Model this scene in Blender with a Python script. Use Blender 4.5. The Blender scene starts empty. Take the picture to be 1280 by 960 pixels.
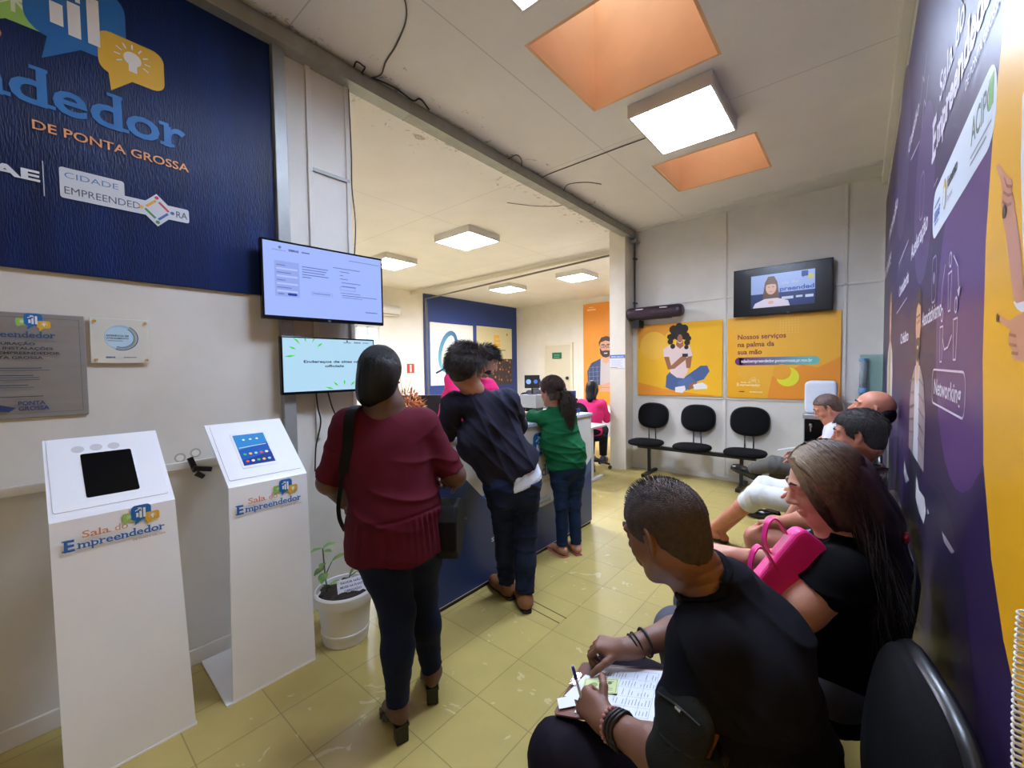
import bpy, bmesh, math, random
import numpy as np
from mathutils import Vector, Matrix, Quaternion
random.seed(7); np.random.seed(7)
SC = bpy.context.scene
COL = SC.collection

# ---------------------------------------------------------------- camera
H = 1.53; FOC = 519.8; YAW, PIT, ROL = .6967, .0389, -.01399
def _axes():
    cy, sy = math.cos(YAW), math.sin(YAW); cp, sp = math.cos(PIT), math.sin(PIT)
    f = Vector((-sy*cp, cy*cp, -sp)); r = Vector((cy, sy, 0)); u = r.cross(f)
    cr, sr = math.cos(ROL), math.sin(ROL)
    return cr*r + sr*u, -sr*r + cr*u, f
CR, CU, CF = _axes(); CP = Vector((0, 0, H))
cam = bpy.data.cameras.new('camera'); co = bpy.data.objects.new('camera', cam); COL.objects.link(co)
M = Matrix((CR, CU, -CF)).transposed().to_4x4(); M.translation = CP; co.matrix_world = M
cam.sensor_fit = 'HORIZONTAL'; cam.sensor_width = 36; cam.lens = 36*FOC/1280; cam.clip_start = .02
SC.camera = co
SC.view_settings.view_transform = 'Standard'; SC.view_settings.look = 'None'
SC.view_settings.gamma = 1; SC.view_settings.use_curve_mapping = False
SC.view_settings.exposure = 0.12
SC.cycles.diffuse_bounces = 8; SC.cycles.max_bounces = 14
# ---------------------------------------------------------------- world: bright overcast sky
W = bpy.data.worlds.new('sky'); SC.world = W; W.use_nodes = True
wb = W.node_tree.nodes['Background']; wb.inputs[0].default_value = (.74, .86, 1, 1); wb.inputs[1].default_value = 3.0
LAMP_W = 92.0      # emission of the lamp tubes in the waiting hall
LAMP_BACK = 165.0   # of those in the back office
LAMP_FILL = 5.; LAMP_NEAR = 58.0   # of the fill lamp added unseen behind the camera; of the nearest one

def at(px, py, axis, val):
    """the point of the plane axis=val that the lens sees at a pixel of the photograph"""
    d = CF*FOC + CR*(px-640) - CU*(py-480)
    i = 'xyz'.index(axis)
    return CP + d*((val - CP[i])/d[i])

# ---------------------------------------------------------------- materials
def lin(c):
    return tuple(((v/255)/12.92 if v/255 <= .04045 else ((v/255+.055)/1.055)**2.4) for v in c)
MATS = {}
def mat(name, rgb, rough=.55, metal=0, var=0., vscale=6., bump=0., bscale=60., sss=0, coat=0, emit=None, estr=0, spec=.5, trans=0, sheen=0, stretch=None, rgb2=None):
    if name in MATS: return MATS[name]
    m = bpy.data.materials.new(name); m.use_nodes = True; nt = m.node_tree; N = nt.nodes; L = nt.links
    b = N['Principled BSDF']; c = lin(rgb)
    b.inputs['Base Color'].default_value = (*c, 1); b.inputs['Roughness'].default_value = rough
    b.inputs['Metallic'].default_value = metal; b.inputs['Specular IOR Level'].default_value = spec
    if coat: b.inputs['Coat Weight'].default_value = coat; b.inputs['Coat Roughness'].default_value = .1
    if sss: b.inputs['Subsurface Weight'].default_value = sss; b.inputs['Subsurface Radius'].default_value = (.012, .005, .003)
    if trans: b.inputs['Transmission Weight'].default_value = trans
    if sheen: b.inputs['Sheen Weight'].default_value = sheen
    if emit: b.inputs['Emission Color'].default_value = (*lin(emit), 1); b.inputs['Emission Strength'].default_value = estr
    if var or rgb2 or bump:
        g = N.new('ShaderNodeNewGeometry'); mp = N.new('ShaderNodeMapping'); L.new(g.outputs['Position'], mp.inputs[0])
        if stretch: mp.inputs['Scale'].default_value = stretch
    if var or rgb2:
        n = N.new('ShaderNodeTexNoise'); n.inputs['Scale'].default_value = vscale; n.inputs['Detail'].default_value = 6; n.inputs['Roughness'].default_value = .6
        L.new(mp.outputs[0], n.inputs['Vector'])
        r = N.new('ShaderNodeValToRGB'); r.color_ramp.elements[0].position = .3; r.color_ramp.elements[1].position = .7
        c2 = lin(rgb2) if rgb2 else tuple(min(1, v*(1+var)) for v in c)
        c1 = c if rgb2 else tuple(v*(1-var) for v in c)
        r.color_ramp.elements[0].color = (*c1, 1); r.color_ramp.elements[1].color = (*c2, 1)
        L.new(n.outputs['Fac'], r.inputs[0]); L.new(r.outputs[0], b.inputs['Base Color'])
    if bump:
        n = N.new('ShaderNodeTexNoise'); n.inputs['Scale'].default_value = bscale; n.inputs['Detail'].default_value = 5
        L.new(mp.outputs[0], n.inputs['Vector'])
        bp = N.new('ShaderNodeBump'); bp.inputs['Strength'].default_value = bump; bp.inputs['Distance'].default_value = .01
        L.new(n.outputs['Fac'], bp.inputs['Height']); L.new(bp.outputs[0], b.inputs['Normal'])
    MATS[name] = m
    return m
def glassy(name, rgb, alpha):
    m = mat(name, rgb, .08)
    m.node_tree.nodes['Principled BSDF'].inputs['Alpha'].default_value = alpha
    return m
def ink(rgb, glow=0, rough=.45):
    """print ink of one flat colour; glow for pixels of a lit screen"""
    k = 'ink_%d_%d_%d%s' % (*rgb, '_lit' if glow else ('' if rough == .45 else '_r%d' % int(rough*100)))
    if glow: return mat(k, (8, 8, 8), .25, emit=rgb, estr=glow)
    return mat(k, rgb, rough)
def lines_mat(name, rgb, x0, sx, y0, sy, w, dark, rough, var, vscale, tilevar=0., bump=0, scuff=0, axes='XY', stain=None):
    """a surface split by thin joints, axes name the two world axes across it"""
    m = bpy.data.materials.new(name); m.use_nodes = True; nt = m.node_tree; N = nt.nodes; L = nt.links; b = N['Principled BSDF']
    b.inputs['Roughness'].default_value = rough
    g = N.new('ShaderNodeNewGeometry'); s = N.new('ShaderNodeSeparateXYZ'); L.new(g.outputs['Position'], s.inputs[0])
    def mth(op, a, bb=None, c=None):
        n = N.new('ShaderNodeMath'); n.operation = op
        for i, v in enumerate((a, bb, c)):
            if v is None: continue
            if isinstance(v, (int, float)): n.inputs[i].default_value = v
            else: L.new(v, n.inputs[i])
        return n.outputs[0]
    masks = []; cells = []
    for ax, o, sp in ((axes[0], x0, sx), (axes[1], y0, sy)):
        if not sp: continue
        t = mth('DIVIDE', mth('SUBTRACT', s.outputs[ax], o), sp)
        fr = mth('FRACT', t); d = mth('MULTIPLY', mth('MINIMUM', fr, mth('SUBTRACT', 1., fr)), sp)
        masks.append(mth('LESS_THAN', d, w)); cells.append(mth('FLOOR', t))
    mk = masks[0] if len(masks) == 1 else mth('MAXIMUM', masks[0], masks[1])
    n = N.new('ShaderNodeTexNoise'); n.inputs['Scale'].default_value = vscale; n.inputs['Detail'].default_value = 8; n.inputs['Roughness'].default_value = .65
    L.new(g.outputs['Position'], n.inputs['Vector'])
    c = lin(rgb); r = N.new('ShaderNodeValToRGB'); r.color_ramp.elements[0].position = .3; r.color_ramp.elements[1].position = .72
    r.color_ramp.elements[0].color = (*[v*(1-var) for v in c], 1); r.color_ramp.elements[1].color = (*[min(1, v*(1+var)) for v in c], 1)
    L.new(n.outputs['Fac'], r.inputs[0]); cur = r.outputs[0]
    def mix(fac, a, col):
        x = N.new('ShaderNodeMix'); x.data_type = 'RGBA'
        if isinstance(fac, float): x.inputs[0].default_value = fac
        else: L.new(fac, x.inputs[0])
        L.new(a, x.inputs[6])
        if isinstance(col, tuple): x.inputs[7].default_value = (*col, 1)
        else: L.new(col, x.inputs[7])
        return x.outputs[2]
    if tilevar and len(cells) == 2:
        cv = N.new('ShaderNodeCombineXYZ'); L.new(cells[0], cv.inputs[0]); L.new(cells[1], cv.inputs[1])
        wn = N.new('ShaderNodeTexWhiteNoise'); L.new(cv.outputs[0], wn.inputs['Vector'])
        hs = N.new('ShaderNodeHueSaturation'); L.new(cur, hs.inputs['Color'])
        L.new(mth('MULTIPLY_ADD', wn.outputs['Value'], tilevar, 1-tilevar/2), hs.inputs['Value']); cur = hs.outputs[0]
    if scuff:
        n2 = N.new('ShaderNodeTexNoise'); n2.inputs['Scale'].default_value = 5.5; n2.inputs['Detail'].default_value = 9; n2.inputs['Distortion'].default_value = 2.5
        L.new(g.outputs['Position'], n2.inputs['Vector'])
        q = mth('MULTIPLY', mth('GREATER_THAN', n2.outputs['Fac'], .672), scuff)
        cur = mix(q, cur, lin((215, 208, 170)))
        n3 = N.new('ShaderNodeTexNoise'); n3.inputs['Scale'].default_value = .9; n3.inputs['Detail'].default_value = 3; L.new(g.outputs['Position'], n3.inputs['Vector'])
        rr = N.new('ShaderNodeMapRange'); L.new(n3.outputs['Fac'], rr.inputs[0]); rr.inputs[3].default_value = rough-.1; rr.inputs[4].default_value = rough+.15
        L.new(rr.outputs[0], b.inputs['Roughness'])
    if stain:
        x0_, wd, col = stain   # worn paint in a band around one x
        n4 = N.new('ShaderNodeTexNoise'); n4.inputs['Scale'].default_value = 7; n4.inputs['Detail'].default_value = 9; n4.inputs['Roughness'].default_value = .75; n4.inputs['Distortion'].default_value = 1
        L.new(g.outputs['Position'], n4.inputs['Vector'])
        band = mth('SUBTRACT', 1., mth('DIVIDE', mth('ABSOLUTE', mth('SUBTRACT', s.outputs['X'], x0_)), wd))
        band = mth('MAXIMUM', band, 0.)
        q = mth('GREATER_THAN', mth('MULTIPLY_ADD', band, .2, n4.outputs['Fac']), .735)
        cur = mix(mth('MULTIPLY', q, .55), cur, lin(col))
    cur = mix(mth('MULTIPLY', mk, dark), cur, tuple(v*.35 for v in c))
    L.new(cur, b.inputs['Base Color'])
    if bump:
        bp = N.new('ShaderNodeBump'); bp.inputs['Strength'].default_value = bump; bp.inputs['Distance'].default_value = .01
        hh = mth('SUBTRACT', n.outputs['Fac'], mth('MULTIPLY', mk, .5))
        L.new(hh, bp.inputs['Height']); L.new(bp.outputs[0], b.inputs['Normal'])
    MATS[name] = m
    return m

# ---------------------------------------------------------------- object helpers
def wloc(o):
    v = Vector((0, 0, 0))
    while o: v += o.location; o = o.parent
    return v
BASES = {}
def link(o, parent=None):
    COL.objects.link(o)
    if parent is not None:
        o.parent = parent; o.matrix_parent_inverse = Matrix.Translation(-BASES.get(parent.name, Vector()))
        BASES[o.name] = BASES.get(parent.name, Vector())*0
    return o
def thing(name, label, cat, loc=(0, 0, 0), group=None):
    o = bpy.data.objects.new(name, None); o.empty_display_size = .1; COL.objects.link(o); o.location = loc
    BASES[o.name] = Vector(loc); o['label'] = label; o['category'] = cat
    if group: o['group'] = group
    return o
def tag(o, label, cat, group=None):
    o['label'] = label; o['category'] = cat
    if group: o['group'] = group
    return o
class MB:
    def __init__(s): s.v = []; s.f = []; s.mi = []; s.mats = []; s.cur = 0
    def use(s, m):
        if m not in s.mats: s.mats.append(m)
        s.cur = s.mats.index(m); return s
    def add(s, vs, fs):
        k = len(s.v); s.v += [tuple(v) for v in vs]; s.f += [tuple(i+k for i in f) for f in fs]; s.mi += [s.cur]*len(fs); return s
    def box(s, x0, x1, y0, y1, z0, z1, R=None, c=None):
        vs = [Vector((x, y, z)) for z in (z0, z1) for y in (y0, y1) for x in (x0, x1)]
        if R is not None:
            c = Vector(c) if c is not None else Vector(((x0+x1)/2, (y0+y1)/2, (z0+z1)/2))
            vs = [c + R @ (v-c) for v in vs]
        return s.add(vs, [(0, 2, 3, 1), (4, 5, 7, 6), (0, 1, 5, 4), (2, 6, 7, 3), (0, 4, 6, 2), (1, 3, 7, 5)])
    def obox(s, c, U, V, Wd, a, b, d):
        """box centred at c with half sizes a,b,d along U,V,Wd"""
        c = Vector(c); U = Vector(U).normalized(); V = Vector(V).normalized(); Wd = Vector(Wd).normalized()
        vs = [c+U*(a*i)+V*(b*j)+Wd*(d*k) for k in (-1, 1) for j in (-1, 1) for i in (-1, 1)]
        return s.add(vs, [(0, 2, 3, 1), (4, 5, 7, 6), (0, 1, 5, 4), (2, 6, 7, 3), (0, 4, 6, 2), (1, 3, 7, 5)])
    def tube(s, pts, r, n=8, caps=True):
        pts = [Vector(p) for p in pts]; rs = r if isinstance(r, (list, tuple)) else [r]*len(pts)
        vs = []; prev = None
        for i, p in enumerate(pts):
            t = (pts[min(i+1, len(pts)-1)] - pts[max(i-1, 0)]).normalized()
            a = prev if prev is not None else (Vector((0, 0, 1)) if abs(t.z) < .9 else Vector((1, 0, 0)))
            a = (a - t*a.dot(t)).normalized(); prev = a; b = t.cross(a)
            for k in range(n):
                q = 2*math.pi*k/n; vs.append(p + (a*math.cos(q)+b*math.sin(q))*rs[i])
        fs = [(i*n+k, i*n+(k+1) % n, (i+1)*n+(k+1) % n, (i+1)*n+k) for i in range(len(pts)-1) for k in range(n)]
        if caps: fs += [tuple(range(n))[::-1], tuple((len(pts)-1)*n+k for k in range(n))]
        return s.add(vs, fs)
    def cyl(s, p0, p1, r0, r1=None, n=20): return s.tube([p0, p1], [r0, r0 if r1 is None else r1], n)
    def lathe(s, c, prof, n=32, U=(1, 0, 0), V=(0, 1, 0), A=(0, 0, 1), su=1, sv=1):
        c = Vector(c); U = Vector(U); V = Vector(V); A = Vector(A)
        vs = [c + U*(r*su*math.cos(2*math.pi*k/n)) + V*(r*sv*math.sin(2*math.pi*k/n)) + A*z for r, z in prof for k in range(n)]
        fs = [(i*n+k, i*n+(k+1) % n, (i+1)*n+(k+1) % n, (i+1)*n+k) for i in range(len(prof)-1) for k in range(n)]
        fs += [tuple(range(n))[::-1], tuple((len(prof)-1)*n+k for k in range(n))]
        return s.add(vs, fs)
    def prism(s, pts, O, U, V, W0, W1, Nn=None):
        """2D outline extruded between offsets W0 and W1 along U x V"""
        O = Vector(O); U = Vector(U); V = Vector(V); Nn = Vector(Nn) if Nn is not None else U.cross(V); n = len(pts)
        vs = [O+U*a+V*b+Nn*W0 for a, b in pts]+[O+U*a+V*b+Nn*W1 for a, b in pts]
        return s.add(vs, [tuple(range(n))[::-1], tuple(range(n, 2*n))]+[(i, (i+1) % n, n+(i+1) % n, n+i) for i in range(n)])
    def build(s, name, m=None, parent=None, bevel=0, smooth=False, seg=2, auto=None):
        me = bpy.data.meshes.new(name); me.from_pydata(s.v, [], s.f)
        ms = s.mats if s.mats else [m]
        for q in ms: me.materials.append(q)
        if s.mats: me.polygons.foreach_set('material_index', s.mi)
        me.validate(); me.update()
        if smooth: me.shade_smooth()
        o = bpy.data.objects.new(name, me); link(o, parent)
        if bevel:
            md = o.modifiers.new('bevel', 'BEVEL'); md.width = bevel; md.segments = seg; md.limit_method = 'ANGLE'; md.angle_limit = .6
        if auto:
            me.shade_smooth(); me.set_sharp_from_angle(angle=auto)
        return o
def structure(mb, name, m=None, **k):
    o = mb.build(name, m, **k); o['kind'] = 'structure'; return o
def smooth_path(pts, n=8):
    """Catmull-Rom through points"""
    P = [Vector(p) for p in pts]; P = [P[0]*2-P[1]]+P+[P[-1]*2-P[-2]]; out = []
    for i in range(1, len(P)-2):
        a, b, c, d = P[i-1:i+3]
        for k in range(n):
            t = k/n; out.append(.5*((2*b)+(c-a)*t+(2*a-5*b+4*c-d)*t*t+(3*b-a-3*c+d)*t**3))
    out.append(P[-2]); return out

# ---------------------------------------------------------------- flat print and lettering
_T = {}
def glyphs(txt, bold=0.):
    k = (txt, bold)
    if k not in _T:
        c = bpy.data.curves.new('t', 'FONT'); c.body = txt; c.offset = bold; c.resolution_u = 3
        o = bpy.data.objects.new('t', c); COL.objects.link(o)
        dg = bpy.context.evaluated_depsgraph_get(); me = bpy.data.meshes.new_from_object(o.evaluated_get(dg))
        vs = [(v.co.x, v.co.y) for v in me.vertices]; fs = [tuple(p.vertices) for p in me.polygons]
        bpy.data.objects.remove(o); bpy.data.meshes.remove(me); bpy.data.curves.remove(c)
        xs = [v[0] for v in vs] or [0, 1]
        _T[k] = (vs, fs, min(xs), max(xs))
    return _T[k]
CAP = .73   # cap height of the built-in font at size 1
class Art:
    """inks laid on a plane: O origin, U to the viewer's right, V up; every layer sits a hair above the last"""
    def __init__(s, O, U, V, lift=.0008, glow=0, rough=.45):
        s.O = Vector(O); s.U = Vector(U).normalized(); s.V = Vector(V).normalized(); s.N = s.U.cross(s.V)
        s.mb = MB(); s.k = 1; s.lift = .0004 if lift >= .0015 else .00014; s.A = (1, 0, 0, 0, 1, 0); s.glow = glow; s.rough = rough
    def at(s, a, sx, sy=None, rot=0):   # local frame: origin a, scales
        sy = sx if sy is None else sy; c, q = math.cos(rot), math.sin(rot)
        s.A = (sx*c, -sy*q, a[0], sx*q, sy*c, a[1]); return s
    def reset(s): s.A = (1, 0, 0, 0, 1, 0); return s
    def P(s, u, v):
        a = s.A; x = a[0]*u+a[1]*v+a[2]; y = a[3]*u+a[4]*v+a[5]
        return s.O+s.U*x+s.V*y+s.N*(s.lift*s.k)
    def px(s, x, y):   # photo pixel -> plane coordinates
        d = CF*FOC + CR*(x-640) - CU*(y-480); t = (s.O-CP).dot(s.N)/d.dot(s.N); p = CP+d*t-s.O
        return (p.dot(s.U), p.dot(s.V))
    def poly(s, pts, c, step=True):
        s.mb.use(ink(c, s.glow, s.rough)); s.mb.add([s.P(*p) for p in pts], [tuple(range(len(pts)))])
        if step: s.k += 1
        return s
    def rect(s, x0, y0, x1, y1, c, r=0):
        if not r: return s.poly([(x0, y0), (x1, y0), (x1, y1), (x0, y1)], c)
        return s.poly(rrect(x0, y0, x1, y1, r), c)
    def circ(s, x, y, r, c, ry=None, n=28): return s.poly([(x+r*math.cos(2*math.pi*k/n), y+(ry or r)*math.sin(2*math.pi*k/n)) for k in range(n)], c)
    def line(s, pts, w, c, closed=False):
        s.mb.use(ink(c, s.glow, s.rough)); n = len(pts)
        for i in range(n if closed else n-1):
            a = Vector(pts[i]); b = Vector(pts[(i+1) % n]); d = (b-a)
            if d.length < 1e-9: continue
            d.normalize(); q = Vector((-d.y, d.x))*w/2; e = d*w*.3
            s.mb.add([s.P(*(a-e-q)), s.P(*(b+e-q)), s.P(*(b+e+q)), s.P(*(a-e+q))], [(0, 1, 2, 3)])
        s.k += 1; return s
    def text(s, t, x, y, c, h=None, w=None, bold=0., align='l', slab=False):
        """baseline starts at x,y; h = cap height, w = full width"""
        vs, fs, a, b = glyphs(t, bold); sy = (h/CAP) if h else w/(b-a); sx = (w/(b-a)) if w else sy
        wd = (b-a)*sx; ox = x-a*sx - (wd if align == 'r' else wd/2 if align == 'c' else 0)
        s.mb.use(ink(c, s.glow, s.rough)); s.mb.add([s.P(ox+p[0]*sx, y+p[1]*sy) for p in vs], fs)
        s.k += 1
        if slab: s._slab(t, ox, y, sx, sy, bold); s.k += 1
        return s
    def _slab(s, t, ox, y, sx, sy, bold):
        """feet for the strokes, so that the letters read as a slab serif"""
        xh = .54; pos = 0
        stems = {'n': ([.09, .49], [.09]), 'm': ([.09, .43, .78], [.09]), 'r': ([.09], [.09]), 'd': ([.5], []), 'p': ([], [.09]), 'E': ([.1], []), 'l': ([.1], []), 'a': ([.48], []), 'i': ([.1], [.1]), 'h': ([.1, .5], []), 'u': ([.5], [.08, .5])}
        for i, ch in enumerate(t):
            base = glyphs(t[:i+1], bold)[3]; g = glyphs(ch, bold); x0 = base-(g[3]-g[2]); wd = g[3]-g[2]
            if ch in 'nmhr': feet = {'n': (.08, .92), 'm': (.05, .5, .95), 'h': (.08, .92), 'r': (.15,)}[ch]; tops = (.02,) if ch in 'nmr' else ()
            elif ch == 'd': feet = (.95,); tops = ()
            elif ch in 'il': feet = (.5,); tops = ()
            elif ch == 'a': feet = (.97,); tops = ()
            elif ch == 'p': feet = (); tops = (.03,)
            else: continue
            for q in feet:
                cx = x0+wd*q; s.mb.add([s.P(ox+(cx-.12)*sx, y-.0*sy), s.P(ox+(cx+.12)*sx, y-.0*sy), s.P(ox+(cx+.12)*sx, y+.075*sy), s.P(ox+(cx-.12)*sx, y+.075*sy)], [(0, 1, 2, 3)])
            for q in tops:
                cx = x0+wd*q; s.mb.add([s.P(ox+(cx-.08)*sx, y+.46*sy), s.P(ox+(cx+.08)*sx, y+.46*sy), s.P(ox+(cx+.08)*sx, y+.535*sy), s.P(ox+(cx-.08)*sx, y+.535*sy)], [(0, 1, 2, 3)])
            if ch == 'd':
                cx = x0+wd*.86; s.mb.add([s.P(ox+(cx-.14)*sx, y+.69*sy), s.P(ox+(cx+.08)*sx, y+.69*sy), s.P(ox+(cx+.08)*sx, y+.76*sy), s.P(ox+(cx-.14)*sx, y+.76*sy)], [(0, 1, 2, 3)])
    def build(s, name, parent): return s.mb.build(name, None, parent)
def rrect(x0, y0, x1, y1, r, n=5):
    o = []
    for cx, cy, a in ((x1-r, y0+r, -90), (x1-r, y1-r, 0), (x0+r, y1-r, 90), (x0+r, y0+r, 180)):
        for k in range(n+1):
            t = math.radians(a+90*k/n); o.append((cx+r*math.cos(t), cy+r*math.sin(t)))
    return o
def bubble(a, x0, y0, x1, y1, c, tail, r=None):
    r = r or (y1-y0)*.22
    a.poly(rrect(x0, y0, x1, y1, r), c); a.poly(tail, c)
def emblem(a, o, s, full=True, icon=True, white=(238, 240, 242), name=(46, 104, 170), sala=(206, 140, 96), sub=(190, 140, 100)):
    """the hall's emblem, width s, baseline origin o"""
    if not full: name = sala = sub = white
    a.at(o, s)
    if icon:
        g, b, y = ((150, 196, 92), (22, 104, 172), (222, 176, 52)) if full else (white,)*3
        if full:
            bubble(a, .555, .205, .70, .325, g, [(.57, .22), (.56, .165), (.62, .21)], .02)
            for k in range(8): a.line([(.628, .268), (.628+.035*math.cos(k*.785), .268+.035*math.sin(k*.785))], .008, (220, 232, 200))
            bubble(a, .645, .2, .855, .41, b, [(.69, .215), (.675, .135), (.76, .205)], .05)
            bubble(a, .79, .165, .945, .29, y, [(.81, .18), (.815, .115), (.87, .17)], .03)
            w = (240, 240, 240)
            for x, h in ((.695, .055), (.73, .075), (.77, .115)): a.rect(x, .215+(.015 if x > .7 else .03), x+.026, .235+h+.015, w)
            a.line([(.69, .335), (.745, .365)], .013, w); a.line([(.715, .372), (.75, .368), (.752, .335)], .01, w)
            a.circ(.868, .235, .021, w); a.rect(.858, .195, .878, .22, w)
            for k in range(9):
                t = math.radians(-30+30*k); a.line([(.868+.03*math.cos(t), .235+.03*math.sin(t)), (.868+.042*math.cos(t), .235+.042*math.sin(t))], .004, w)
        else:
            for x0, y0, x1, y1 in ((.555, .205, .645, .325), (.655, .2, .79, .41), (.8, .165, .945, .29)): a.line(rrect(x0, y0, x1, y1, .02), .012, white, True)
            for x, h in ((.695, .055), (.73, .09)): a.rect(x, .23, x+.022, .25+h, white)
    a.text('E', 0, -.012, name, h=.15, bold=.03); 
    a.mb.add([a.P(-.018, -.012), a.P(.05, -.012), a.P(.05, .008), a.P(-.018, .008)], [(0, 1, 2, 3)]).add([a.P(-.018, .12), a.P(.05, .12), a.P(.05, .138), a.P(-.018, .138)], [(0, 1, 2, 3)]); a.k += 1
    a.text('mpreendedor', .125, 0, name, h=.1, w=.87, bold=.018 if full else .035, slab=True)
    a.text('Sala', .165, .13, sala, h=.092, w=.255, bold=.012, slab=True); a.text('do', .475, .13, sala, h=.092, w=.13, bold=0 if full else .012)
    a.text('DE PONTA GROSSA', .65, -.068, sub, h=.026, w=.35, bold=.012)
    return a.reset()
# ---------------------------------------------------------------- organic surfaces: smooth unions of tapered shapes, meshed as one skin
V3 = lambda *a: np.array(a, float)
def nz(v): v = np.asarray(v, float); return v/np.linalg.norm(v)
class Skin:
    def __init__(s, h): s.h = h; s.ops = []
    def cap(s, p0, p1, r0, r1=None, k=.02, sq=None, flat=(0, 0), sub=False):
        """tapered capsule; sq=(axis, factor) flattens it; flat=(1,1) cuts its ends square"""
        s.ops.append(('c', V3(*p0), V3(*p1), r0, r0 if r1 is None else r1, k, sq, flat, sub)); return s
    def chain(s, pts, rs, k=.02, sq=None, flat=(0, 0)):
        for i in range(len(pts)-1):
            s.cap(pts[i], pts[i+1], rs[i], rs[i+1], k if i else k, sq, (flat[0] if i == 0 else 0, flat[1] if i == len(pts)-2 else 0))
        return s
    def ell(s, c, A, rad, k=.02, sub=False):
        """ellipsoid with axes A (3 unit rows)"""
        s.ops.append(('e', V3(*c), np.array(A, float), V3(*rad), k, sub)); return s
    def clip(s, fn): s.ops.append(('x', fn)); return s      # keeps where fn(X,Y,Z) < 0
    def warp(s, fn): s.ops.append(('w', fn)); return s      # adds fn to the distance
    def mesh(s, name, m, parent, smooth_it=0):
        lo = np.full(3, 1e9); hi = -lo
        for o in s.ops:
            if o[0] == 'c' and not o[8]:
                r = max(o[3], o[4]); lo = np.minimum(lo, np.minimum(o[1], o[2])-r); hi = np.maximum(hi, np.maximum(o[1], o[2])+r)
            elif o[0] == 'e' and not o[5]:
                r = max(o[3]); lo = np.minimum(lo, o[1]-r); hi = np.maximum(hi, o[1]+r)
        h = s.h; lo -= 3*h+.012; hi += 3*h+.012
        n = np.ceil((hi-lo)/h).astype(int)+1
        F = np.full(n, .5, np.float32)
        ax = [lo[i]+h*np.arange(n[i]) for i in range(3)]
        def block(a, b):
            i0 = np.maximum(((a-lo)/h).astype(int)-1, 0); i1 = np.minimum(((b-lo)/h).astype(int)+2, n)
            sl = tuple(slice(i0[i], i1[i]) for i in range(3))
            return sl, [ax[i][sl[i]].astype(np.float32).reshape([-1 if j == i else 1 for j in range(3)]) for i in range(3)]
        for o in s.ops:
            if o[0] == 'c':
                _, p0, p1, r0, r1, k, sq, flat, sub = o
                r = max(r0, r1)+k+2*h
                sl, (X, Y, Z) = block(np.minimum(p0, p1)-r, np.maximum(p0, p1)+r)
                d0 = p1-p0; L2 = max(float(d0@d0), 1e-10)
                if sq is not None:
                    a, f = nz(sq[0]), sq[1]
                    px, py, pz = X-p0[0], Y-p0[1], Z-p0[2]
                    t = (px*d0[0]+py*d0[1]+pz*d0[2])/L2; tc = np.clip(t, 0, 1)
                    qx, qy, qz = px-tc*d0[0], py-tc*d0[1], pz-tc*d0[2]
                    qa = qx*a[0]+qy*a[1]+qz*a[2]; e = qa*(f-1)
                    qx, qy, qz = qx+e*a[0], qy+e*a[1], qz+e*a[2]
                    d = np.sqrt(qx*qx+qy*qy+qz*qz)-(r0+(r1-r0)*tc)
                    if f > 1: d = d/(1+(f-1)*.35)
                else:
                    px, py, pz = X-p0[0], Y-p0[1], Z-p0[2]
                    t = (px*d0[0]+py*d0[1]+pz*d0[2])/L2; tc = np.clip(t, 0, 1)
                    d = np.sqrt((px-tc*d0[0])**2+(py-tc*d0[1])**2+(pz-tc*d0[2])**2)-(r0+(r1-r0)*tc)
                L = math.sqrt(L2)
                if flat[0]: d = np.maximum(d, -t*L)
                if flat[1]: d = np.maximum(d, (t-1)*L)
            elif o[0] == 'e':
                _, c, A, rad, k, sub = o
                r = max(rad)+k+2*h
                sl, (X, Y, Z) = block(c-r, c+r)
                X, Y, Z = X-c[0], Y-c[1], Z-c[2]
                q = [(X*A[i][0]+Y*A[i][1]+Z*A[i][2])/rad[i] for i in range(3)]
                g = np.sqrt(q[0]**2+q[1]**2+q[2]**2)
                g2 = np.sqrt((q[0]/rad[0])**2+(q[1]/rad[1])**2+(q[2]/rad[2])**2)+1e-6
                d = g*(g-1)/g2
            else:
                fn = o[1]; X, Y, Z = [ax[i].astype(np.float32).reshape([-1 if j == i else 1 for j in range(3)]) for i in range(3)]
                if o[0] == 'x': F = np.maximum(F, fn(X, Y, Z)).astype(np.float32)
                else:
                    # only near the surface
                    nb = np.abs(F) < 4*h+.02; ii = np.nonzero(nb)
                    F[ii] += fn(ax[0][ii[0]], ax[1][ii[1]], ax[2][ii[2]]).astype(np.float32)
                continue
            B = F[sl]; d = d.astype(np.float32)
            if sub:
                d = -d; hh = np.clip(.5-.5*(B-d)/k, 0, 1); F[sl] = B*(1-hh)+d*hh+k*hh*(1-hh)
            else:
                hh = np.clip(.5+.5*(d-B)/k, 0, 1); F[sl] = d*(1-hh)+B*hh-k*hh*(1-hh)
        vs, fs = nets(F); vs = vs*h+lo
        me = bpy.data.meshes.new(name)
        me.vertices.add(len(vs)); me.vertices.foreach_set('co', vs.astype(np.float32).ravel())
        me.loops.add(len(fs)*4); me.loops.foreach_set('vertex_index', fs.ravel().astype(np.int32))
        me.polygons.add(len(fs)); me.polygons.foreach_set('loop_start', np.arange(0, len(fs)*4, 4, dtype=np.int32))
        me.update(calc_edges=True); me.validate(); me.materials.append(m); me.shade_smooth()
        o = bpy.data.objects.new(name, me); link(o, parent)
        return o
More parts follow.
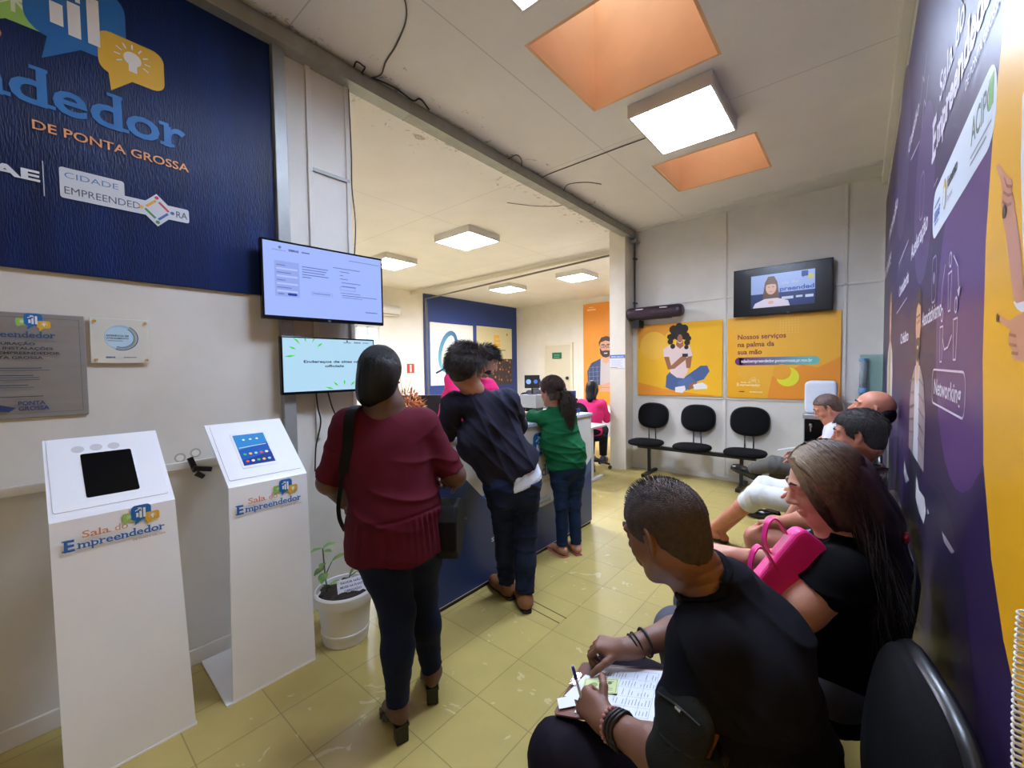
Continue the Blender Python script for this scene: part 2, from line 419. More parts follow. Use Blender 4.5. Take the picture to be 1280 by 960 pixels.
def nets(F):
    """naive surface nets"""
    S = F < 0; n = S.shape
    cs = np.zeros([k-1 for k in n], np.uint8)
    sl = lambda i, k: slice(i, n[k]-1+i)
    for a in (0, 1):
        for b in (0, 1):
            for c in (0, 1): cs += S[sl(a, 0), sl(b, 1), sl(c, 2)]
    act = (cs > 0) & (cs < 8); idx = np.full(act.shape, -1, np.int64); ii = np.nonzero(act); m = len(ii[0]); idx[ii] = np.arange(m)
    corner = {(a, b, c): F[ii[0]+a, ii[1]+b, ii[2]+c].astype(float) for a in (0, 1) for b in (0, 1) for c in (0, 1)}
    acc = np.zeros((m, 3)); cnt = np.zeros(m)
    for axis in range(3):
        for u in (0, 1):
            for v in (0, 1):
                p = [0, 0, 0]; o = [k for k in range(3) if k != axis]; p[o[0]] = u; p[o[1]] = v; q = list(p); q[axis] = 1
                a = corner[tuple(p)]; b = corner[tuple(q)]; x = (a < 0) != (b < 0)
                t = np.where(x, a/np.where(x, a-b, 1), 0)
                P = np.zeros((m, 3)); P[:, o[0]] = u; P[:, o[1]] = v; P[:, axis] = t
                acc[x] += P[x]; cnt[x] += 1
    vs = acc/cnt[:, None]+np.stack(ii, 1)
    fs = []
    for axis in range(3):
        o = [(axis+1) % 3, (axis+2) % 3]
        A = [slice(None)]*3; B = [slice(None)]*3; A[axis] = slice(0, n[axis]-1); B[axis] = slice(1, n[axis])
        for k in o: A[k] = slice(1, n[k]-1); B[k] = slice(1, n[k]-1)
        sa = S[tuple(A)]; sb = S[tuple(B)]; x = np.nonzero(sa != sb)
        g = list(x); g[o[0]] = g[o[0]]+1; g[o[1]] = g[o[1]]+1
        def cell(d0, d1):
            q = list(g); q[o[0]] = q[o[0]]+d0; q[o[1]] = q[o[1]]+d1; return idx[tuple(q)]
        quad = np.stack([cell(-1, -1), cell(0, -1), cell(0, 0), cell(-1, 0)], 1)
        inside = sa[x]; quad[~inside] = quad[~inside][:, ::-1]
        fs.append(quad)
    fs = np.concatenate(fs); fs = fs[(fs >= 0).all(1)]
    return vs, fs
def folds(amp, freq=26, seed=0, dirn=(0, 0, 1), ridge=True):
    """cloth creases running roughly across dirn"""
    rg = np.random.RandomState(seed); T = []; n = nz(dirn)
    for i in range(6):
        d = nz(n+rg.normal(size=3)*.26); T.append((d*freq*rg.uniform(.6, 1.5), rg.uniform(0, 6.3), rg.uniform(.5, 1), nz(rg.normal(size=3))*freq*.16, rg.uniform(0, 6), nz(rg.normal(size=3))*freq*.22))
    def fn(X, Y, Z):
        a = 0
        for d, ph, w, e, p2, m in T:
            q = np.abs(np.sin(.5*(d[0]*X+d[1]*Y+d[2]*Z+ph+1.5*np.sin(e[0]*X+e[1]*Y+e[2]*Z+p2))))
            mk = np.clip(.25+.9*np.sin(m[0]*X+m[1]*Y+m[2]*Z+ph*2), 0, 1)
            a = a+w*mk*(.45-(1-q)**3*1.6)
        return np.clip(a, -2.2, 1.4)*amp*.36
    return fn
def frame_of(face, up=(0, 0, 1), roll=0.):
    F = nz(face); L = nz(np.cross(np.array(up, float), F)); U = np.cross(F, L)
    if roll: L, U = L*math.cos(roll)+U*math.sin(roll), U*math.cos(roll)-L*math.sin(roll)
    return F, L, U
class Head:
    def __init__(s, c, face, up=(0, 0, 1), roll=0., k=1.): s.c = V3(*c); s.F, s.L, s.U = frame_of(face, up, roll); s.k = k
    def p(s, f, l, u): return s.c+s.k*(s.F*f+s.L*l+s.U*u)
    def loc(s, X, Y, Z):
        X, Y, Z = (X-s.c[0])/s.k, (Y-s.c[1])/s.k, (Z-s.c[2])/s.k
        return [X*a[0]+Y*a[1]+Z*a[2] for a in (s.F, s.L, s.U)]
    def into(s, S, female=False, jaw=1.):
        k = s.k; A = [s.F, s.L, s.U]; w = .93 if female else 1
        S.ell(s.p(-.012, 0, .028), A, V3(.099, .077, .090)*k, .02)
        S.ell(s.p(.022, 0, -.030), A, V3(.068, .060*w, .082)*k, .03)
        S.ell(s.p(.058, 0, -.094), A, V3(.024, .026*w, .02)*k*jaw, .03)
        for g in (-1, 1):
            S.cap(s.p(.0, g*.056*w, -.045), s.p(.055, g*.02, -.092), .02*k*jaw, .014*k, .03)
            S.ell(s.p(.055, g*.042, -.03), A, V3(.022, .020, .02)*k, .02)             # cheek
            S.ell(s.p(.094, g*.031, .006), A, V3(.02, .019, .014)*k, .012, sub=True)   # eye socket
            S.ell(s.p(.074, g*.031, .005), A, V3(.0135, .0155, .0125)*k, .006)        # lid
            S.cap(s.p(.085, g*.012, .026), s.p(.075, g*.046, .026), .009*k, .007*k, .014)
            S.ell(s.p(.094, g*.011, -.031), A, V3(.011, .009, .008)*k, .006)          # nostril wing
            # ear: shell, rim, lobe
            e = s.p(-.004, g*.079*w, .0); o = s.L*g
            EA = [nz(s.F*.75-o*.55), nz(o*.75+s.F*.55), s.U]
            S.ell(e, EA, V3(.018, .0065, .030)*k, .006)
            S.ell(e+s.k*(s.F*.003+o*.006+s.U*.003), EA, V3(.010, .006, .018)*k, .005, sub=True)
            S.ell(s.p(.003, g*.076*w, -.028), EA, V3(.009, .006, .010)*k, .006)
        S.cap(s.p(.086, 0, .014), s.p(.108, 0, -.024), .0075*k, .0115*k, .012)
        S.cap(s.p(.088, -.020, -.056), s.p(.088, .020, -.056), .0085*k, k=.01)
        S.cap(s.p(.085, -.016, -.067), s.p(.085, .016, -.067), .009*k, k=.008)
        S.cap(s.p(.1, -.022, -.0615), s.p(.1, .022, -.0615), .0032*k, k=.004, sub=True)
    def extras(s, body, eyes=True, brow=(30, 24, 20), lips=None, closed=False):
        k = s.k
        if eyes:
            mb = MB(); mb.use(ink((226, 218, 212)))
            for g in (-1, 1):
                c = s.p(.0775, g*.031, .004); prof = [(.0125*k*math.sin(math.radians(t)), -.0125*k*math.cos(math.radians(t))) for t in range(5, 176, 17)]
                mb.use(ink((226, 218, 212))); mb.lathe(c, prof, 12, s.L, s.U, s.F, 1, .62)
                mb.use(ink((36, 24, 18))); mb.lathe(c+s.F*.0115*k, [(.001, .002*k), (.0052*k, .001*k), (.0055*k, -.003*k)], 12, s.L, s.U, s.F, 1, .8)
            o = mb.build('eyes', None, body, smooth=True)
        b = MB()
        for g in (-1, 1):
            b.tube([s.p(.0935, g*.012, .029), s.p(.0925, g*.026, .036), s.p(.082, g*.044, .032)], [.003*k, .004*k, .002*k], 6)
        b.build('eyebrows', mat('brow_%d' % brow[0], brow, .9), body, smooth=True)
        if lips:
            S = Skin(.0022); S.cap(s.p(.0905, -.017, -.056), s.p(.0905, .017, -.056), .0068*k, k=.004); S.cap(s.p(.0875, -.014, -.067), s.p(.0875, .014, -.067), .0075*k, k=.004); S.cap(s.p(.1, -.022, -.0615), s.p(.1, .022, -.0615), .0025*k, k=.003, sub=True)
            S.mesh('lips', mat('lip_%d' % lips[0], lips, .4), body)
    def hair(s, h, name, m, parent, thick=.010, line=None, extra=None, rough=.0025, seed=1, side=-.035, back=-.06, freq=150, hl=.055):
        """scalp hair; hairline falls from the forehead to the nape"""
        S = Skin(h); k = s.k; A = [s.F, s.L, s.U]
        S.ell(s.p(-.012, 0, .030), A, (V3(.099, .077, .090)+thick)*k, .02)
        S.ell(s.p(-.03, 0, -.03), A, (V3(.070, .062, .07)+thick*.6)*k, .02)
        def cut(X, Y, Z):
            f, l, u = s.loc(X, Y, Z)
            front = np.maximum(f-hl-.35*(u-.06)*0, -(u-.052))          # face is free below the hairline
            front = np.minimum(f-hl, -(u-.045-.5*np.maximum(0, f-hl)))
            lim = np.where(f > .012, side+.9*(f-.012), np.where(f > -.02, .012 if side > -.05 else side, back-.0*f))
            low = lim-u
            return np.maximum(front, low)*k
        S.clip(line or cut)
        if extra: extra(S)
        rg = np.random.RandomState(seed)
        ph = rg.uniform(0, 6, 6)
        def w(X, Y, Z):
            f, l, u = s.loc(X, Y, Z)
            return rough*(np.sin(freq*l+4*np.sin(18*f+ph[0])+ph[1])*.5+np.sin(freq*1.7*l+30*f+3*np.sin(22*u+ph[2]))*.35+np.sin(freq*.6*f+40*u+ph[3])*.4)
        S.warp(w)
        return S.mesh(name, m, parent)
def _fur(s, name, m, parent, n, L, flow, r=.0012, thick=.010, lift=.12, hl=.055, side=-.03, back=-.075, seed=3, wave=0., steps=5, low=.5):
    """short locks lying on the scalp, combed along flow(f, l, u)"""
    rg = np.random.RandomState(seed); rad = V3(.099, .077, .090)+thick*.75; c = V3(-.012, 0, .030); P_ = []
    while len(P_) < n:
        q = nz(rg.normal(size=3)); f, l, u = c+rad*q
        if f > hl and u < .047+.5*max(0, f-hl): continue
        lim = side+.9*(f-.012) if f > .012 else (max(side, .012) if f > -.02 and side > -.05 else back)
        if u < lim+.004: continue
        p = c+rad*q; P = []; ph = rg.uniform(0, 6.28); LL = L*rg.uniform(.7, 1.15)*(low if u < .035 else 1)
        for i in range(steps+1):
            P.append(s.p(*p)); nn = nz((p-c)/rad**2); d = nz(flow(*p)+rg.normal(size=3)*.10+(wave*math.sin(ph+i*1.9))*np.cross(nn, nz(flow(*p)+1e-6)))
            d = nz(d-nn*(d@nn)*(1-.0)); p = p+d*LL/steps; e = math.sqrt((((p-c)/rad)**2).sum()); tgt = 1+lift*((i+1)/steps)*LL/.09
            if p[2] > back+.01: p = c+(p-c)/e*tgt
        P_.append(P)
    return strands(name, m, parent, None, P_, r)
Head.fur = _fur
def neck_clip(c, axis, r, low=-.03):
    """opening of a neckline: an upright tube around the neck"""
    c = V3(*c); a = nz(axis)
    def fn(X, Y, Z):
        x, y, z = X-c[0], Y-c[1], Z-c[2]; t = x*a[0]+y*a[1]+z*a[2]; d = np.sqrt(np.maximum(x*x+y*y+z*z-t*t, 0))
        return np.minimum(r-d, t-low)
    return fn
def band_clip(c, axis, r, w, low=-.03):
    c = V3(*c); a = nz(axis)
    def fn(X, Y, Z):
        x, y, z = X-c[0], Y-c[1], Z-c[2]; t = x*a[0]+y*a[1]+z*a[2]; d = np.sqrt(np.maximum(x*x+y*y+z*z-t*t, 0))
        return np.maximum(np.abs(d-r-w/2)-w/2, low-t)
    return fn
def hand(S, W, D, Nn, side, curl=.5, k=1., spread=.06, thumb=.5, curls=None):
    """palm, four fingers and a thumb: W wrist, D towards the fingers, Nn out of the palm, side the thumb's side"""
    W = V3(*W); D = nz(D); Nn = V3(*Nn); Nn = nz(Nn-D*(Nn@D)); T = np.cross(D, Nn)*side
    S.cap(W-D*.03*k, W+D*.025*k, .025*k, .026*k, .02, (Nn, 1.25))
    for o in (-.022, -.006, .010, .024): S.cap(W+D*.02*k+T*o*.75*k, W+(D*.082+T*o-Nn*.002)*k, .016*k, .0125*k, .012)
    S.cap(W+(D*.02+T*.018+Nn*.008)*k, W+(D*.05+T*.026+Nn*.01)*k, .017*k, .014*k, .012)
    for i, (o, L, r) in enumerate(((.026, .9, .0092), (.0085, 1., .0095), (-.009, .94, .0092), (-.0245, .74, .0082))):
        p = W+(D*.084+T*o)*k; a = .15; c = (curls[i] if curls else curl); base = nz(D+T*spread*(1.2-i*.8)*1.2)
        for j, (l, b) in enumerate(((.042, .7), (.026, 1.1), (.021, .8))):
            a += b*c*1.15; d = nz(base*math.cos(a)+Nn*math.sin(a)); q = p+d*l*L*k
            S.cap(p, q, r*k*(1-.08*j), r*k*(.94-.08*j), .0035); p = q
    p = W+(D*.028+T*.026+Nn*.006)*k; d = nz(D*.6+T*.75+Nn*.25)
    for j, (l, r) in enumerate(((.040, .0125), (.030, .0105), (.024, .0095))):
        q = p+d*l*k; S.cap(p, q, r*k, r*.92*k, .005); p = q; d = nz(d*(1-.45*thumb)+D*.5*thumb+Nn*.45*thumb-T*.15*thumb)
def foot(S, A, D, k=1., h=0.):
    """bare foot: A ankle, D heading"""
    A = V3(*A); D = nz([D[0], D[1], 0]); L = V3(-D[1], D[0], 0); g = V3(A[0], A[1], h)
    S.cap(g-D*.035*k+V3(0, 0, .03), g+D*.03*k+V3(0, 0, .028), .030*k, .03*k, .02)
    S.cap(g+V3(0, 0, .045)*k, g+D*.14*k+V3(0, 0, .02), .033*k, .02*k, .03, (L, .75))
    for i, o in enumerate((-.03, -.014, 0, .014, .028)):
        S.cap(g+D*(.12)*k+L*o*k+V3(0, 0, .016), g+D*(.185-abs(i-1.2)*.008)*k+L*o*1.15*k+V3(0, 0, .012), .0125*k, .0095*k, .004)
def shoe_mesh(A, D, m, sole, parent, h=0., k=1., name='shoe', hs=.004):
    A = V3(*A); D = nz([D[0], D[1], 0]); L = V3(-D[1], D[0], 0); g = V3(A[0], A[1], h)
    S = Skin(hs)
    S.cap(g-D*.04*k+V3(0, 0, .055), g-D*.02*k+V3(0, 0, .085), .038*k, .04*k, .02)
    S.cap(g+V3(0, 0, .05), g+D*.15*k+V3(0, 0, .04), .045*k, .036*k, .04, (L, .88)); S.cap(g+D*.1*k+V3(0, 0, .035), g+D*.19*k+V3(0, 0, .032), .036*k, .03*k, .03, (L, .85))
    S.clip(lambda X, Y, Z: (h+.018)-Z)
    o = S.mesh(name, m, parent)
    out = [(-.075, 0), (-.068, .028), (-.03, .036), (.05, .036), (.12, .046), (.18, .040), (.215, .018), (.222, 0), (.215, -.018), (.18, -.040), (.12, -.046), (.05, -.036), (-.03, -.036), (-.068, -.028)]
    MB().prism([(a*k, b*k) for a, b in out], g, D, L, 0.001, .02).build('sole', sole, o, bevel=.004)
    return o
def strands(name, m, parent, roots, paths, r=.0009):
    """hair locks: each path a list of points, a three-sided tapering tube"""
    vs = []; fs = []
    for P in paths:
        n = len(P); k = len(vs)
        for i, p in enumerate(P):
            t = nz(P[min(i+1, n-1)]-P[max(i-1, 0)]+1e-9); a = nz(np.cross(t, (0.31, .77, .55))); b = np.cross(t, a); rr = r*(1-.8*i/(n-1))
            for q in range(3): vs.append(p+(a*math.cos(q*2.094)+b*math.sin(q*2.094))*rr)
        fs += [(k+i*3+q, k+i*3+(q+1) % 3, k+(i+1)*3+(q+1) % 3, k+(i+1)*3+q) for i in range(n-1) for q in range(3)]
    me = bpy.data.meshes.new(name); me.from_pydata([tuple(v) for v in vs], [], fs); me.materials.append(m); me.shade_smooth()
    o = bpy.data.objects.new(name, me); link(o, parent); return o
def torso(S, J, g=0., k=.04, belly=0., broad=1., slim=1.):
    """trunk from pelvis to neck; J joints, g garment ease"""
    P, C, Nk = V3(*J['pel']), V3(*J['chest']), V3(*J['neck']); A, B = V3(*J['shl']), V3(*J['shr'])
    L = nz(A-B); up = nz(Nk-P); Fw = nz(np.cross(L, up)); 
    if 'fwd' in J and Fw@V3(*J['fwd']) < 0: Fw = -Fw
    w = J.get('w', 1.)
    S.ell(P, [L, Fw, up], V3(.165*w*slim+g, .12*w+g, .13+g), k)
    mid = (P*.5+C*.5)
    S.ell(mid+Fw*.01, [L, Fw, up], V3(.148*w*slim+g, .112*w+g+belly, .15+g), k*1.5)
    S.ell(C, [L, Fw, up], V3(.165*w*broad+g, .118*w+g, .17+g), k*1.5)
    S.cap(B+L*.03-up*.01, A-L*.03-up*.01, .062*w+g, k=k*1.2, sq=(Fw, .9)); S.cap(C+up*.08, Nk, .08*w+g*.5, .058+g*.3, k)
    return L, Fw, up
# ================================================================ the room
CEIL = 3.53; XL = -2.652; XR = .2; YB = 5.985; XF = -8.8; YF = 10.8; YS = -1.3
paint = mat('wall_paint', (208, 205, 197), .6, var=.05, vscale=3, bump=.05, bscale=35)
paint_far = mat('wall_paint_far', (222, 216, 200), .65, var=.05, vscale=2.5)
white = mat('white_gloss', (240, 242, 246), .3, var=.015, vscale=4)
whitep = mat('white_plastic', (222, 221, 214), .4)
grey_steel = mat('grey_steel', (150, 152, 150), .45, metal=.3, var=.08, vscale=10)
galv = mat('galvanised', (150, 150, 142), .5, metal=.35, var=.12, vscale=9)
blackp = mat('black_plastic', (16, 16, 18), .35)
blackg = mat('black_gloss', (5, 5, 7), .22, spec=.3)
fabric_black = mat('black_fabric', (15, 15, 17), .9, spec=.15, bump=.25, bscale=500)
chrome = mat('chrome', (190, 190, 192), .2, metal=1)
floor_m = lines_mat('vinyl_tiles', (176, 158, 92), -1.353, .305, 1.017, .3115, .0022, .62, .36, .1, 2.2, tilevar=.09, bump=.05, scuff=.4)
ceil_m = lines_mat('ceiling_paint', (222, 218, 212), -1.85, 2.5, 3.55, 1.02*2.4, .004, .45, .8, .05, 1.6, bump=.08, stain=(-2.75, .75, (120, 98, 74)))
well_m = mat('skylight_well_paint', (226, 176, 128), .8, var=.07, vscale=2, bump=.1, bscale=20)

structure(MB().box(XF-.1, XR+.1, YS, YF+.1, -.1, 0), 'floor', floor_m)
# ceiling with two openings
sky = [(-1.63, -.71, 2.11, 3.0), (-1.62, -.71, 4.17, 5.0)]
c = MB(); c.use(ceil_m)
ys = [YS, 2.11, 3.0, 4.17, 5.0, YF+.1]
for a, b in zip(ys[:-1], ys[1:]):
    if (a, b) in ((2.11, 3.0), (4.17, 5.0)):
        c.box(XF-.1, -1.63, a, b, CEIL, CEIL+.06); c.box(-.71, XR+.1, a, b, CEIL, CEIL+.06)
    else: c.box(XF-.1, XR+.1, a, b, CEIL, CEIL+.06)
structure(c, 'ceiling')
for i, (x0, x1, y0, y1) in enumerate(sky):
    w = MB(); t = .02; z1 = CEIL+.85; zz = CEIL-.001
    w.box(x0, x0+t, y0, y1, zz, z1); w.box(x1-t, x1, y0, y1, zz, z1); w.box(x0+t, x1-t, y0, y0+t, zz, z1); w.box(x0+t, x1-t, y1-t, y1, zz, z1)
    o = structure(w, 'trim_%d' % (i+1), well_m); o['label'] = 'peach painted skylight well'
structure(MB().box(XL-.13, XL, YS, 1.49, 0, CEIL), 'wall_left', paint)
structure(MB().box(-2.75, XR+.1, YB, YB+.12, 0, CEIL), 'wall_back', paint)
structure(MB().box(XR, XR+.1, YS, YB, 0, CEIL), 'wall_right', paint)
structure(MB().box(XL-.13, XR+.1, YS-.1, YS, 0, CEIL), 'wall_rear', paint)
structure(MB().box(-2.87, -2.75, YB, YF, 0, CEIL), 'wall_partition', paint)
structure(MB().box(XF-.1, -2.75, YF, YF+.1, 0, CEIL), 'wall_far', paint_far)
structure(MB().box(XF, XL-.13, 1.38, 1.49, 0, CEIL), 'wall_near', paint_far)
# far left wall with its window opening and a wider unseen one added for daylight
wy0, wy1, wz0, wz1 = 4.45, 5.62, 1.35, 2.55
w = MB(); w.box(XF-.1, XF, 1.49, 1.8, 0, CEIL).box(XF-.1, XF, 4.2, wy0, 0, CEIL).box(XF-.1, XF, 1.8, 4.2, 0, wz0).box(XF-.1, XF, 1.8, 4.2, 2.9, CEIL).box(XF-.1, XF, wy1, YF, 0, CEIL).box(XF-.1, XF, wy0, wy1, 0, wz0).box(XF-.1, XF, wy0, wy1, wz1, CEIL)
structure(w, 'wall_window', paint_far)
fr = mat('window_frame_paint', (206, 208, 204), .4)
w = MB(); y = wy0
while y < wy1+.01: w.box(XF-.07, XF-.02, y-.02, y+.02, wz0, wz1); y += (wy1-wy0)/4
w.box(XF-.07, XF-.02, wy0, wy1, wz0, wz0+.04).box(XF-.07, XF-.02, wy0, wy1, wz1-.04, wz1)
wf = structure(w, 'window_1', fr)
MB().box(XF-.05, XF-.045, wy0, wy1, wz0, wz1).build('pane', glassy('window_glass', (150, 190, 190), .25), wf)
w = MB()
for k in range(6): y = 1.8+2.4*k/5; w.box(XF-.07, XF-.02, y-.02, y+.02, wz0, 2.9)
w.box(XF-.07, XF-.02, 1.8, 4.2, wz0, wz0+.04).box(XF-.07, XF-.02, 1.8, 4.2, 2.86, 2.9)
wf = structure(w, 'fill_window', fr); MB().box(XF-.05, XF-.045, 1.8, 4.2, wz0, 2.9).build('pane', glassy('window_glass', (150, 190, 190), .25), wf)  # unseen window, added to bring more daylight into the back room
# pillar parts of the left wall
p = MB(); p.box(XL, XL+.05, 1.015, 1.085, 0, CEIL-.12); structure(p, 'trim_3', grey_steel, bevel=.004)
structure(MB().box(XL, XL+.018, 1.215, 1.245, 1.1, CEIL-.12), 'trim_4', paint, bevel=.004)
structure(MB().box(XL, XL+.016, 1.245, 1.49, 2.78, 2.80), 'trim_5', grey_steel)
structure(MB().box(XL-.15, XL+.014, 1.47, 1.5, 0, CEIL), 'trim_6', paint, bevel=.004)
structure(MB().box(XL, XL+.014, YS, 1.49, 0, .085), 'baseboard_left', paint, bevel=.004)
structure(MB().box(-2.62, XR, YB-.014, YB, 0, .055), 'baseboard_back', paint, bevel=.004)
# back wall battens and the wedge of boxed ceiling in front of it
for i, (x0, x1, z0, z1) in enumerate(((-1.375, -1.345, .02, 3.5), (-.15, -.12, .02, 3.5), (-2.56, XR, 2.395, 2.42), (-2.56, XR, 1.075, 1.1))):
    structure(MB().box(x0, x1, YB-.012, YB, z0, z1), 'trim_%d' % (7+i), paint, bevel=.003)
w = MB(); w.prism([(-2.55, 5.93), (XR, 5.56), (XR, YB), (-2.55, YB)], (0, 0, 0), (1, 0, 0), (0, 1, 0), CEIL-.02, CEIL); structure(w, 'trim_11', paint)
structure(MB().box(XR-.05, XR, YS, YB, CEIL-.1, CEIL), 'trim_12', paint, bevel=.006)
structure(MB().box(-2.875, -2.625, 5.725, YB, 0, CEIL), 'trim_13', mat('column_paint', (216, 208, 190), .6, var=.04), bevel=.006)['label'] = 'cream concrete column'

# steel beam over the opening
t = thing('ceiling_beam', 'long grey galvanised steel beam crossing the ceiling above the counter opening', 'beam', (XL, 2.5, 3.45))
b = MB(); b.box(-2.67, -2.56, YS, 5.93, 3.405, 3.415).box(-2.67, -2.66, YS, 5.93, 3.415, 3.5).box(-2.57, -2.56, YS, 5.93, 3.415, 3.5).box(-2.67, -2.56, YS, 5.93, 3.495, 3.505)
b.build('channel', galv, t)
for y in (1.95, 3.1, 4.3): MB().box(-2.672, -2.557, y-.004, y+.004, 3.402, 3.507).build('joint_plate', galv, t)
br = MB(); br.box(-2.60, -2.50, 5.84, 5.97, 3.33, 3.36).box(-2.60, -2.59, 5.84, 5.97, 3.33, 3.405); br.build('bracket', grey_steel, t)
wire_m = mat('grey_wire', (92, 86, 80), .6)
def cable(name, label, pts, r=.004, m=None, cat='cable', n=8, group=None):
    return tag(MB().tube(smooth_path(pts, n), r, 6).build(name, m or wire_m, None, smooth=True), label, cat, group)
cable('electric_cable', 'thin grey cable drooping across the ceiling near the left banner', [(-2.57, 1.62, 3.5), (-2.5, 1.66, 3.515), (-2.38, 1.62, 3.522), (-2.2, 1.58, 3.524), (-1.98, 1.49, 3.524), (-1.8, 1.3, 3.524)], .005)
cable('electric_cable', 'tangled loop of dark cable on top of the beam beside the pillar', [(-2.57, 1.5, 3.5), (-2.53, 1.5, 3.525), (-2.5, 1.53, 3.5), (-2.53, 1.56, 3.52), (-2.55, 1.55, 3.49), (-2.57, 1.58, 3.5)], .005, mat('dark_wire', (40, 38, 38), .6))
cable('electric_cable', 'dark cable lying along the beam edge next to the first joint', [(-2.55, 1.63, 3.5), (-2.54, 1.8, 3.512), (-2.545, 1.95, 3.5), (-2.52, 2.0, 3.523), (-2.54, 2.1, 3.5)], .006, mat('dark_wire', (40, 38, 38), .6))
cable('electric_cable', 'small arched cable rising from the beam halfway along it', [(-2.56, 3.05, 3.49), (-2.5, 3.1, 3.523), (-2.52, 3.2, 3.523), (-2.56, 3.25, 3.49)], .005)
cable('electric_cable', 'grey cable running from the beam to the larger ceiling lamp', [(-2.56, 3.58, 3.49), (-2.48, 3.62, 3.523), (-2.1, 3.62, 3.524), (-1.7, 3.62, 3.524), (-1.4, 3.62, 3.52)], .005)
cable('electric_cable', 'short wire hanging from the ceiling stain close to the column end of the beam', [(-2.56, 4.0, 3.49), (-2.47, 3.96, 3.523), (-2.3, 4.05, 3.524), (-2.2, 4.2, 3.524)], .004)
cable('electric_cable', 'wire sagging in a shallow curve under the cream back room ceiling', [(-2.68, 4.35, 3.49), (-2.9, 4.35, 3.51), (-3.1, 4.2, 3.52), (-3.3, 3.9, 3.524)], .004)
cable('electric_cable', 'thin dark cable hanging down the edge of the pillar beside the upper television', [(-2.64, 1.5, 3.4), (-2.635, 1.505, 3.0), (-2.63, 1.5, 2.75), (-2.625, 1.515, 2.5), (-2.64, 1.5, 2.2)], .004, mat('dark_wire', (40, 38, 38), .6))

# ---------------------------------------------------------------- ceiling lamps
tube_m = mat('lamp_tube', (255, 255, 255), .5, emit=(208, 225, 255), estr=LAMP_W)
tube_w = mat('lamp_tube_warm', (255, 255, 255), .5, emit=(222, 228, 255), estr=LAMP_BACK)
tube_r = mat('lamp_tube_fill', (255, 255, 255), .5, emit=(208, 225, 255), estr=LAMP_FILL)
tube_n = mat('lamp_tube_near', (255, 255, 255), .5, emit=(208, 225, 255), estr=LAMP_NEAR)
def lamp(x0, x1, y0, y1, label, n=4, along='x', warm=False):
    t = thing('ceiling_lamp', label, 'ceiling lamp', ((x0+x1)/2, (y0+y1)/2, CEIL), 'fluorescent lamps on the ceiling')
    h = MB(); z0 = CEIL-.1; w = .018
    h.box(x0, x1, y0, y0+w, z0, CEIL).box(x0, x1, y1-w, y1, z0, CEIL).box(x0, x0+w, y0+w, y1-w, z0, CEIL).box(x1-w, x1, y0+w, y1-w, z0, CEIL).box(x0+w, x1-w, y0+w, y1-w, CEIL-.01, CEIL)
    h.build('housing', mat('lamp_housing', (205, 200, 190), .5), t, bevel=.003)
    MB().box(x0+.03, x1-.03, y0+.03, y1-.03, z0+.024, z0+.03).build('tube_panel', tube_w if x0 < -3 else tube_r if y0 < 0 else tube_n if y0 < 2 else tube_m, t)
    g = MB(); gm = mat('louvre', (226, 230, 232), .3, metal=.2)
    for k in range(1, n): x = x0+(x1-x0)*k/n; g.box(x-.004, x+.004, y0+.02, y1-.02, z0+.004, z0+.018)
    m = 8
    for k in range(1, m): y = y0+(y1-y0)*k/m; g.box(x0+.02, x1-.02, y-.0025, y+.0025, z0+.005, z0+.015)
    g.build('louvre', gm, t)
    return t
lamp(-1.40, -.79, 3.10, 3.84, 'large square louvred ceiling lamp between the two peach skylights')
lamp(-1.42, -.81, 1.12, 1.83, 'louvred ceiling lamp cut by the top edge, nearest the camera')
lamp(-1.42, -.81, -.9, -.18, 'unseen louvred ceiling lamp added behind the camera as fill light')  # added lamp, never in view, brightens the near end of the hall
lamp(-4.93, -4.19, 4.12, 4.77, 'back room ceiling lamp nearest the steel beam')
lamp(-6.9, -6.2, 4.12, 4.78, 'back room ceiling lamp half hidden behind the upper television')
lamp(-6.98, -6.3, 7.5, 8.15, 'back room ceiling lamp above the blue painted panel')
lamp(-5.02, -4.35, 7.5, 8.15, 'back room ceiling lamp closest to the cream column')

# ---------------------------------------------------------------- back room walls
navy = mat('navy_paint', (30, 52, 108), .6, var=.04)
o = structure(MB().box(XF, XF+.012, 6.93, YF-.02, .5, CEIL-.02), 'trim_14', navy); o['label'] = 'navy blue painted wall panel'
structure(MB().box(XF+.012, XF+.05, 7.0, 7.05, .5, 3.3), 'trim_15', mat('slate_trim', (70, 84, 110), .5))
t = thing('wall_poster', 'white wall poster with a curled blue and teal ribbon loop', 'poster', (XF+.02, 7.9, 1.9))
MB().box(XF+.012, XF+.03, 7.12, 8.72, 1.08, 2.78).build('board', mat('poster_board', (226, 222, 206), .5), t)
a = Art((XF+.03, 7.12, 1.08), (0, 1, 0), (0, 0, 1), .002)
import_ring = [(.63+.28*math.cos(q)*(1 if math.cos(q) > 0 else 1.05)+.12*math.sin(q), .92+.52*math.sin(q)) for q in [math.radians(k*12) for k in range(-4, 24)]]
for k in range(len(import_ring)-1):
    f = k/27; col = (int(40+70*f), int(70+110*f), int(110+75*f)); a.line([import_ring[k], import_ring[k+1]], .06+.07*math.sin(f*3.1), col)
a.line([(.18, .34), (.45, .45), (.75, .68), (.92, 1.0)], .05, (26, 40, 74)); a.line([(.45, .45), (.7, .36), (1.05, .4)], .04, (60, 110, 130)); a.rect(.25, .2, 1.2, .23, (196, 192, 180))
a.build('print', t)
t = thing('wall_poster', 'event poster showing a crowd under a yellow sky with orange letters', 'poster', (XF+.02, 9.5, 1.9))
MB().box(XF+.012, XF+.03, 8.88, 10.5, 1.0, 2.80).build('board', mat('poster_board2', (206, 196, 150), .5), t)
a = Art((XF+.03, 8.88, 1.0), (0, 1, 0), (0, 0, 1), .002)
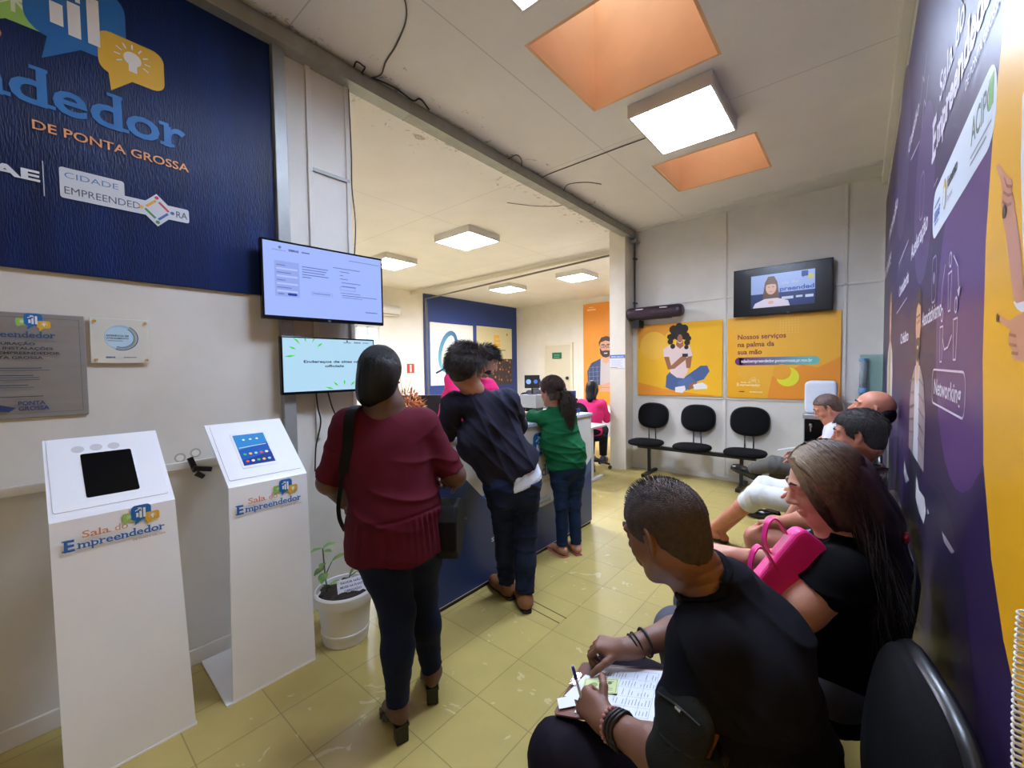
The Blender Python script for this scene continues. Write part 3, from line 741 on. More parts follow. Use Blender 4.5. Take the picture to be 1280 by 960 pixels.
a.rect(0, 0, 1.62, .82, (52, 36, 34)); rg = random.Random(3)
for k in range(60): a.circ(rg.uniform(.05, 1.57), rg.uniform(.06, .78), .035, rg.choice([(150, 96, 60), (110, 70, 52), (196, 140, 70)]), n=7); a.k -= 1
a.k += 1
a.rect(.75, 1.2, 1.05, 1.3, (224, 170, 60)); a.rect(.75, 1.34, 1.05, 1.42, (224, 170, 60)); a.rect(.75, 1.46, 1.02, 1.56, (224, 170, 60)); a.rect(.75, 1.2, .84, 1.56, (224, 170, 60)); a.rect(.75, 1.08, 1.3, 1.11, (120, 110, 80)); a.line([(.62, .9), (.75, .98), (.88, .9)], .05, (60, 70, 60)); a.circ(1.38, 1.6, .04, (150, 130, 90))
a.build('print', t)
t = thing('fire_sign', 'small red and white fire extinguisher sign on the cream wall', 'sign', (XF, 6.5, 1.55)); MB().box(XF, XF+.01, 6.38, 6.6, 1.43, 1.67).build('plate', ink((196, 44, 36)), t)
Art((XF+.01, 6.38, 1.43), (0, 1, 0), (0, 0, 1), .002).rect(.085, .03, .135, .21, (230, 214, 196)).build('symbol', t)
t = thing('air_conditioner', 'white wall mounted air conditioner behind the upper television', 'air conditioner', (XF+.1, 5.75, 2.9))
S = Skin(.02); S.cap((XF+.1, 5.1, 2.95), (XF+.1, 6.05, 2.95), .13, k=.01, sq=((1, 0, 0), 1.1)); S.clip(lambda X, Y, Z: np.maximum(np.abs(Y-5.6)-.5, (XF+.001)-X)); S.mesh('body', whitep, t)
MB().box(XF+.16, XF+.2, 5.15, 6.05, 2.84, 2.86).build('louvre', mat('vent_grey', (150, 150, 146), .5), t)
# door and exit sign in the far wall
d = MB().box(-7.58, -6.68, YF-.05, YF, 0, 2.2); o = structure(d, 'door_1', mat('door_paint', (208, 198, 168), .6), bevel=.01)
fr_ = MB(); fr_.box(-7.65, -7.58, YF-.07, YF, 0, 2.27).box(-6.68, -6.61, YF-.07, YF, 0, 2.27).box(-7.58, -6.68, YF-.07, YF, 2.2, 2.27); structure(fr_, 'trim_16', mat('door_frame_paint', (222, 212, 184), .6))
MB().lathe((-6.78, YF-.06, 1.2), [(.01, 0), (.05, .02), (.05, .05), (.01, .07)], 12, (1, 0, 0), (0, 0, 1), (0, -1, 0)).build('door_handle', blackp, o)
t = thing('exit_sign', 'small dark green exit sign on the far cream door', 'sign', (-7.2, YF-.06, 1.88)); MB().box(-7.34, -7.0, YF-.062, YF-.052, 1.79, 1.98).build('plate', ink((26, 96, 62)), t)
a = Art((-7.34, YF-.062, 1.79), (1, 0, 0), (0, 0, 1), .002); a.text('SAIDA', .07, .09, (120, 190, 150), w=.2); a.rect(.07, .04, .27, .055, (120, 190, 150)); a.build('lettering', t)
t = thing('wall_poster', 'tall orange poster of a bearded man in glasses and a plaid shirt', 'poster', (-5.6, YF, 1.9)); MB().box(-6.25, -4.7, YF-.03, YF, .45, 3.35).build('board', mat('orange_print', (232, 150, 44), .5, rgb2=(224, 136, 40), vscale=1), t)
a = Art((-6.25, YF-.03, .45), (1, 0, 0), (0, 0, 1), .002)
sk = (206, 152, 120)
def bust(a, x, y, s, shirt, inner, hair, beard=True, glasses=True, skin=sk):
    a.at((x, y), s)
    a.poly([(-.5, 0), (-.52, .35), (-.4, .55), (-.15, .66), (.15, .66), (.4, .55), (.52, .35), (.5, 0)], shirt)
    a.poly([(-.16, 0), (-.14, .66), (.14, .66), (.16, 0)], inner); a.poly([(-.09, .58), (-.09, .75), (.09, .75), (.09, .58), (0, .52)], skin)
    a.circ(0, .92, .165, skin, .225)
    if beard: a.poly([(-.165, .93), (-.15, .78), (-.08, .70), (0, .68), (.08, .70), (.15, .78), (.165, .93), (.1, .85), (.0, .86), (-.1, .85)], hair); a.poly([(-.05, .8), (.05, .8), (.04, .775), (-.04, .775)], (226, 200, 190))
    a.poly([(-.18, .95), (-.19, 1.07), (-.12, 1.18), (.02, 1.21), (.14, 1.17), (.19, 1.06), (.18, .95), (.15, 1.06), (.0, 1.1), (-.14, 1.06)], hair)
    for g in (-1, 1): a.rect(g*.065-.02, .955, g*.065+.02, .975, (40, 30, 30)); a.rect(g*.07-.04, 1.0, g*.07+.04, 1.015, hair)
    a.line([(0, .96), (.015, .885), (-.01, .885)], .01, (170, 116, 90))
    if glasses:
        for g in (-1, 1): a.line(rrect(g*.075-.055, .925, g*.075+.055, .995, .02), .012, (50, 40, 40), True)
        a.line([(-.02, .97), (.02, .97)], .01, (50, 40, 40))
    a.reset()
bust(a, .72, .55, 1.15, (52, 66, 98), (186, 178, 172), (58, 40, 32))
for k in range(9):
    x = .2+k*.13; 
    if abs(x-.72) > .18: a.line([(x, .58), (x+.02*(1 if x > .72 else -1), 1.1)], .014, (120, 130, 156))
for k in range(4): a.line([(.17, .66+k*.13), (.52, .68+k*.13)], .012, (120, 130, 156)); a.line([(.92, .68+k*.13), (1.25, .66+k*.13)], .012, (120, 130, 156))
a.poly([(.5, .35), (1.3, .4), (1.3, .62), (.9, .66), (.6, .56)], (206, 150, 120)); a.line([(.55, .48), (1.28, .5)], .02, (180, 124, 96))
a.text('In', 1.0, 1.9, (240, 190, 120), h=.18, bold=.02); a.text('E', 1.22, 2.1, (180, 70, 40), h=.14); a.text('E', 1.22, 1.75, (240, 200, 120), h=.12); a.rect(.14, 2.7, .42, 2.74, (240, 200, 150)); a.rect(.2, 2.78, .34, 2.8, (240, 200, 150))
a.build('print', t)
# duct and pipe run under the back room ceiling
tag(MB().box(-8.78, -2.9, 6.52, 6.6, 3.43, 3.49).build('cable_tray', mat('tray_paint', (196, 188, 170), .5), None, bevel=.005), 'cream cable tray running under the back room ceiling', 'cable tray')
tag(MB().tube([(-8.72, 6.95, .55), (-8.72, 6.95, 3.28), (-8.6, 6.85, 3.33), (-3.0, 6.35, 3.36)], .018, 8).build('conduit_pipe', mat('pipe_grey', (112, 108, 100), .5), None, smooth=True), 'thin grey pipe crossing below the back room ceiling in front of the blue panel', 'pipe')
t = thing('conduit_pipe', 'dark vertical pipe on the back wall between column and purple air curtain', 'pipe', (-2.55, 5.95, 3)); MB().tube([(-2.57, 5.93, 3.38), (-2.57, 5.93, 2.3)], .014, 10).build('pipe', mat('pipe_dark', (60, 60, 66), .5), t)
for z in (2.45, 3.1): MB().box(-2.59, -2.55, 5.91, 5.985, z, z+.02).build('clamp', blackp, t)

# ---------------------------------------------------------------- navy banner on the left wall
t = thing('wall_banner', 'huge navy banner with speech bubble emblem covering the upper left wall', 'banner', (XL, -.2, 2.7))
ban = mat('banner_print', (11, 24, 60), .32, rgb2=(14, 40, 94), spec=.2, vscale=1.2, bump=.35, bscale=55, stretch=(1, 4, .6))
MB().box(XL, XL+.02, YS+.05, 1.012, 1.965, 3.44).build('sheet', ban, t, bevel=.003)
a = Art((XL+.02, 0, 0), (0, 1, 0), (0, 0, 1), .0006)
emblem(a, (-.882, 2.645), 1.49, name=(48, 118, 188), sala=(226, 150, 90), sub=(226, 160, 112))
a.text('SEBRAE', .10, 2.33, (222, 228, 236), h=.042, w=.36, bold=.04, align='r'); a.rect(.108, 2.275, .111, 2.42, (190, 200, 220))
wb_ = (206, 212, 220)
a.poly(rrect(.155, 2.285, .36, 2.415, .01), wb_); a.poly(rrect(.155, 2.285, .60, 2.352, .01), wb_)
a.poly([(.40, 2.318), (.475, 2.395), (.55, 2.318), (.475, 2.24)], wb_)
a.text('CIDADE', .17, 2.372, (90, 130, 180), h=.026, w=.17); a.text('EMPREENDED', .168, 2.305, (70, 80, 100), h=.032, w=.245); a.text('RA', .548, 2.303, (70, 80, 100), h=.032, w=.045, bold=.012)
for k, cc in enumerate(((190, 48, 44), (220, 160, 50), (70, 130, 70), (50, 90, 160))):
    q = math.radians(90*k+45); ox, oy = .475+.034*math.cos(q), 2.318+.034*math.sin(q); tx, ty = -math.sin(q), math.cos(q)
    a.line([(ox-tx*.026, oy-ty*.026), (ox+tx*.02, oy+ty*.02)], .010, cc); q = math.radians(90*k+90); a.circ(.475+.058*math.cos(q), 2.318+.058*math.sin(q), .008, cc)
a.build('lettering', t)
# plaques
t = thing('metal_plaque', 'brushed grey inauguration plaque mounted under the navy banner', 'plaque', (XL, .1, 1.55))
MB().box(XL, XL+.012, -.33, .208, 1.35, 1.785).build('plate', mat('brushed_metal', (140, 142, 146), .45, metal=.45, var=.06, vscale=3, stretch=(1, 1, 12)), t, bevel=.003)
a = Art((XL+.012, 0, 0), (0, 1, 0), (0, 0, 1), .0006); dk = (44, 52, 78)
a.line([(-.3, 1.37), (.19, 1.37), (.19, 1.765), (-.3, 1.765)], .0015, (90, 94, 104), True)
emblem(a, (-.125, 1.683), .245, name=(44, 78, 130), sala=(130, 130, 134), sub=(100, 104, 110))
for i, (s, y, w, h) in enumerate((('INAUGURAÇÃO', 1.652, .16, .0105), ('DAS NOVAS INSTALAÇÕES', 1.633, .26, .0105), ('DA SALA DO EMPREENDEDOR', 1.614, .30, .0105), ('DE PONTA GROSSA', 1.595, .2, .0105))): a.text(s, -.02, y, dk, h=h, w=w, bold=.03, align='c')
for y, w, n in ((1.555, .22, 2), (1.525, .17, 3), (1.485, .14, 2), (1.438, .22, 1)):
    for k in range(n): a.rect(-.035-w*(.5+.1*(k > 0)), y-.009*k, -.035+w*(.5+.1*(k > 0)), y-.009*k+.0035, (92, 98, 114) if k else (62, 68, 88))
a.text('PONTA', .005, 1.405, (36, 58, 110), h=.016, w=.075, bold=.03); a.text('GROSSA', .005, 1.383, (36, 58, 110), h=.016, w=.085, bold=.03); a.poly([(-.09, 1.4), (-.06, 1.415), (-.03, 1.405), (0, 1.395), (-.02, 1.38), (-.06, 1.385)], (36, 58, 110))
a.build('engraving', t)
t = thing('acrylic_plaque', 'small clear acrylic plaque with a round blue seal beside the metal plaque', 'plaque', (XL, .32, 1.68))
MB().box(XL+.012, XL+.018, .222, .425, 1.577, 1.782).build('plate', mat('acrylic', (206, 208, 200), .15), t, bevel=.002)
for y in (.238, .41):
    for z in (1.592, 1.766): MB().cyl((XL, y, z), (XL+.024, y, z), .006, n=10).build('screw', chrome, t)
a = Art((XL+.018, 0, 0), (0, 1, 0), (0, 0, 1), .0006)
a.circ(.325, 1.695, .058, (150, 190, 214)); a.circ(.318, 1.695, .05, (176, 208, 226))
for r, cc in ((.058, (60, 110, 150)), (.051, (200, 150, 60)), (.045, (70, 130, 160))): a.line([(.325+r*math.cos(math.radians(q)), 1.695+r*math.sin(math.radians(q))) for q in range(-110, 70, 12)], .004, cc)
a.text('REFERÊNCIA EM', .275, 1.70, (50, 66, 90), h=.0075, w=.075, bold=.02); a.text('ATENDIMENTO', .275, 1.688, (50, 66, 90), h=.0075, w=.075, bold=.02); a.rect(.278, 1.679, .33, 1.681, (90, 100, 110))
a.text('SEBRAE', .27, 1.6, (50, 100, 160), h=.008, w=.032, bold=.03); a.rect(.33, 1.602, .375, 1.606, (130, 130, 130))
a.build('print', t)
# chair rail with its damaged patches
t = thing('wall_rail', 'long white rail along the left wall behind the kiosks', 'rail', (XL, -.2, 1.06)); MB().box(XL, XL+.02, YS+.05, 1.0, 1.035, 1.075).build('rail', whitep, t, bevel=.004)
a = Art((XL, 0, 0), (0, 1, 0), (0, 0, 1), .0012)
for y, z in ((.525, 1.095), (.59, 1.11)): a.circ(y, z, .024, (168, 164, 152)); a.circ(y, z, .016, (222, 220, 212))
a.build('patch', t)
t = thing('phone_clamp', 'black phone clamp hanging on the white rail between the kiosks', 'clamp', (-2.6, .6, 1.05))
m = MB(); m.obox((-2.60, .565, 1.06), (1, 0, .2), (0, 1, .3), (0, -.3, 1), .012, .012, .04).obox((-2.585, .60, 1.035), (1, 0, 0), (0, 1, -.25), (0, .25, 1), .014, .04, .012).build('jaw', blackp, t, bevel=.003)
MB().tube([(-2.60, .56, 1.10), (-2.60, .565, 1.07)], .006).build('screw', blackp, t); MB().cyl((-2.57, .57, 1.02), (-2.565, .60, .995), .014, .012, 12).build('knob', blackp, t)

# ---------------------------------------------------------------- tablet kiosks
def kiosk(yb0, yb1, yf0, yf1, yt0, yt1, label, base0, base1, lit):
    t = thing('tablet_kiosk', label, 'tablet kiosk', (-2.4, (yb0+yb1)/2, 0), 'white tablet kiosks against the left wall')
    XF_, XT, ZF, ZT = -2.2, -2.52, 1.01, 1.262; th = .008
    v = lambda x, y, z: Vector((x, y, z))
    m = MB()
    def slab(q, n):
        n = Vector(n).normalized()*th; m.add([*q, *[p-n for p in q]], [(0, 1, 2, 3), (7, 6, 5, 4), (0, 4, 5, 1), (1, 5, 6, 2), (2, 6, 7, 3), (3, 7, 4, 0)])
    slab([v(XF_+.008, yb0, 0), v(XF_+.008, yb1, 0), v(XF_, yf1, ZF-.012), v(XF_, yf0, ZF-.012)], (1, 0, 0))
    slab([v(XF_, yf0, ZF-.012), v(XF_, yf1, ZF-.012), v(XF_-.012, yf1, ZF), v(XF_-.012, yf0, ZF)], (.7, 0, .7))
    nt = Vector((ZT-ZF, 0, XF_-XT)).normalized()
    slab([v(XF_-.012, yf0, ZF), v(XF_-.012, yf1, ZF), v(XT, yt1, ZT), v(XT, yt0, ZT)], nt)
    m.build('panel', white, t)
    MB().add([v(-2.645, base0, .009), v(-2.19, base0-.012, .009), v(-2.19, base1+.012, .009), v(-2.645, base1, .009), v(-2.645, base0, 0), v(-2.19, base0-.012, 0), v(-2.19, base1+.012, 0), v(-2.645, base1, 0)], [(0, 1, 2, 3), (7, 6, 5, 4), (0, 4, 5, 1), (1, 5, 6, 2), (2, 6, 7, 3), (3, 7, 4, 0)]).build('base', white, t)
    MB().box(-2.30, -2.21, yb0+.03, yb1-.03, .009, .02).build('base_bracket', white, t)
    # back tray carrying the tablet
    U = Vector((0, 1, 0)); Vv = (Vector((XT, 0, ZT))-Vector((XF_-.012, 0, ZF))).normalized(); O = Vector((XF_-.012, yf0, ZF))
    L = .405; w = yf1-yf0
    MB().prism(rrect(.012, .02, w-.012, L-.02, .01), O, U, Vv, .0005, .0035).build('cover_plate', white, t, bevel=.001)
    a = Art(O+U.cross(Vv)*.0035, U, Vv, .0006)
    return t, a, (yf0, yf1, w, L)
t, a, g = kiosk(.06, .448, .057, .412, .061, .412, 'white tablet kiosk with a switched-off black screen, nearest the left edge', .083, .44, False)
q = [a.px(*p) for p in ((103, 568), (163, 562), (175, 611), (108, 621))]; x0, x1 = q[3][0], q[2][0]; y0, y1 = min(q[3][1], q[2][1]), q[0][1]
a2 = MB().prism(rrect(x0, y0, x1, y1, .008), a.O, a.U, a.V, 0, .002); s_ = a2.build('tablet', blackg, t)
for k, p in enumerate(((97, 562), (120, 559), (142, 557))): x, y = a.px(*p); a.circ(x, y, .019, (206, 206, 208))
a.build('sticker_residue', t)
a = Art((-2.2+.0035, 0, 0), (0, 1, 0), (0, 0, 1), .0006); emblem(a, (.09, .888), .285); a.build('lettering', t)
t, a, g = kiosk(.588, .966, .606, .955, .60, .955, 'white tablet kiosk with a lit blue screen, closer to the potted plant', .573, .955, True)
q = [a.px(*p) for p in ((291, 543), (330, 540), (347, 578), (304, 584))]; x0, x1 = q[3][0], q[2][0]; y0, y1 = min(q[3][1], q[2][1]), q[0][1]
s_ = MB().prism(rrect(x0-.004, y0-.004, x1+.004, y1+.004, .008), a.O, a.U, a.V, 0, .002).build('tablet', mat('tablet_white', (236, 238, 240), .3), t)
a.O = a.O+a.N*.002; a.glow = .9; w_, h_ = x1-x0, y1-y0
a.rect(x0+.006, y0+.012, x1-.006, y1-.012, (28, 92, 190)); a.poly([(x0+.006, y1-.012), (x1-.006, y1-.012), (x1-.006, y1-h_*.35), (x0+.006, y1-h_*.5)], (52, 140, 216)); a.poly([(x0+.006, y0+.012), (x1-.006, y0+.012), (x1-.006, y0+h_*.35), (x0+.006, y0+h_*.2)], (24, 56, 150))
a.line([(x0+.015, y0+h_*.56), (x1-.015, y0+h_*.6)], .004, (200, 226, 245))
for r in range(2):
    for k in range(5): a.circ(x0+w_*(.18+.16*k), y0+h_*(.16+.2*r), .0075, [(220, 90, 60), (240, 240, 240), (70, 190, 110), (240, 190, 60), (150, 210, 250)][(k+r*2) % 5], n=12)
for k in range(3): a.circ(x0+w_*(.3+.2*k), y0+h_*.78, .006, (220, 236, 250), n=12)
a.build('screen', t)
a = Art((-2.2+.0035, 0, 0), (0, 1, 0), (0, 0, 1), .0006); emblem(a, (.633, .872), .287); a.build('lettering', t)

# ---------------------------------------------------------------- televisions
def tv(name, label, c, U, w, h, depth, bez, glow, chin=.0, V=(0, 0, 1)):
    U = Vector(U).normalized(); V = Vector(V); Nn = U.cross(V); c = Vector(c)
    t = thing(name, label, 'television', c)
    MB().prism(rrect(-w/2, -h/2, w/2, h/2, .006), c, U, V, -depth, 0).build('case', blackg, t, bevel=.003)
    MB().prism([(-w*.3, -h*.3), (w*.3, -h*.3), (w*.3, h*.3), (-w*.3, h*.3)], c, U, V, -depth-.03, -depth).build('back_cover', blackp, t, bevel=.004)
    a = Art(c-U*(w/2-bez)-V*(h/2-bez-chin)+Nn*.0008, U, V, .0005, glow=glow)
    return t, a, w-2*bez, h-2*bez-chin
t, a, w, h = tv('wall_television', 'large television showing a pale blue form, mounted on the left pillar', (-2.50, 1.25, 2.047), (.10, 1, 0), .72, .445, .04, .012, .95, .008)
MB().obox((-2.60, 1.3, 2.05), (1, 0, 0), (0, 1, 0), (0, 0, 1), .052, .06, .08).build('bracket', blackp, t)
a.rect(0, 0, w, h, (160, 182, 250)); gr = (88, 104, 170)
a.rect(.055, .11, .185, .31, (146, 164, 232)); 
for k in range(4): a.rect(.065, .285-.042*k, .11+.03*(k % 2), .289-.042*k, gr); a.rect(.065, .262-.042*k, .175, .272-.042*k, (176, 194, 250))
a.poly(rrect(.12, .118, .17, .132, .006), (36, 58, 160)); a.rect(.07, .122, .1, .127, gr)
for k in range(5): a.rect(.2, .292-.015*k, .2+(.15 if k not in (4,) else .06)-.01*(k % 3), .2965-.015*k, gr)
a.text('EMPREENDEDOR', .045, .365, gr, w=.07); a.circ(.085, .385, .008, (90, 120, 150)); a.text('SEBRAE', .13, .37, (40, 60, 120), h=.012, w=.055, bold=.04); a.rect(.2, .372, .245, .379, gr)
a.rect(.48, .372, .68, .375, gr); a.rect(.38, .315, .55, .319, gr)
for k, (x, wd) in enumerate(((.42, .06), (.42, .02), (.42, .05), (.43, .12), (.43, .09))): a.rect(x, .295-.022*k, x+wd, .299-.022*k, gr)
a.line([(.42, .185), (.515, .185), (.515, .205), (.42, .205)], .0015, gr, True); a.rect(.42, .165, .55, .168, gr); a.rect(.43, .15, .66, .154, gr); a.rect(.43, .138, .56, .141, gr)
a.line([(.25, .135), (.37, .135), (.37, .155), (.25, .155)], .001, gr, True); a.rect(.255, .143, .36, .147, gr); a.rect(.58, .055, .66, .06, gr)
a.build('screen', t)
b = Art(Vector((-2.50, 1.25, 2.047))+Vector((1, -.1, 0))*.0008, (.10, 1, 0), (0, 0, 1), .0005); b.text('LG', 0, -.219, (150, 150, 155), h=.010, bold=.02, align='c'); b.build('badge', t)
t, a, w, h = tv('wall_television', 'smaller television with green rays and black words, below the large one', (-2.55, 1.283, 1.562), (.06, 1, 0), .585, .345, .035, .01, .95, .006)
MB().obox((-2.62, 1.28, 1.56), (1, 0, 0), (0, 1, 0), (0, 0, 1), .034, .06, .07).build('bracket', blackp, t)
a.rect(0, 0, w, h, (176, 216, 240)); gn = (70, 214, 56)
for cx, cy, q0, q1, n in ((.14, h*.8, 20, 200, 6),):
    for k in range(n):
        q = math.radians(38+k*30); r0, r1 = .07, .115+.02*(k % 2); p = (cx+r0*math.cos(q), cy-.03+r0*math.sin(q)); z = (cx+r1*math.cos(q), cy-.03+r1*math.sin(q)); nn = (-math.sin(q)*.006, math.cos(q)*.006); md = ((p[0]+z[0])/2, (p[1]+z[1])/2)
        pts = [p, (md[0]+nn[0], md[1]+nn[1]), z, (md[0]-nn[0], md[1]-nn[1])]; pts = [(min(max(x, .001), w-.001), min(max(y, .001), h-.001)) for x, y in pts]; a.poly(pts, gn)
for k in range(5):
    q = math.radians(150-k*30); cx, cy = .36, -.03; p = (cx+.05*math.cos(q)*1.6, cy+.05*math.sin(q)+.01); z = (cx+.1*math.cos(q)*1.4, cy+.085*math.sin(q)+.01); md = ((p[0]+z[0])/2, (p[1]+z[1])/2); nn = (-math.sin(q)*.006, math.cos(q)*.006)
    pts = [p, (md[0]+nn[0], md[1]+nn[1]), z, (md[0]-nn[0], md[1]-nn[1])]; pts = [(min(max(x, .001), w-.001), min(max(y, .001), h-.001)) for x, y in pts]; a.poly(pts, gn)
a.text('Endereços de sites não', w*.53, h*.54, (30, 52, 70), h=.015, w=.37, bold=.03, align='c'); a.text('oficiais', w*.53, h*.455, (30, 52, 70), h=.015, bold=.03, align='c', w=.12)
a.rect(.36, .298, .41, .302, (60, 90, 120)); a.circ(.385, .31, .006, (60, 90, 120)); a.text('SEBRAE', .43, .298, (30, 60, 120), h=.009, w=.045, bold=.03); a.rect(.49, .3, .53, .304, (80, 100, 130))
a.build('screen', t)
cable('power_cable', 'thin black cable hanging below the smaller television, nearer the kiosks', [(-2.60, 1.2, 1.42), (-2.6, 1.21, 1.3), (-2.61, 1.23, 1.2), (-2.62, 1.2, 1.05), (-2.6, 1.18, .9)], .0045, blackp, 'cable')
cable('power_cable', 'thin black cable hanging below the smaller television, nearer the counter', [(-2.60, 1.27, 1.42), (-2.6, 1.3, 1.3), (-2.6, 1.33, 1.2), (-2.61, 1.33, 1.0), (-2.6, 1.34, .9)], .0045, blackp, 'cable')
t, a, w, h = tv('wall_television', 'black television with a woman speaking, high on the back wall', (-.74, 5.88, 2.42), (1, 0, 0), 1.0, .58, .05, .014, .85, 0)
MB().box(-.86, -.62, 5.90, 5.985, 2.33, 2.5).build('bracket', blackp, t)
a.rect(0, 0, w, h, (7, 7, 12)); q = [a.px(*p) for p in ((939, 346), (1019, 339), (1019, 377), (938, 386))]; x0, x1, y0, y1 = q[0][0], q[1][0], min(q[2][1], q[3][1]), q[0][1]
a.rect(x0, y0, x1, y1, (150, 172, 226)); a.rect(x0, y0, x1, y0+(y1-y0)*.42, (40, 56, 110)); W_ = x1-x0; H_ = y1-y0
a.text('ala do', x0+W_*.5, y0+H_*.66, (196, 196, 214), h=.035, w=.16); a.text('preended', x0+W_*.47, y0+H_*.46, (60, 84, 170), h=.05, w=W_*.52, bold=.03)
bubble(a, x0+W_*.8, y0+H_*.82, x0+W_*.9, y0+H_*.98, (36, 70, 140), [(x0+W_*.82, y0+H_*.83), (x0+W_*.82, y0+H_*.78), (x0+W_*.85, y0+H_*.83)], .008)
bubble(a, x0+W_*.9, y0+H_*.74, x0+W_*.98, y0+H_*.88, (196, 186, 110), [(x0+W_*.92, y0+H_*.75), (x0+W_*.92, y0+H_*.7), (x0+W_*.95, y0+H_*.75)], .008)
a.rect(x0+W_*.5, y0+H_*.2, x0+W_*.68, y0+H_*.28, (190, 200, 230)); a.rect(x0+W_*.72, y0+H_*.22, x0+W_*.82, y0+H_*.28, (190, 200, 230)); a.rect(x0+W_*.86, y0+H_*.2, x0+W_*.98, y0+H_*.28, (190, 200, 230))
cx = x0+W_*.33
a.poly([(cx-W_*.14, y0), (cx-W_*.13, y0+H_*.35), (cx-W_*.1, y0+H_*.75), (cx-.03, y0+H_*.93), (cx+.03, y0+H_*.93), (cx+W_*.1, y0+H_*.75), (cx+W_*.13, y0+H_*.35), (cx+W_*.15, y0)], (104, 78, 62))
a.poly([(cx-W_*.3, y0), (cx-W_*.26, y0+H_*.14), (cx-W_*.1, y0+H_*.26), (cx+W_*.1, y0+H_*.26), (cx+W_*.27, y0+H_*.16), (cx+W_*.3, y0)], (214, 206, 226)); a.circ(cx, y0+H_*.58, W_*.085, (214, 172, 158), H_*.2); a.poly([(cx-W_*.085, y0+H_*.68), (cx-W_*.06, y0+H_*.82), (cx+W_*.06, y0+H_*.82), (cx+W_*.085, y0+H_*.68), (cx, y0+H_*.7)], (110, 84, 66))
for g in (-1, 1): a.rect(cx+g*.022-.01, y0+H_*.6, cx+g*.022+.01, y0+H_*.62, (70, 50, 50))
a.rect(cx-.015, y0+H_*.46, cx+.015, y0+H_*.475, (170, 90, 90)); a.circ(cx, y0+H_*.14, .03, (214, 172, 158), .02)
a.build('screen', t)
b = Art((-.74, 5.8792, 2.42), (1, 0, 0), (0, 0, 1), .0006); b.text('LG', .08, -.286, (170, 170, 175), h=.012, bold=.02, align='c'); b.build('badge', t)

# ---------------------------------------------------------------- air curtain, posters on the back wall
t = thing('air_curtain', 'dark purple air curtain fixed high beside the cream column', 'air curtain', (-2.25, 5.9, 2.29))
S = Skin(.012); S.cap((-2.58, 5.84, 2.285), (-1.92, 5.84, 2.285), .10, k=.01, sq=((0, 0, 1), 1.1)); S.clip(lambda X, Y, Z: np.maximum(np.abs(X+2.25)-.405, np.maximum(Y-5.98, 2.2-Z))); S.mesh('casing', mat('aubergine', (44, 24, 40), .35), t)
MB().box(-2.5, -2.0, 5.80, 5.86, 2.19, 2.2).build('grille', blackp, t)
for x in (-2.42, -2.08): MB().box(x-.05, x+.05, 5.725, 5.76, 2.325, 2.34).build('label_strip', ink((190, 180, 186)), t)
MB().box(-2.56, -2.45, 5.80, 5.97, 2.08, 2.19).build('bracket', blackp, t)
Yw = YB-.012
t = thing('wall_poster', 'yellow poster of a curly haired woman sitting cross-legged with a phone', 'poster', (-1.95, Yw, 1.6))
MB().box(-2.545, -1.385, Yw-.012, Yw, 1.11, 2.125).build('board', mat('yellow_print', (230, 172, 20), .45, rgb2=(236, 182, 30), vscale=1), t)
a = Art((-2.545, Yw-.012, 1.11), (1, 0, 0), (0, 0, 1), .0008)
X_ = lambda *p: a.px(*p)
def pp(*pts): return [a.px(*p) for p in pts]
a.poly([p for p in pp((798, 408), (845, 404), (826, 426), (805, 432), (798, 436))], (222, 150, 40)); a.circ(*X_(817, 432), .2, (232, 180, 62)); a.poly(pp((798, 494), (798, 478), (830, 486), (870, 492), (900, 495)), (222, 140, 30)); 
jean = (66, 92, 138); skn = (150, 98, 70); tee = (222, 200, 196)
a.poly(pp((833, 470), (832, 484), (838, 487), (848, 489), (862, 480), (880, 474), (887, 464), (884, 457), (876, 457), (866, 464), (855, 472), (846, 466), (838, 464)), jean)
a.poly(pp((848, 476), (862, 470), (872, 478), (858, 488), (846, 487)), (80, 106, 152)); a.poly(pp((862, 480), (868, 477), (874, 482), (860, 488)), skn)
a.poly(pp((844, 484), (856, 482), (857, 487), (853, 491), (844, 490)), (232, 230, 230)); a.poly(pp((866, 481), (878, 478), (884, 482), (884, 486), (868, 487)), (232, 230, 230))
a.poly(pp((829, 437), (836, 432), (845, 431), (852, 433), (862, 432), (866, 444), (861, 447), (860, 464), (855, 473), (846, 472), (838, 466), (837, 446), (830, 448)), tee)
a.poly(pp((830, 446), (836, 446), (839, 457), (851, 446), (856, 444), (859, 448), (843, 461), (835, 462)), skn); a.poly(pp((860, 446), (865, 445), (863, 460), (858, 460), (857, 450)), skn)
a.poly(pp((846, 426), (854, 426), (854, 433), (850, 436), (845, 432)), skn)
for dx, dy, r in ((0, 0, .085), (-9, 3, .05), (8, 2, .055), (-7, -6, .06), (6, -7, .06), (-11, 9, .04), (10, 10, .04), (0, -10, .05), (-8, 15, .035), (9, 16, .03), (12, 5, .035), (-12, 3, .035)): a.circ(*X_(849+dx, 418+dy), r, (26, 18, 18), n=14)
a.circ(*X_(850, 423), .035, skn, .055); a.line(pp((847, 427), (850, 429), (853, 427)), .007, (240, 232, 228)); a.line(pp((846, 420), (849, 420)), .005, (50, 30, 24)); a.line(pp((852, 420), (855, 420)), .005, (50, 30, 24))
a.poly(pp((853, 442), (860, 442), (860, 446), (853, 446)), (30, 30, 40))
a.build('print', t)
t = thing('wall_poster', 'orange poster with the words Nossos serviços na palma da sua mão', 'poster', (-.75, Yw, 1.6))
MB().box(-1.325, -.165, Yw-.012, Yw, 1.105, 2.125).build('board', mat('amber_print', (226, 166, 44), .45, rgb2=(232, 174, 52), vscale=.8), t)
a = Art((-1.325, Yw-.012, 1.105), (1, 0, 0), (0, 0, 1), .0008)
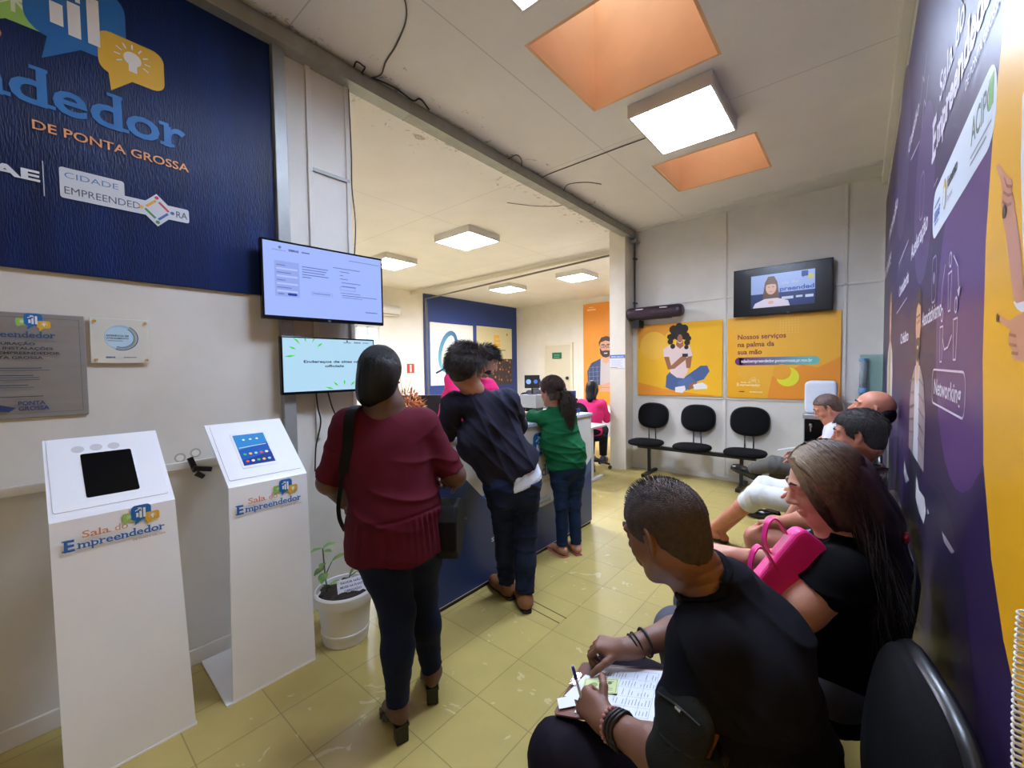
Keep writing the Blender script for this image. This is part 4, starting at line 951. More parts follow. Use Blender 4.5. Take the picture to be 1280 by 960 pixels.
a.poly([(.45, 0), (1.16, 0), (1.16, .5), (.95, .38), (.8, .42), (.62, .30), (.5, .28)], (226, 142, 40)); a.poly([(0, 0), (0, .9), (.1, .8), (.12, .3), (.4, 0)], (232, 168, 26))
for i in range(7):
    for j in range(6): a.circ(.58+.03*i, .80+.03*j, .0045, (240, 212, 130), n=6); a.k -= 1
a.k += 1; br = (122, 44, 34)
a.text('Nossos serviços', .12, .745, br, h=.062, w=.52, bold=.022); a.text('na palma da', .12, .65, br, h=.062, w=.40, bold=.022); a.text('sua mão', .12, .555, br, h=.062, w=.27, bold=.022)
n_ = 14
for k in range(n_):
    f = k/(n_-1); c_ = (int(108+(110-108)*f), int(50+(186-50)*f), int(110+(176-110)*f)); xa = .14+.78*k/n_; a.rect(xa, .415, xa+.78/n_, .515, c_); a.k -= 1
a.circ(.14, .465, .05, (108, 50, 110)); a.circ(.92, .465, .05, (110, 186, 176))
a.text('saladoempreendedor.pontagrossa.pr.gov.br', .16, .45, (238, 236, 238), h=.04, w=.74, bold=.02)
a.circ(.66, .27, .115, (222, 222, 50)); a.circ(.6, .33, .095, (228, 160, 44)); 
emblem(a, (.115, .155), .26, full=False, white=(244, 222, 160)); a.rect(.14, .075, .2, .085, (60, 50, 60)); a.text('SEBRAE', .26, .07, (244, 222, 160), h=.018, w=.14, bold=.03)
a.build('print', t)
# notice on the column
t = thing('paper_notice', 'white notice with a blue header taped to the cream column', 'notice', (-2.75, 5.72, 1.6)); x0, x1 = -2.87, -2.63
MB().box(x0, x1, 5.72, 5.7245, 1.50, 1.70).build('sheet', ink((216, 218, 222)), t)
a = Art((x0, 5.72, 1.50), (1, 0, 0), (0, 0, 1), .0008); a.rect(0, .15, .24, .2, (60, 100, 170)); a.text('SERVIÇO GRATUITO', .02, .162, (230, 234, 240), h=.02, w=.2, bold=.02)
for k in range(5): a.rect(.02, .12-.022*k, .2-.03*(k % 2), .124-.022*k, (120, 124, 140))
a.rect(.01, .008, .12, .016, (196, 90, 90)); a.build('print', t)

# ---------------------------------------------------------------- mural on the right wall
t = thing('wall_mural', 'floor to ceiling purple and yellow mural covering the right wall', 'mural', (XR, 3, 1.6))
mur = mat('mural_print', (50, 28, 76), .36, rgb2=(38, 25, 62), spec=.35, vscale=.7)
MB().box(XR-.012, XR, YS+.1, 5.93, .04, 3.22).build('sheet', mur, t)
a = Art((XR-.012, 0, 0), (0, -1, 0), (0, 0, 1), .0005, rough=.33); X_ = lambda *p: a.px(*p)
a.circ(*X_(1200, 400), .42, (78, 38, 106)); a.circ(-2.4, 2.2, .35, (64, 38, 94)); a.circ(-1.75, .55, .6, (34, 25, 60)); a.circ(-3.6, 2.8, .5, (46, 37, 74))
yel = (236, 172, 24)
edge = [a.px(*p) for p in ((1258, 0), (1243, 150), (1233, 300), (1229, 450), (1230, 580), (1240, 700), (1255, 800), (1277, 900))]
edge = [(edge[0][0]+.02, 3.2)]+[(edge[0][0]+.008, 2.7)]+edge+[(-.8, .5), (-.6, .06)]
R_ = 1.15
for i in range(len(edge)-1):
    a.mb.use(ink(yel, 0, .33)); a.mb.add([a.P(*edge[i+1]), a.P(R_, edge[i+1][1]), a.P(R_, edge[i][1]), a.P(*edge[i])], [(0, 1, 2, 3)])
a.k += 1
wt = (214, 206, 220); K0 = a.k
emblem(a, (-2.115, 2.245), .95, full=False, white=wt)
a.k = K0; pl = rrect(-2.07, 1.945, -1.185, 2.105, .07); a.poly(pl, (214, 222, 232))
a.text('ACIPG', -1.42, 2.02, (60, 90, 76), h=.06, w=.2, bold=.02, align='l'); a.rect(-1.25, 2.02, -1.21, 2.08, (96, 160, 60)); a.rect(-1.42, 1.99, -1.22, 1.995, (120, 130, 130)); a.rect(-1.42, 1.975, -1.26, 1.98, (120, 130, 130))
a.text('fomento', -1.75, 2.03, (40, 50, 60), h=.035, w=.16, bold=.02); a.text('Paraná', -1.75, 1.99, (90, 100, 110), h=.02, w=.09); a.circ(-1.8, 2.03, .03, (200, 170, 70), .045); a.circ(-1.8, 2.02, .02, (214, 222, 232), .03); a.text('SEBRAE', -2.02, 2.0, (40, 90, 170), h=.03, w=.13, bold=.03); a.rect(-2.02, 2.045, -1.89, 2.05, (40, 90, 170)); a.rect(-2.0, 1.985, -1.91, 1.99, (40, 90, 170)); a.rect(-2.04, 2.125, -1.95, 2.13, wt)
# networking badge and icons
a.k = K0
x0, y0 = -1.985, 1.39; a.line(rrect(-1.975, 1.395, -1.405, 1.505, .035), .006, wt, True); a.text('Networking', -1.69, 1.427, wt, h=.05, w=.47, bold=.02, align='c')
def pict(x, y, s):
    a.circ(x, y+.11*s, .022*s, wt); a.k -= 0; a.circ(x, y+.11*s, .016*s, (78, 38, 106)); a.line([(x-.03*s, y+.075*s), (x+.03*s, y+.075*s), (x+.018*s, y-.03*s), (x-.018*s, y-.03*s)], .005*s, wt, True)
pict(-1.66, 1.70, 1.0); pict(-1.79, 1.56, 1.0); pict(-1.55, 1.565, 1.0); a.line([(-1.76, 1.60), (-1.72, 1.565), (-1.66, 1.57), (-1.6, 1.60)], .006, wt)
a.line([(-1.80, 1.69), (-1.79, 1.75), (-1.74, 1.81)], .005, wt); a.line([(-1.60, 1.81), (-1.53, 1.77), (-1.51, 1.71)], .005, wt); a.poly([(-1.53, 1.71), (-1.49, 1.715), (-1.505, 1.69)], wt)
def mtxt(s, pa, pb, hh, bold=.02):
    p, q = a.px(*pa), a.px(*pb); a.text(s, p[0], p[1], wt, w=q[0]-p[0], h=hh, bold=bold)
a.k = K0; mtxt('Aceleração', (1139, 326), (1160, 284), .075); mtxt('Associativismo', (1153, 408), (1177, 396), .055); mtxt('Consultoria', (1124, 372), (1136, 350), .07); mtxt('Inovação', (1112, 300), (1122, 284), .1); mtxt('Gestão', (1136, 194), (1149, 160), .06); mtxt('Crédito', (1126, 430), (1136, 424), .06); mtxt('Marketing', (1106, 352), (1114, 336), .12)
a.k = K0+1
for pa, pb in (((1124, 330), (1136, 300)), ((1121, 392), (1134, 372)), ((1139, 200), (1150, 176))): a.line([a.px(*pa), a.px(*pb)], .008, (180, 168, 196))
p = a.px(1168, 355); a.line(rrect(p[0]-.05, p[1]-.06, p[0]+.05, p[1]+.09, .03), .006, (170, 150, 190), True); a.circ(p[0], p[1]+.02, .02, (170, 150, 190))
p = a.px(1153, 245); a.line(rrect(p[0]-.08, p[1]-.09, p[0]+.08, p[1]+.09, .06), .007, (180, 168, 196), True)
for k, pc in enumerate(((1155, 100), (1157, 130))): p = a.px(*pc); a.line([(p[0]-.1, p[1]-.05), (p[0]-.03, p[1]+.03), (p[0]+.03, p[1]-.02), (p[0]+.1, p[1]+.06)], .01, (170, 160, 186))
# printed people on the mural
p = a.px(1147, 460); bx = p[0]; a.k = K0
a.poly([(bx-.2, .45), (bx-.22, 1.15), (bx+.2, 1.15), (bx+.16, .45)], (34, 36, 54))
bust(a, bx, 1.12, .60, (150, 134, 136), (196, 196, 204), (52, 38, 34), glasses=False)
for k in range(5): a.line([(bx-.28, 1.2+k*.06), (bx-.1, 1.22+k*.06)], .008, (110, 84, 90)); a.line([(bx+.1, 1.22+k*.06), (bx+.28, 1.2+k*.06)], .008, (110, 84, 90))
a.k = K0; bust(a, -4.6, 1.2, .75, (206, 204, 206), (190, 150, 60), (150, 96, 50), beard=False, glasses=False); a.rect(-4.75, .5, -4.45, 1.2, (206, 204, 206))
sk2 = (204, 140, 112)
def hand_print(pts, c): a.poly([a.px(*p) for p in pts], c)
a.k = K0
hand_print(((1277, 200), (1279, 120), (1300, 60), (1300, 370), (1283, 360), (1279, 290)), (226, 226, 230))
hand_print(((1268, 378), (1272, 386), (1278, 390), (1300, 386), (1300, 360), (1281, 362)), (226, 226, 230))
hand_print(((1246, 207), (1250, 204), (1256, 214), (1261, 221), (1266, 224), (1267, 232), (1265, 240), (1269, 250), (1270, 262), (1276, 300), (1281, 360), (1282, 376), (1272, 379), (1268, 374), (1263, 330), (1258, 290), (1254, 272), (1253, 255), (1254, 240), (1252, 226)), sk2)
hand_print(((1247, 397), (1251, 394), (1258, 399), (1264, 400), (1270, 396), (1280, 391), (1300, 388), (1300, 455), (1280, 452), (1270, 450), (1266, 446), (1267, 438), (1262, 430), (1262, 418), (1265, 412), (1256, 406)), sk2)
for q_ in (((1257, 222), (1260, 232), (1266, 233)), ((1256, 240), (1262, 244), (1267, 242)), ((1255, 252), (1261, 256), (1266, 254)), ((1264, 418), (1272, 420)), ((1264, 430), (1272, 432)), ((1267, 441), (1274, 442))): a.line([a.px(*p) for p in q_], .005, (160, 96, 72))
a.circ(*a.px(1257.5, 264), .012, (70, 36, 36)); a.circ(*a.px(1249, 397), .008, (70, 36, 36))
a.build('print', t)
# torn patches where chair backs rub
b = Art((XR-.012, 0, 0), (0, -1, 0), (0, 0, 1)); b.k = a.k+4
for pts, cc in ((((1131, 576), (1134, 592), (1137, 600), (1133, 604), (1130, 590)), (176, 172, 176)), (((1146, 594), (1149, 612), (1156, 622), (1158, 640), (1155, 655), (1149, 640), (1145, 622)), (190, 186, 188)), (((1178, 664), (1186, 676), (1194, 690), (1190, 692), (1181, 678)), (160, 146, 156)), (((1160, 636), (1162, 642), (1160, 643)), (200, 196, 204))):
    b = Art((XR-.012, 0, 0), (0, -1, 0), (0, 0, 1)); b.k = K0+3; b.poly([b.px(*p) for p in pts], cc); b.build('torn_patch', t)


# worn seam in the floor by the counter
for i, (pa, pb) in enumerate((((664, 750), (708, 773)), ((658, 757), (699, 779)))):
    A_, B_ = at(*pa, 'z', 0.0), at(*pb, 'z', 0.0); d = (B_-A_).normalized(); n_ = Vector((-d.y, d.x, 0))
    m = MB().obox((A_+B_)/2+Vector((0, 0, .0008)), d, n_, (0, 0, 1), (B_-A_).length/2, .003, .0007); structure(m, 'trim_%d' % (17+i), mat('seam_dark', (84, 70, 36), .8))
# ================================================================ seating
def superell(a, b, n=2.6, k=36, z=0):
    return [(a*abs(math.cos(2*math.pi*i/k))**(2/n)*(1 if math.cos(2*math.pi*i/k) >= 0 else -1), b*abs(math.sin(2*math.pi*i/k))**(2/n)*(1 if math.sin(2*math.pi*i/k) >= 0 else -1)) for i in range(k)]
def pad(mb, c, U, V, a, b, th, e, n=2.6, dish=0., k=36):
    """cushion: superellipse a x b, thick th along U x V, rounded edge e"""
    c = Vector(c); U = Vector(U).normalized(); V = Vector(V).normalized(); W_ = U.cross(V); rings = []
    prof = [(.0, -th/2), (.5, -th/2), (1-e*1.2/a, -th/2), (1-e*.4/a, -th/2+e*.35), (1, -th/2+e), (1, th/2-e), (1-e*.4/a, th/2-e*.35), (1-e*1.2/a, th/2), (.5, th/2), (0.0, th/2)]
    vs = []
    for s_, z in prof:
        for x, y in superell(a*max(s_, .01), b*max(s_, .01), n, k):
            vs.append(c+U*x+V*y+W_*(z+dish*(x/a)**2+dish*.4*(y/b)**2))
    fs = [(i*k+j, i*k+(j+1) % k, (i+1)*k+(j+1) % k, (i+1)*k+j) for i in range(len(prof)-1) for j in range(k)]+[tuple(range(k))[::-1], tuple((len(prof)-1)*k+j for j in range(k))]
    return mb.add(vs, fs)
def bench(n, sp, label, loc, rz, turn=0., bz=.815):
    """row of seats on one beam; local x along the row, facing -y"""
    t = thing('beam_seating', label, 'seating', (0, 0, 0), 'black beam seats of the waiting area')
    x0 = -(n-1)*sp/2; tl = math.radians(9)
    for k in range(n):
        x = x0+k*sp
        pad(MB(), (x, -.01, .452), (1, 0, 0), (0, 1, 0), .235, .215, .06, .024).build('seat', fabric_black, t, smooth=True)
        s_ = t.children[-1] if t.children else None
        bzk = bz-.05 if turn and k == n-1 else bz; ca, sa = math.cos(turn if k == n-1 else 0), math.sin(turn if k == n-1 else 0); Ub_ = (ca, sa, 0)
        V = Vector((-sa*math.sin(tl), ca*math.sin(tl), math.cos(tl)))
        bk = pad(MB(), (x, .215, bzk), Ub_, V, .215, .175, .035, .016, dish=-.028).build('backrest', fabric_black, t, smooth=True)
        pad(MB(), Vector((x, .215, bzk))+Vector((-sa*math.cos(tl), ca*math.cos(tl), -math.sin(tl)))*.018, Ub_, V, .228, .188, .034, .016, dish=-.028).build('back_shell', mat('shell_plastic', (26, 27, 29), .3), bk, smooth=True)
        m = MB()
        for g in (-1, 1): m.tube([(x+g*.05, .05, .40), (x+g*.05, .21, .41), (x+g*.05, .232, .46), (x+g*.045, .215, .72)], .0085, 8)
        m.build('back_support', blackp, t, smooth=True)
    MB().box(x0-.12, -x0+.12, -.02, .04, .365, .415).build('beam', blackp, t, bevel=.003)
    for g in (-1, 1):
        x = g*(-x0-.04 if n > 1 else .1)
        MB().box(x-.02, x+.02, -.01, .03, .03, .37).box(x-.024, x+.024, -.22, .26, .004, .045).build('leg', blackp, t, bevel=.004)
    t.location = loc; t.rotation_euler = (0, 0, rz)
    return t
bench(3, .622, 'row of three empty black seats against the back wall under the posters', (-1.685, 5.70, 0), 0)
bench(3, .61, 'row of black seats along the purple mural, nearest the camera', (-.155, 1.72, 0), -math.pi/2, .20, .805)
bench(4, .61, 'row of black seats along the purple mural, farther towards the back wall', (-.175, 3.80, 0), -math.pi/2)

# ================================================================ counter
t = thing('service_counter', 'tall white and blue service counter people lean on', 'counter', (-2.2, 2.55, 0))
CX = -1.99; C0, C1 = 1.53, 3.565
MB().box(CX-.02, CX, C0, C1, 0.03, 1.06).build('front_panel', mat('counter_white', (206, 204, 198), .35), t)
MB().box(CX-.5, CX-.02, C1-.025, C1, 0.02, 1.06).box(CX-.5, CX-.02, C0, C0+.025, .02, 1.06).build('side_panel', mat('counter_side', (214, 214, 214), .35), t)
MB().box(CX-.44, CX+.012, C0-.01, C1+.01, 1.06, 1.085).build('worktop', mat('worktop_grey', (176, 184, 200), .35, var=.04), t, bevel=.003)
MB().box(CX-.03, CX-.012, C0, C1, 0, .03).build('plinth', mat('plinth', (30, 34, 44), .5), t)
MB().box(CX-.44, CX-.02, C0+.03, C1-.03, .70, .72).build('desk_shelf', whitep, t)
a = Art((CX, 0, 0), (0, 1, 0), (0, 0, 1), rough=.35); nb = (38, 58, 104)
low = [(C0, .98), (1.62, .965), (1.75, .90), (1.838, .85), (1.92, .765), (2.019, .665), (2.2, .52), (2.35, .45), (2.553, .40), (2.75, .385), (2.95, .39), (3.166, .43), (3.35, .51), (3.546, .64), (C1, .655)]
a.mb.use(ink(nb, 0, .35))
for i in range(len(low)-1): a.mb.add([a.P(low[i][0], .035), a.P(low[i+1][0], .035), a.P(*low[i+1]), a.P(*low[i])], [(0, 1, 2, 3)])
a.k += 1
a.mb.use(ink((60, 84, 128), 0, .35))
for i in range(11, len(low)-1): a.mb.add([a.P(low[i][0], low[i][1]-.02-.03*(i-10)), a.P(low[i+1][0], low[i+1][1]-.02-.03*(i-9)), a.P(*low[i+1]), a.P(*low[i])], [(0, 1, 2, 3)])
a.k += 1
emblem(a, (2.06, .64), .88)
w_ = (196, 200, 206); a.rect(2.68, .405, 2.95, .45, w_, .01); a.rect(2.68, .43, 2.82, .475, w_, .01); a.poly([(2.87, .43), (2.92, .48), (2.97, .43), (2.92, .38)], w_); a.rect(2.95, .41, 3.02, .45, w_, .01)
a.text('EMPREENDED', 2.7, .413, (70, 80, 100), h=.022, w=.16, bold=.01); a.text('CIDADE', 2.7, .447, (90, 130, 180), h=.018, w=.1); a.circ(2.92, .43, .022, (180, 150, 80)); a.circ(2.92, .43, .014, w_)
a.text('SEBRAE', 2.12, .30, (196, 204, 220), h=.03, w=.2, bold=.03)
a.build('lettering', t)
# counter top things
t = thing('brochure_box', 'navy blue upright leaflet box standing at the counter end', 'leaflet box', (-2.16, 3.5, 1.085))
MB().box(-2.22, -2.10, 3.44, 3.47, 1.085, 1.30).box(-2.22, -2.10, 3.47, 3.55, 1.085, 1.12).build('holder', ink((34, 66, 124)), t)
a = Art((-2.22, 3.44, 1.085), (1, 0, 0), (0, 0, 1)); a.text('Atendimento', .012, .15, (226, 232, 240), h=.016, w=.09, bold=.03); a.text('Expresso', .035, .12, (226, 232, 240), h=.016, w=.07, bold=.03); a.rect(.085, .03, .11, .04, (200, 210, 224)); a.build('print', t)
t = thing('sanitizer_bottle', 'small clear bottle with a white pump standing on the counter', 'bottle', (-2.27, 3.3, 1.085)); MB().lathe((-2.27, 3.3, 1.085), [(.026, 0), (.028, .01), (.028, .07), (.02, .09), (.01, .098)], 16).build('body', mat('clear_plastic', (214, 196, 196), .2, trans=.5), t, smooth=True); MB().tube([(-2.27, 3.3, 1.18), (-2.27, 3.3, 1.215), (-2.245, 3.3, 1.222)], .006).build('pump', whitep, t)
for i, (x, y, rz, lb) in enumerate(((-2.18, 1.72, .3, 'white paper sheet lying on the counter beside the leaning man'), (-2.2, 2.3, -.2, 'white form lying on the counter in front of the leaning man'))):
    R = Matrix.Rotation(rz, 3, 'Z'); tag(MB().box(x-.1, x+.1, y-.14, y+.14, 1.0855, 1.0875, R).build('paper_sheet', mat('paper', (226, 230, 236), .6)), lb, 'paper')
# flower arrangement
t = thing('flower_vase', 'dried orange flowers in a dark vase behind the woman in burgundy', 'flowers', (-2.33, 1.64, 1.085))
MB().lathe((-2.33, 1.66, 1.085), [(.03, 0), (.05, .02), (.055, .07), (.035, .11), (.03, .13), (.036, .14)], 20).build('vase', mat('vase_dark', (30, 30, 46), .3), t, smooth=True)
rg = random.Random(5); m = MB(); fl = [mat('petal_%d' % i, c_, .8) for i, c_ in enumerate(((216, 130, 62), (196, 104, 48), (224, 160, 96), (160, 84, 50)))]
c0 = Vector((-2.33, 1.66, 1.30))
for k in range(420):
    q = Vector((rg.gauss(0, 1), rg.gauss(0, 1), rg.gauss(0, .8))).normalized(); p = c0+Vector((q.x*.10, q.y*.13, q.z*.085))*rg.uniform(.55, 1.05); d = (q+Vector((rg.gauss(0, .5), rg.gauss(0, .5), rg.gauss(0, .5)))).normalized(); s_ = q.cross(d)
    if s_.length < .05: continue
    s_.normalize(); L = rg.uniform(.025, .05); w = .008; m.use(rg.choice(fl)); m.add([p, p+d*L*.5+s_*w, p+d*L, p+d*L*.5-s_*w], [(0, 1, 2, 3)])
m.build('blossom', None, t)
m = MB()
for k in range(14):
    a0 = rg.uniform(0, 6.28); d = Vector((math.cos(a0)*.3, math.sin(a0)*.35, 1)); m.tube([c0+Vector((0, 0, -.03)), c0+d*.1, c0+d*rg.uniform(.15, .24)], [.0015, .0012, .0006], 4)
m.build('dry_twigs', mat('twig', (150, 140, 96), .8), t)
m = MB()
for k in range(10):
    p = c0+Vector((.03+rg.uniform(-.03, .05), .06+rg.uniform(-.09, .11), -.09+rg.uniform(-.02, .03))); m.lathe(p, [(.004, 0), (.02, .008), (.022, .02), (.006, .03)], 8)
m.build('dark_leaves', mat('leaf_black', (20, 26, 34), .5), t)

# ================================================================ potted plant
t = thing('potted_plant', 'young green plant in a white bucket pot with a small sign', 'potted plant', (-2.24, 1.17, 0))
pc = Vector((-2.245, 1.165, 0))
MB().lathe(pc, [(.115, 0), (.12, .005), (.127, .06), (.131, .062), (.131, .072), (.128, .075), (.142, .225), (.158, .232), (.162, .25), (.162, .285), (.155, .295), (.147, .293), (.144, .27), (.01, .265)], 40).build('pot', whitep, t, auto=.6)
S = Skin(.006); S.cap(pc+Vector((0, 0, .262)), pc+Vector((0, 0, .268)), .12, k=.01, sq=((0, 0, 1), 6)); S.ell(pc+Vector((0, 0, .262)), np.eye(3), (.143, .143, .02)); S.warp(lambda X, Y, Z: .006*np.sin(60*X+30*Y)*np.sin(70*Y)+.003*np.sin(170*X)*np.sin(150*Y)); S.mesh('soil', mat('soil', (46, 34, 26), .95, var=.4, vscale=40), t)
lf = mat('leaf_green', (72, 112, 52), .45, rgb2=(128, 156, 84), vscale=30); st = mat('stem_green', (92, 112, 60), .6)
def leaf(mb, p, d, L, w, up=Vector((0, 0, 1))):
    p = Vector(p); d = Vector(d).normalized(); s_ = d.cross(up).normalized(); n_ = s_.cross(d); vs = []; N_ = 7
    for i in range(N_+1):
        f = i/N_; ww = w*math.sin(math.pi*min(1, f*.97+.02))**.7; c_ = p+d*L*f-n_*(.25*L*f*f)
        vs += [c_-s_*ww+n_*ww*.25, c_, c_+s_*ww+n_*ww*.25]
    mb.add(vs, [(i*3+j, i*3+j+1, i*3+j+4, i*3+j+3) for i in range(N_) for j in (0, 1)])
s1 = [pc+Vector((-.05, -.075, .26)), pc+Vector((-.055, -.085, .40)), pc+Vector((-.06, -.09, .53))]
m = MB(); m.tube(smooth_path(s1), .004); m.tube([s1[1]-Vector((0, 0, .03)), pc+Vector((-.03, -.055, .45))], .003); m.tube([pc+Vector((-.02, .03, .26)), pc+Vector((0, .03, .34)), pc+Vector((.02, .06, .36))], .004); m.build('stem', st, t, smooth=True)
T1 = s1[2]
for p, d, l, w in ((T1, (.1, .5, .2), .075, .022), (T1, (-.1, -.7, .1), .075, .02), (T1-Vector((0, 0, .02)), (.6, .2, .25), .06, .02), (pc+Vector((-.03, -.055, .45)), (.3, .6, .45), .085, .026), (s1[1]+Vector((0, 0, .02)), (.2, -.8, .0), .07, .024), (s1[1]+Vector((0, 0, -.01)), (.6, -.5, -.1), .075, .026), (s1[1]+Vector((0, 0, .045)), (.5, -.6, .15), .055, .018), (s1[0]+Vector((0, 0, .05)), (.5, .25, .35), .09, .03), (s1[0]+Vector((0, 0, .04)), (.2, -.3, .5), .07, .024), (pc+Vector((.02, .06, .36)), (.3, .8, .1), .08, .022), (pc+Vector((0, .03, .34)), (.1, .3, .6), .08, .02), (pc+Vector((0, .04, .3)), (.6, .4, .0), .08, .022)): q_ = MB(); leaf(q_, p, d, l, w); q_.build('leaf', lf, t, smooth=True)
t2 = thing('plant_sign', 'small white card with blue capitals stuck in the pot soil', 'sign', pc+Vector((.09, .04, .28)))
U = Vector((.42, .90, .06)).normalized(); Vv = Vector((-.35, .12, 1)).normalized(); Vv = (Vv-U*Vv.dot(U)).normalized(); O = pc+Vector((.04, -.06, .268))
MB().prism([(0, 0), (.16, 0), (.16, .085), (0, .085)], O, U, Vv, 0, .002).build('card', mat('card', (232, 236, 242), .5), t2)
a = Art(O+U.cross(Vv)*.002, U, Vv)
a.text('FAVOR NÃO', .02, .06, (50, 60, 120), h=.013, w=.11, bold=.02); a.text('MEXER NA PLANTA', .015, .038, (50, 60, 120), h=.013, w=.13, bold=.02); a.text('OBRIGADO', .035, .016, (50, 60, 120), h=.013, w=.09, bold=.02); a.build('lettering', t2)

# ================================================================ water cooler corner
t = thing('water_cooler', 'grey and black water cooler with a white cloth cover on top', 'water cooler', (-.32, 5.6, 0))
MB().box(-.46, -.18, 5.45, 5.80, .005, .62).box(-.46, -.18, 5.47, 5.80, .62, .93).build('cabinet', mat('cooler_grey', (150, 152, 156), .35, metal=.4), t, bevel=.01)
MB().box(-.45, -.19, 5.455, 5.47, .63, .94).build('front_panel', blackg, t)
MB().box(-.465, -.175, 5.40, 5.80, .94, .99).build('drip_cover', mat('cooler_steel', (176, 178, 182), .3, metal=.7), t, bevel=.008)
for x in (-.39, -.26): MB().cyl((x, 5.46, .86), (x, 5.40, .86), .012).cyl((x, 5.405, .865), (x, 5.405, .81), .009).cyl((x, 5.40, .875), (x, 5.40, .895), .02, .016).build('tap', chrome, t, auto=.6)
cv = MB().prism(rrect(-.14, .0, .14, .35, .05), (-.32, 5.52, .992), (1, 0, 0), (0, 0, 1), -.26, 0).build('cloth_cover', mat('cloth_white', (216, 222, 232), .8, bump=.35, bscale=22), t, bevel=.025, seg=3)
a = Art((-.47, 5.519, 1.0), (1, 0, 0), (0, 0, 1)); emblem(a, (.10, .09), .14); a.build('cover_logo', cv)
t = thing('cup_dispenser', 'clear tube of white cups fixed to a glass sheet on the wall', 'cup dispenser', (.03, 5.95, 1.4))
MB().box(.0, .19, 5.965, 5.971, 1.15, 1.62).build('glass_sheet', glassy('sheet_glass', (150, 206, 196), .3), t)
MB().lathe((.03, 5.925, 1.25), [(.036, 0), (.036, .31), (.033, .312), (.033, .002)], 20).build('tube', glassy('tube_clear', (200, 214, 224), .35), t, smooth=True)
MB().lathe((.03, 5.925, 1.18), [(.02, 0), (.038, .02), (.041, .07), (.038, .08)], 20).lathe((.03, 5.925, 1.55), [(.04, 0), (.04, .03), (.02, .035)], 20).build('cap', mat('cap_blue', (110, 150, 190), .35), t, auto=.6)
for k in range(9): MB().lathe((.03, 5.925, 1.265+k*.03), [(.022, 0), (.029, .027), (.030, .028)], 16).build('cup', whitep, t, smooth=True)

# ================================================================ back office
deskm = mat('desk_white', (206, 206, 204), .45)
def desk(x0, x1, y0, y1, label, z=.74):
    t = thing('office_desk', label, 'desk', ((x0+x1)/2, (y0+y1)/2, 0))
    MB().box(x0, x1, y0, y1, z-.025, z).build('desktop', deskm, t, bevel=.003)
    MB().box(x0+.05, x1-.05, y0+.03, y0+.05, z-.40, z-.025).build('modesty_panel', deskm, t)
    for x in (x0+.06, x1-.06): MB().box(x-.02, x+.02, (y0+y1)/2-.03, (y0+y1)/2+.03, .04, z-.025).box(x-.025, x+.025, y0+.04, y1-.04, .004, .04).build('leg', deskm, t, bevel=.004)
    return t
desk(-4.0, -2.66, 4.55, 5.2, 'white desk beyond the counter end beside the cream column')
desk(-4.6, -3.1, 6.4, 7.0, 'white desk in front of the seated person in pink')
desk(-6.6, -5.0, 7.7, 8.3, 'white desk in front of the person in a dark jacket')
desk(-5.4, -3.7, 2.6, 3.3, 'white desk with a black monitor behind the flowers')
def office_chair(x, y, rz, label, cover=None):
    t = thing('office_chair', label, 'office chair', (0, 0, 0), 'swivel chairs of the back office')
    pad(MB(), (0, 0, .47), (1, 0, 0), (0, 1, 0), .23, .22, .07, .026).build('seat', fabric_black, t, smooth=True)
    bk = pad(MB(), (0, .23, .80), (1, 0, 0), (0, .12, 1), .21, .21, .05, .02, dish=-.02).build('backrest', cover or fabric_black, t, smooth=True)
    MB().tube([(0, .05, .42), (0, .25, .45), (0, .27, .75)], .015).build('back_support', blackp, t)
    MB().cyl((0, 0, .1), (0, 0, .44), .025).build('gas_lift', blackp, t)
    for k in range(5):
        q = k*1.2566; d = Vector((math.cos(q), math.sin(q), 0)); leg = MB().tube([Vector((0, 0, .12)), d*.15+Vector((0, 0, .11)), d*.28+Vector((0, 0, .07))], [.025, .022, .016], 8).build('base_arm', blackp, t, smooth=True)
        s_ = d.cross(Vector((0, 0, 1)))*.015; MB().cyl(d*.28+Vector((0, 0, .03))-s_, d*.28+Vector((0, 0, .03))+s_, .028, n=12).build('castor', blackp, leg)
    t.location = (x, y, 0); t.rotation_euler = (0, 0, rz); return t
office_chair(-3.1, 5.55, math.pi-.3+.0, 'black swivel chair of the seated person in pink')
office_chair(-3.75, 6.0, .6, 'empty black swivel chair left of the person in pink')
office_chair(-2.9, 4.3, 2.4, 'black swivel chair whose wheels show past the counter end')
office_chair(-5.4, 7.22, math.pi-.2, 'black swivel chair of the person in a dark jacket')
office_chair(-2.95, 2.28, 2.5, 'swivel chair with a white padded back behind the flowers', whitep)
tc = office_chair(-3.35, 4.1, 2.3, 'swivel chair with a white padded back behind the woman in green', whitep)
def monitor(x, y, z, U, w, h, label, face=1):
    t = thing('computer_monitor', label, 'monitor', (x, y, z)); U = Vector(U).normalized(); N_ = U.cross(Vector((0, 0, 1)))
    c = Vector((x, y, z+.12+h/2)); MB().prism(rrect(-w/2, -h/2, w/2, h/2, .01), c, U, (0, 0, 1), -.02, .02).build('case', blackp, t, bevel=.004)
    MB().cyl((x, y, z+.01), (x, y, z+.2), .018).lathe((x, y, z), [(.1, 0), (.1, .01), (.02, .016)], 20).build('stand', blackp, t, auto=.6)
    return t, c, U, N_
t, c, U, N_ = monitor(-3.75, 2.88, .74, (.75, .66, 0), .62, .38, 'black monitor with white round stickers behind the flowers')
a = Art(c+N_*.0202, U, (0, 0, 1)); 
for x, y, r in ((-.2, .1, .03), (-.13, .13, .035), (-.05, .1, .035), (-.1, .06, .025)): a.circ(x, y, r, (150, 180, 206), n=14); a.circ(x, y, r*.6, (40, 60, 90), n=14)
a.build('sticker', t)
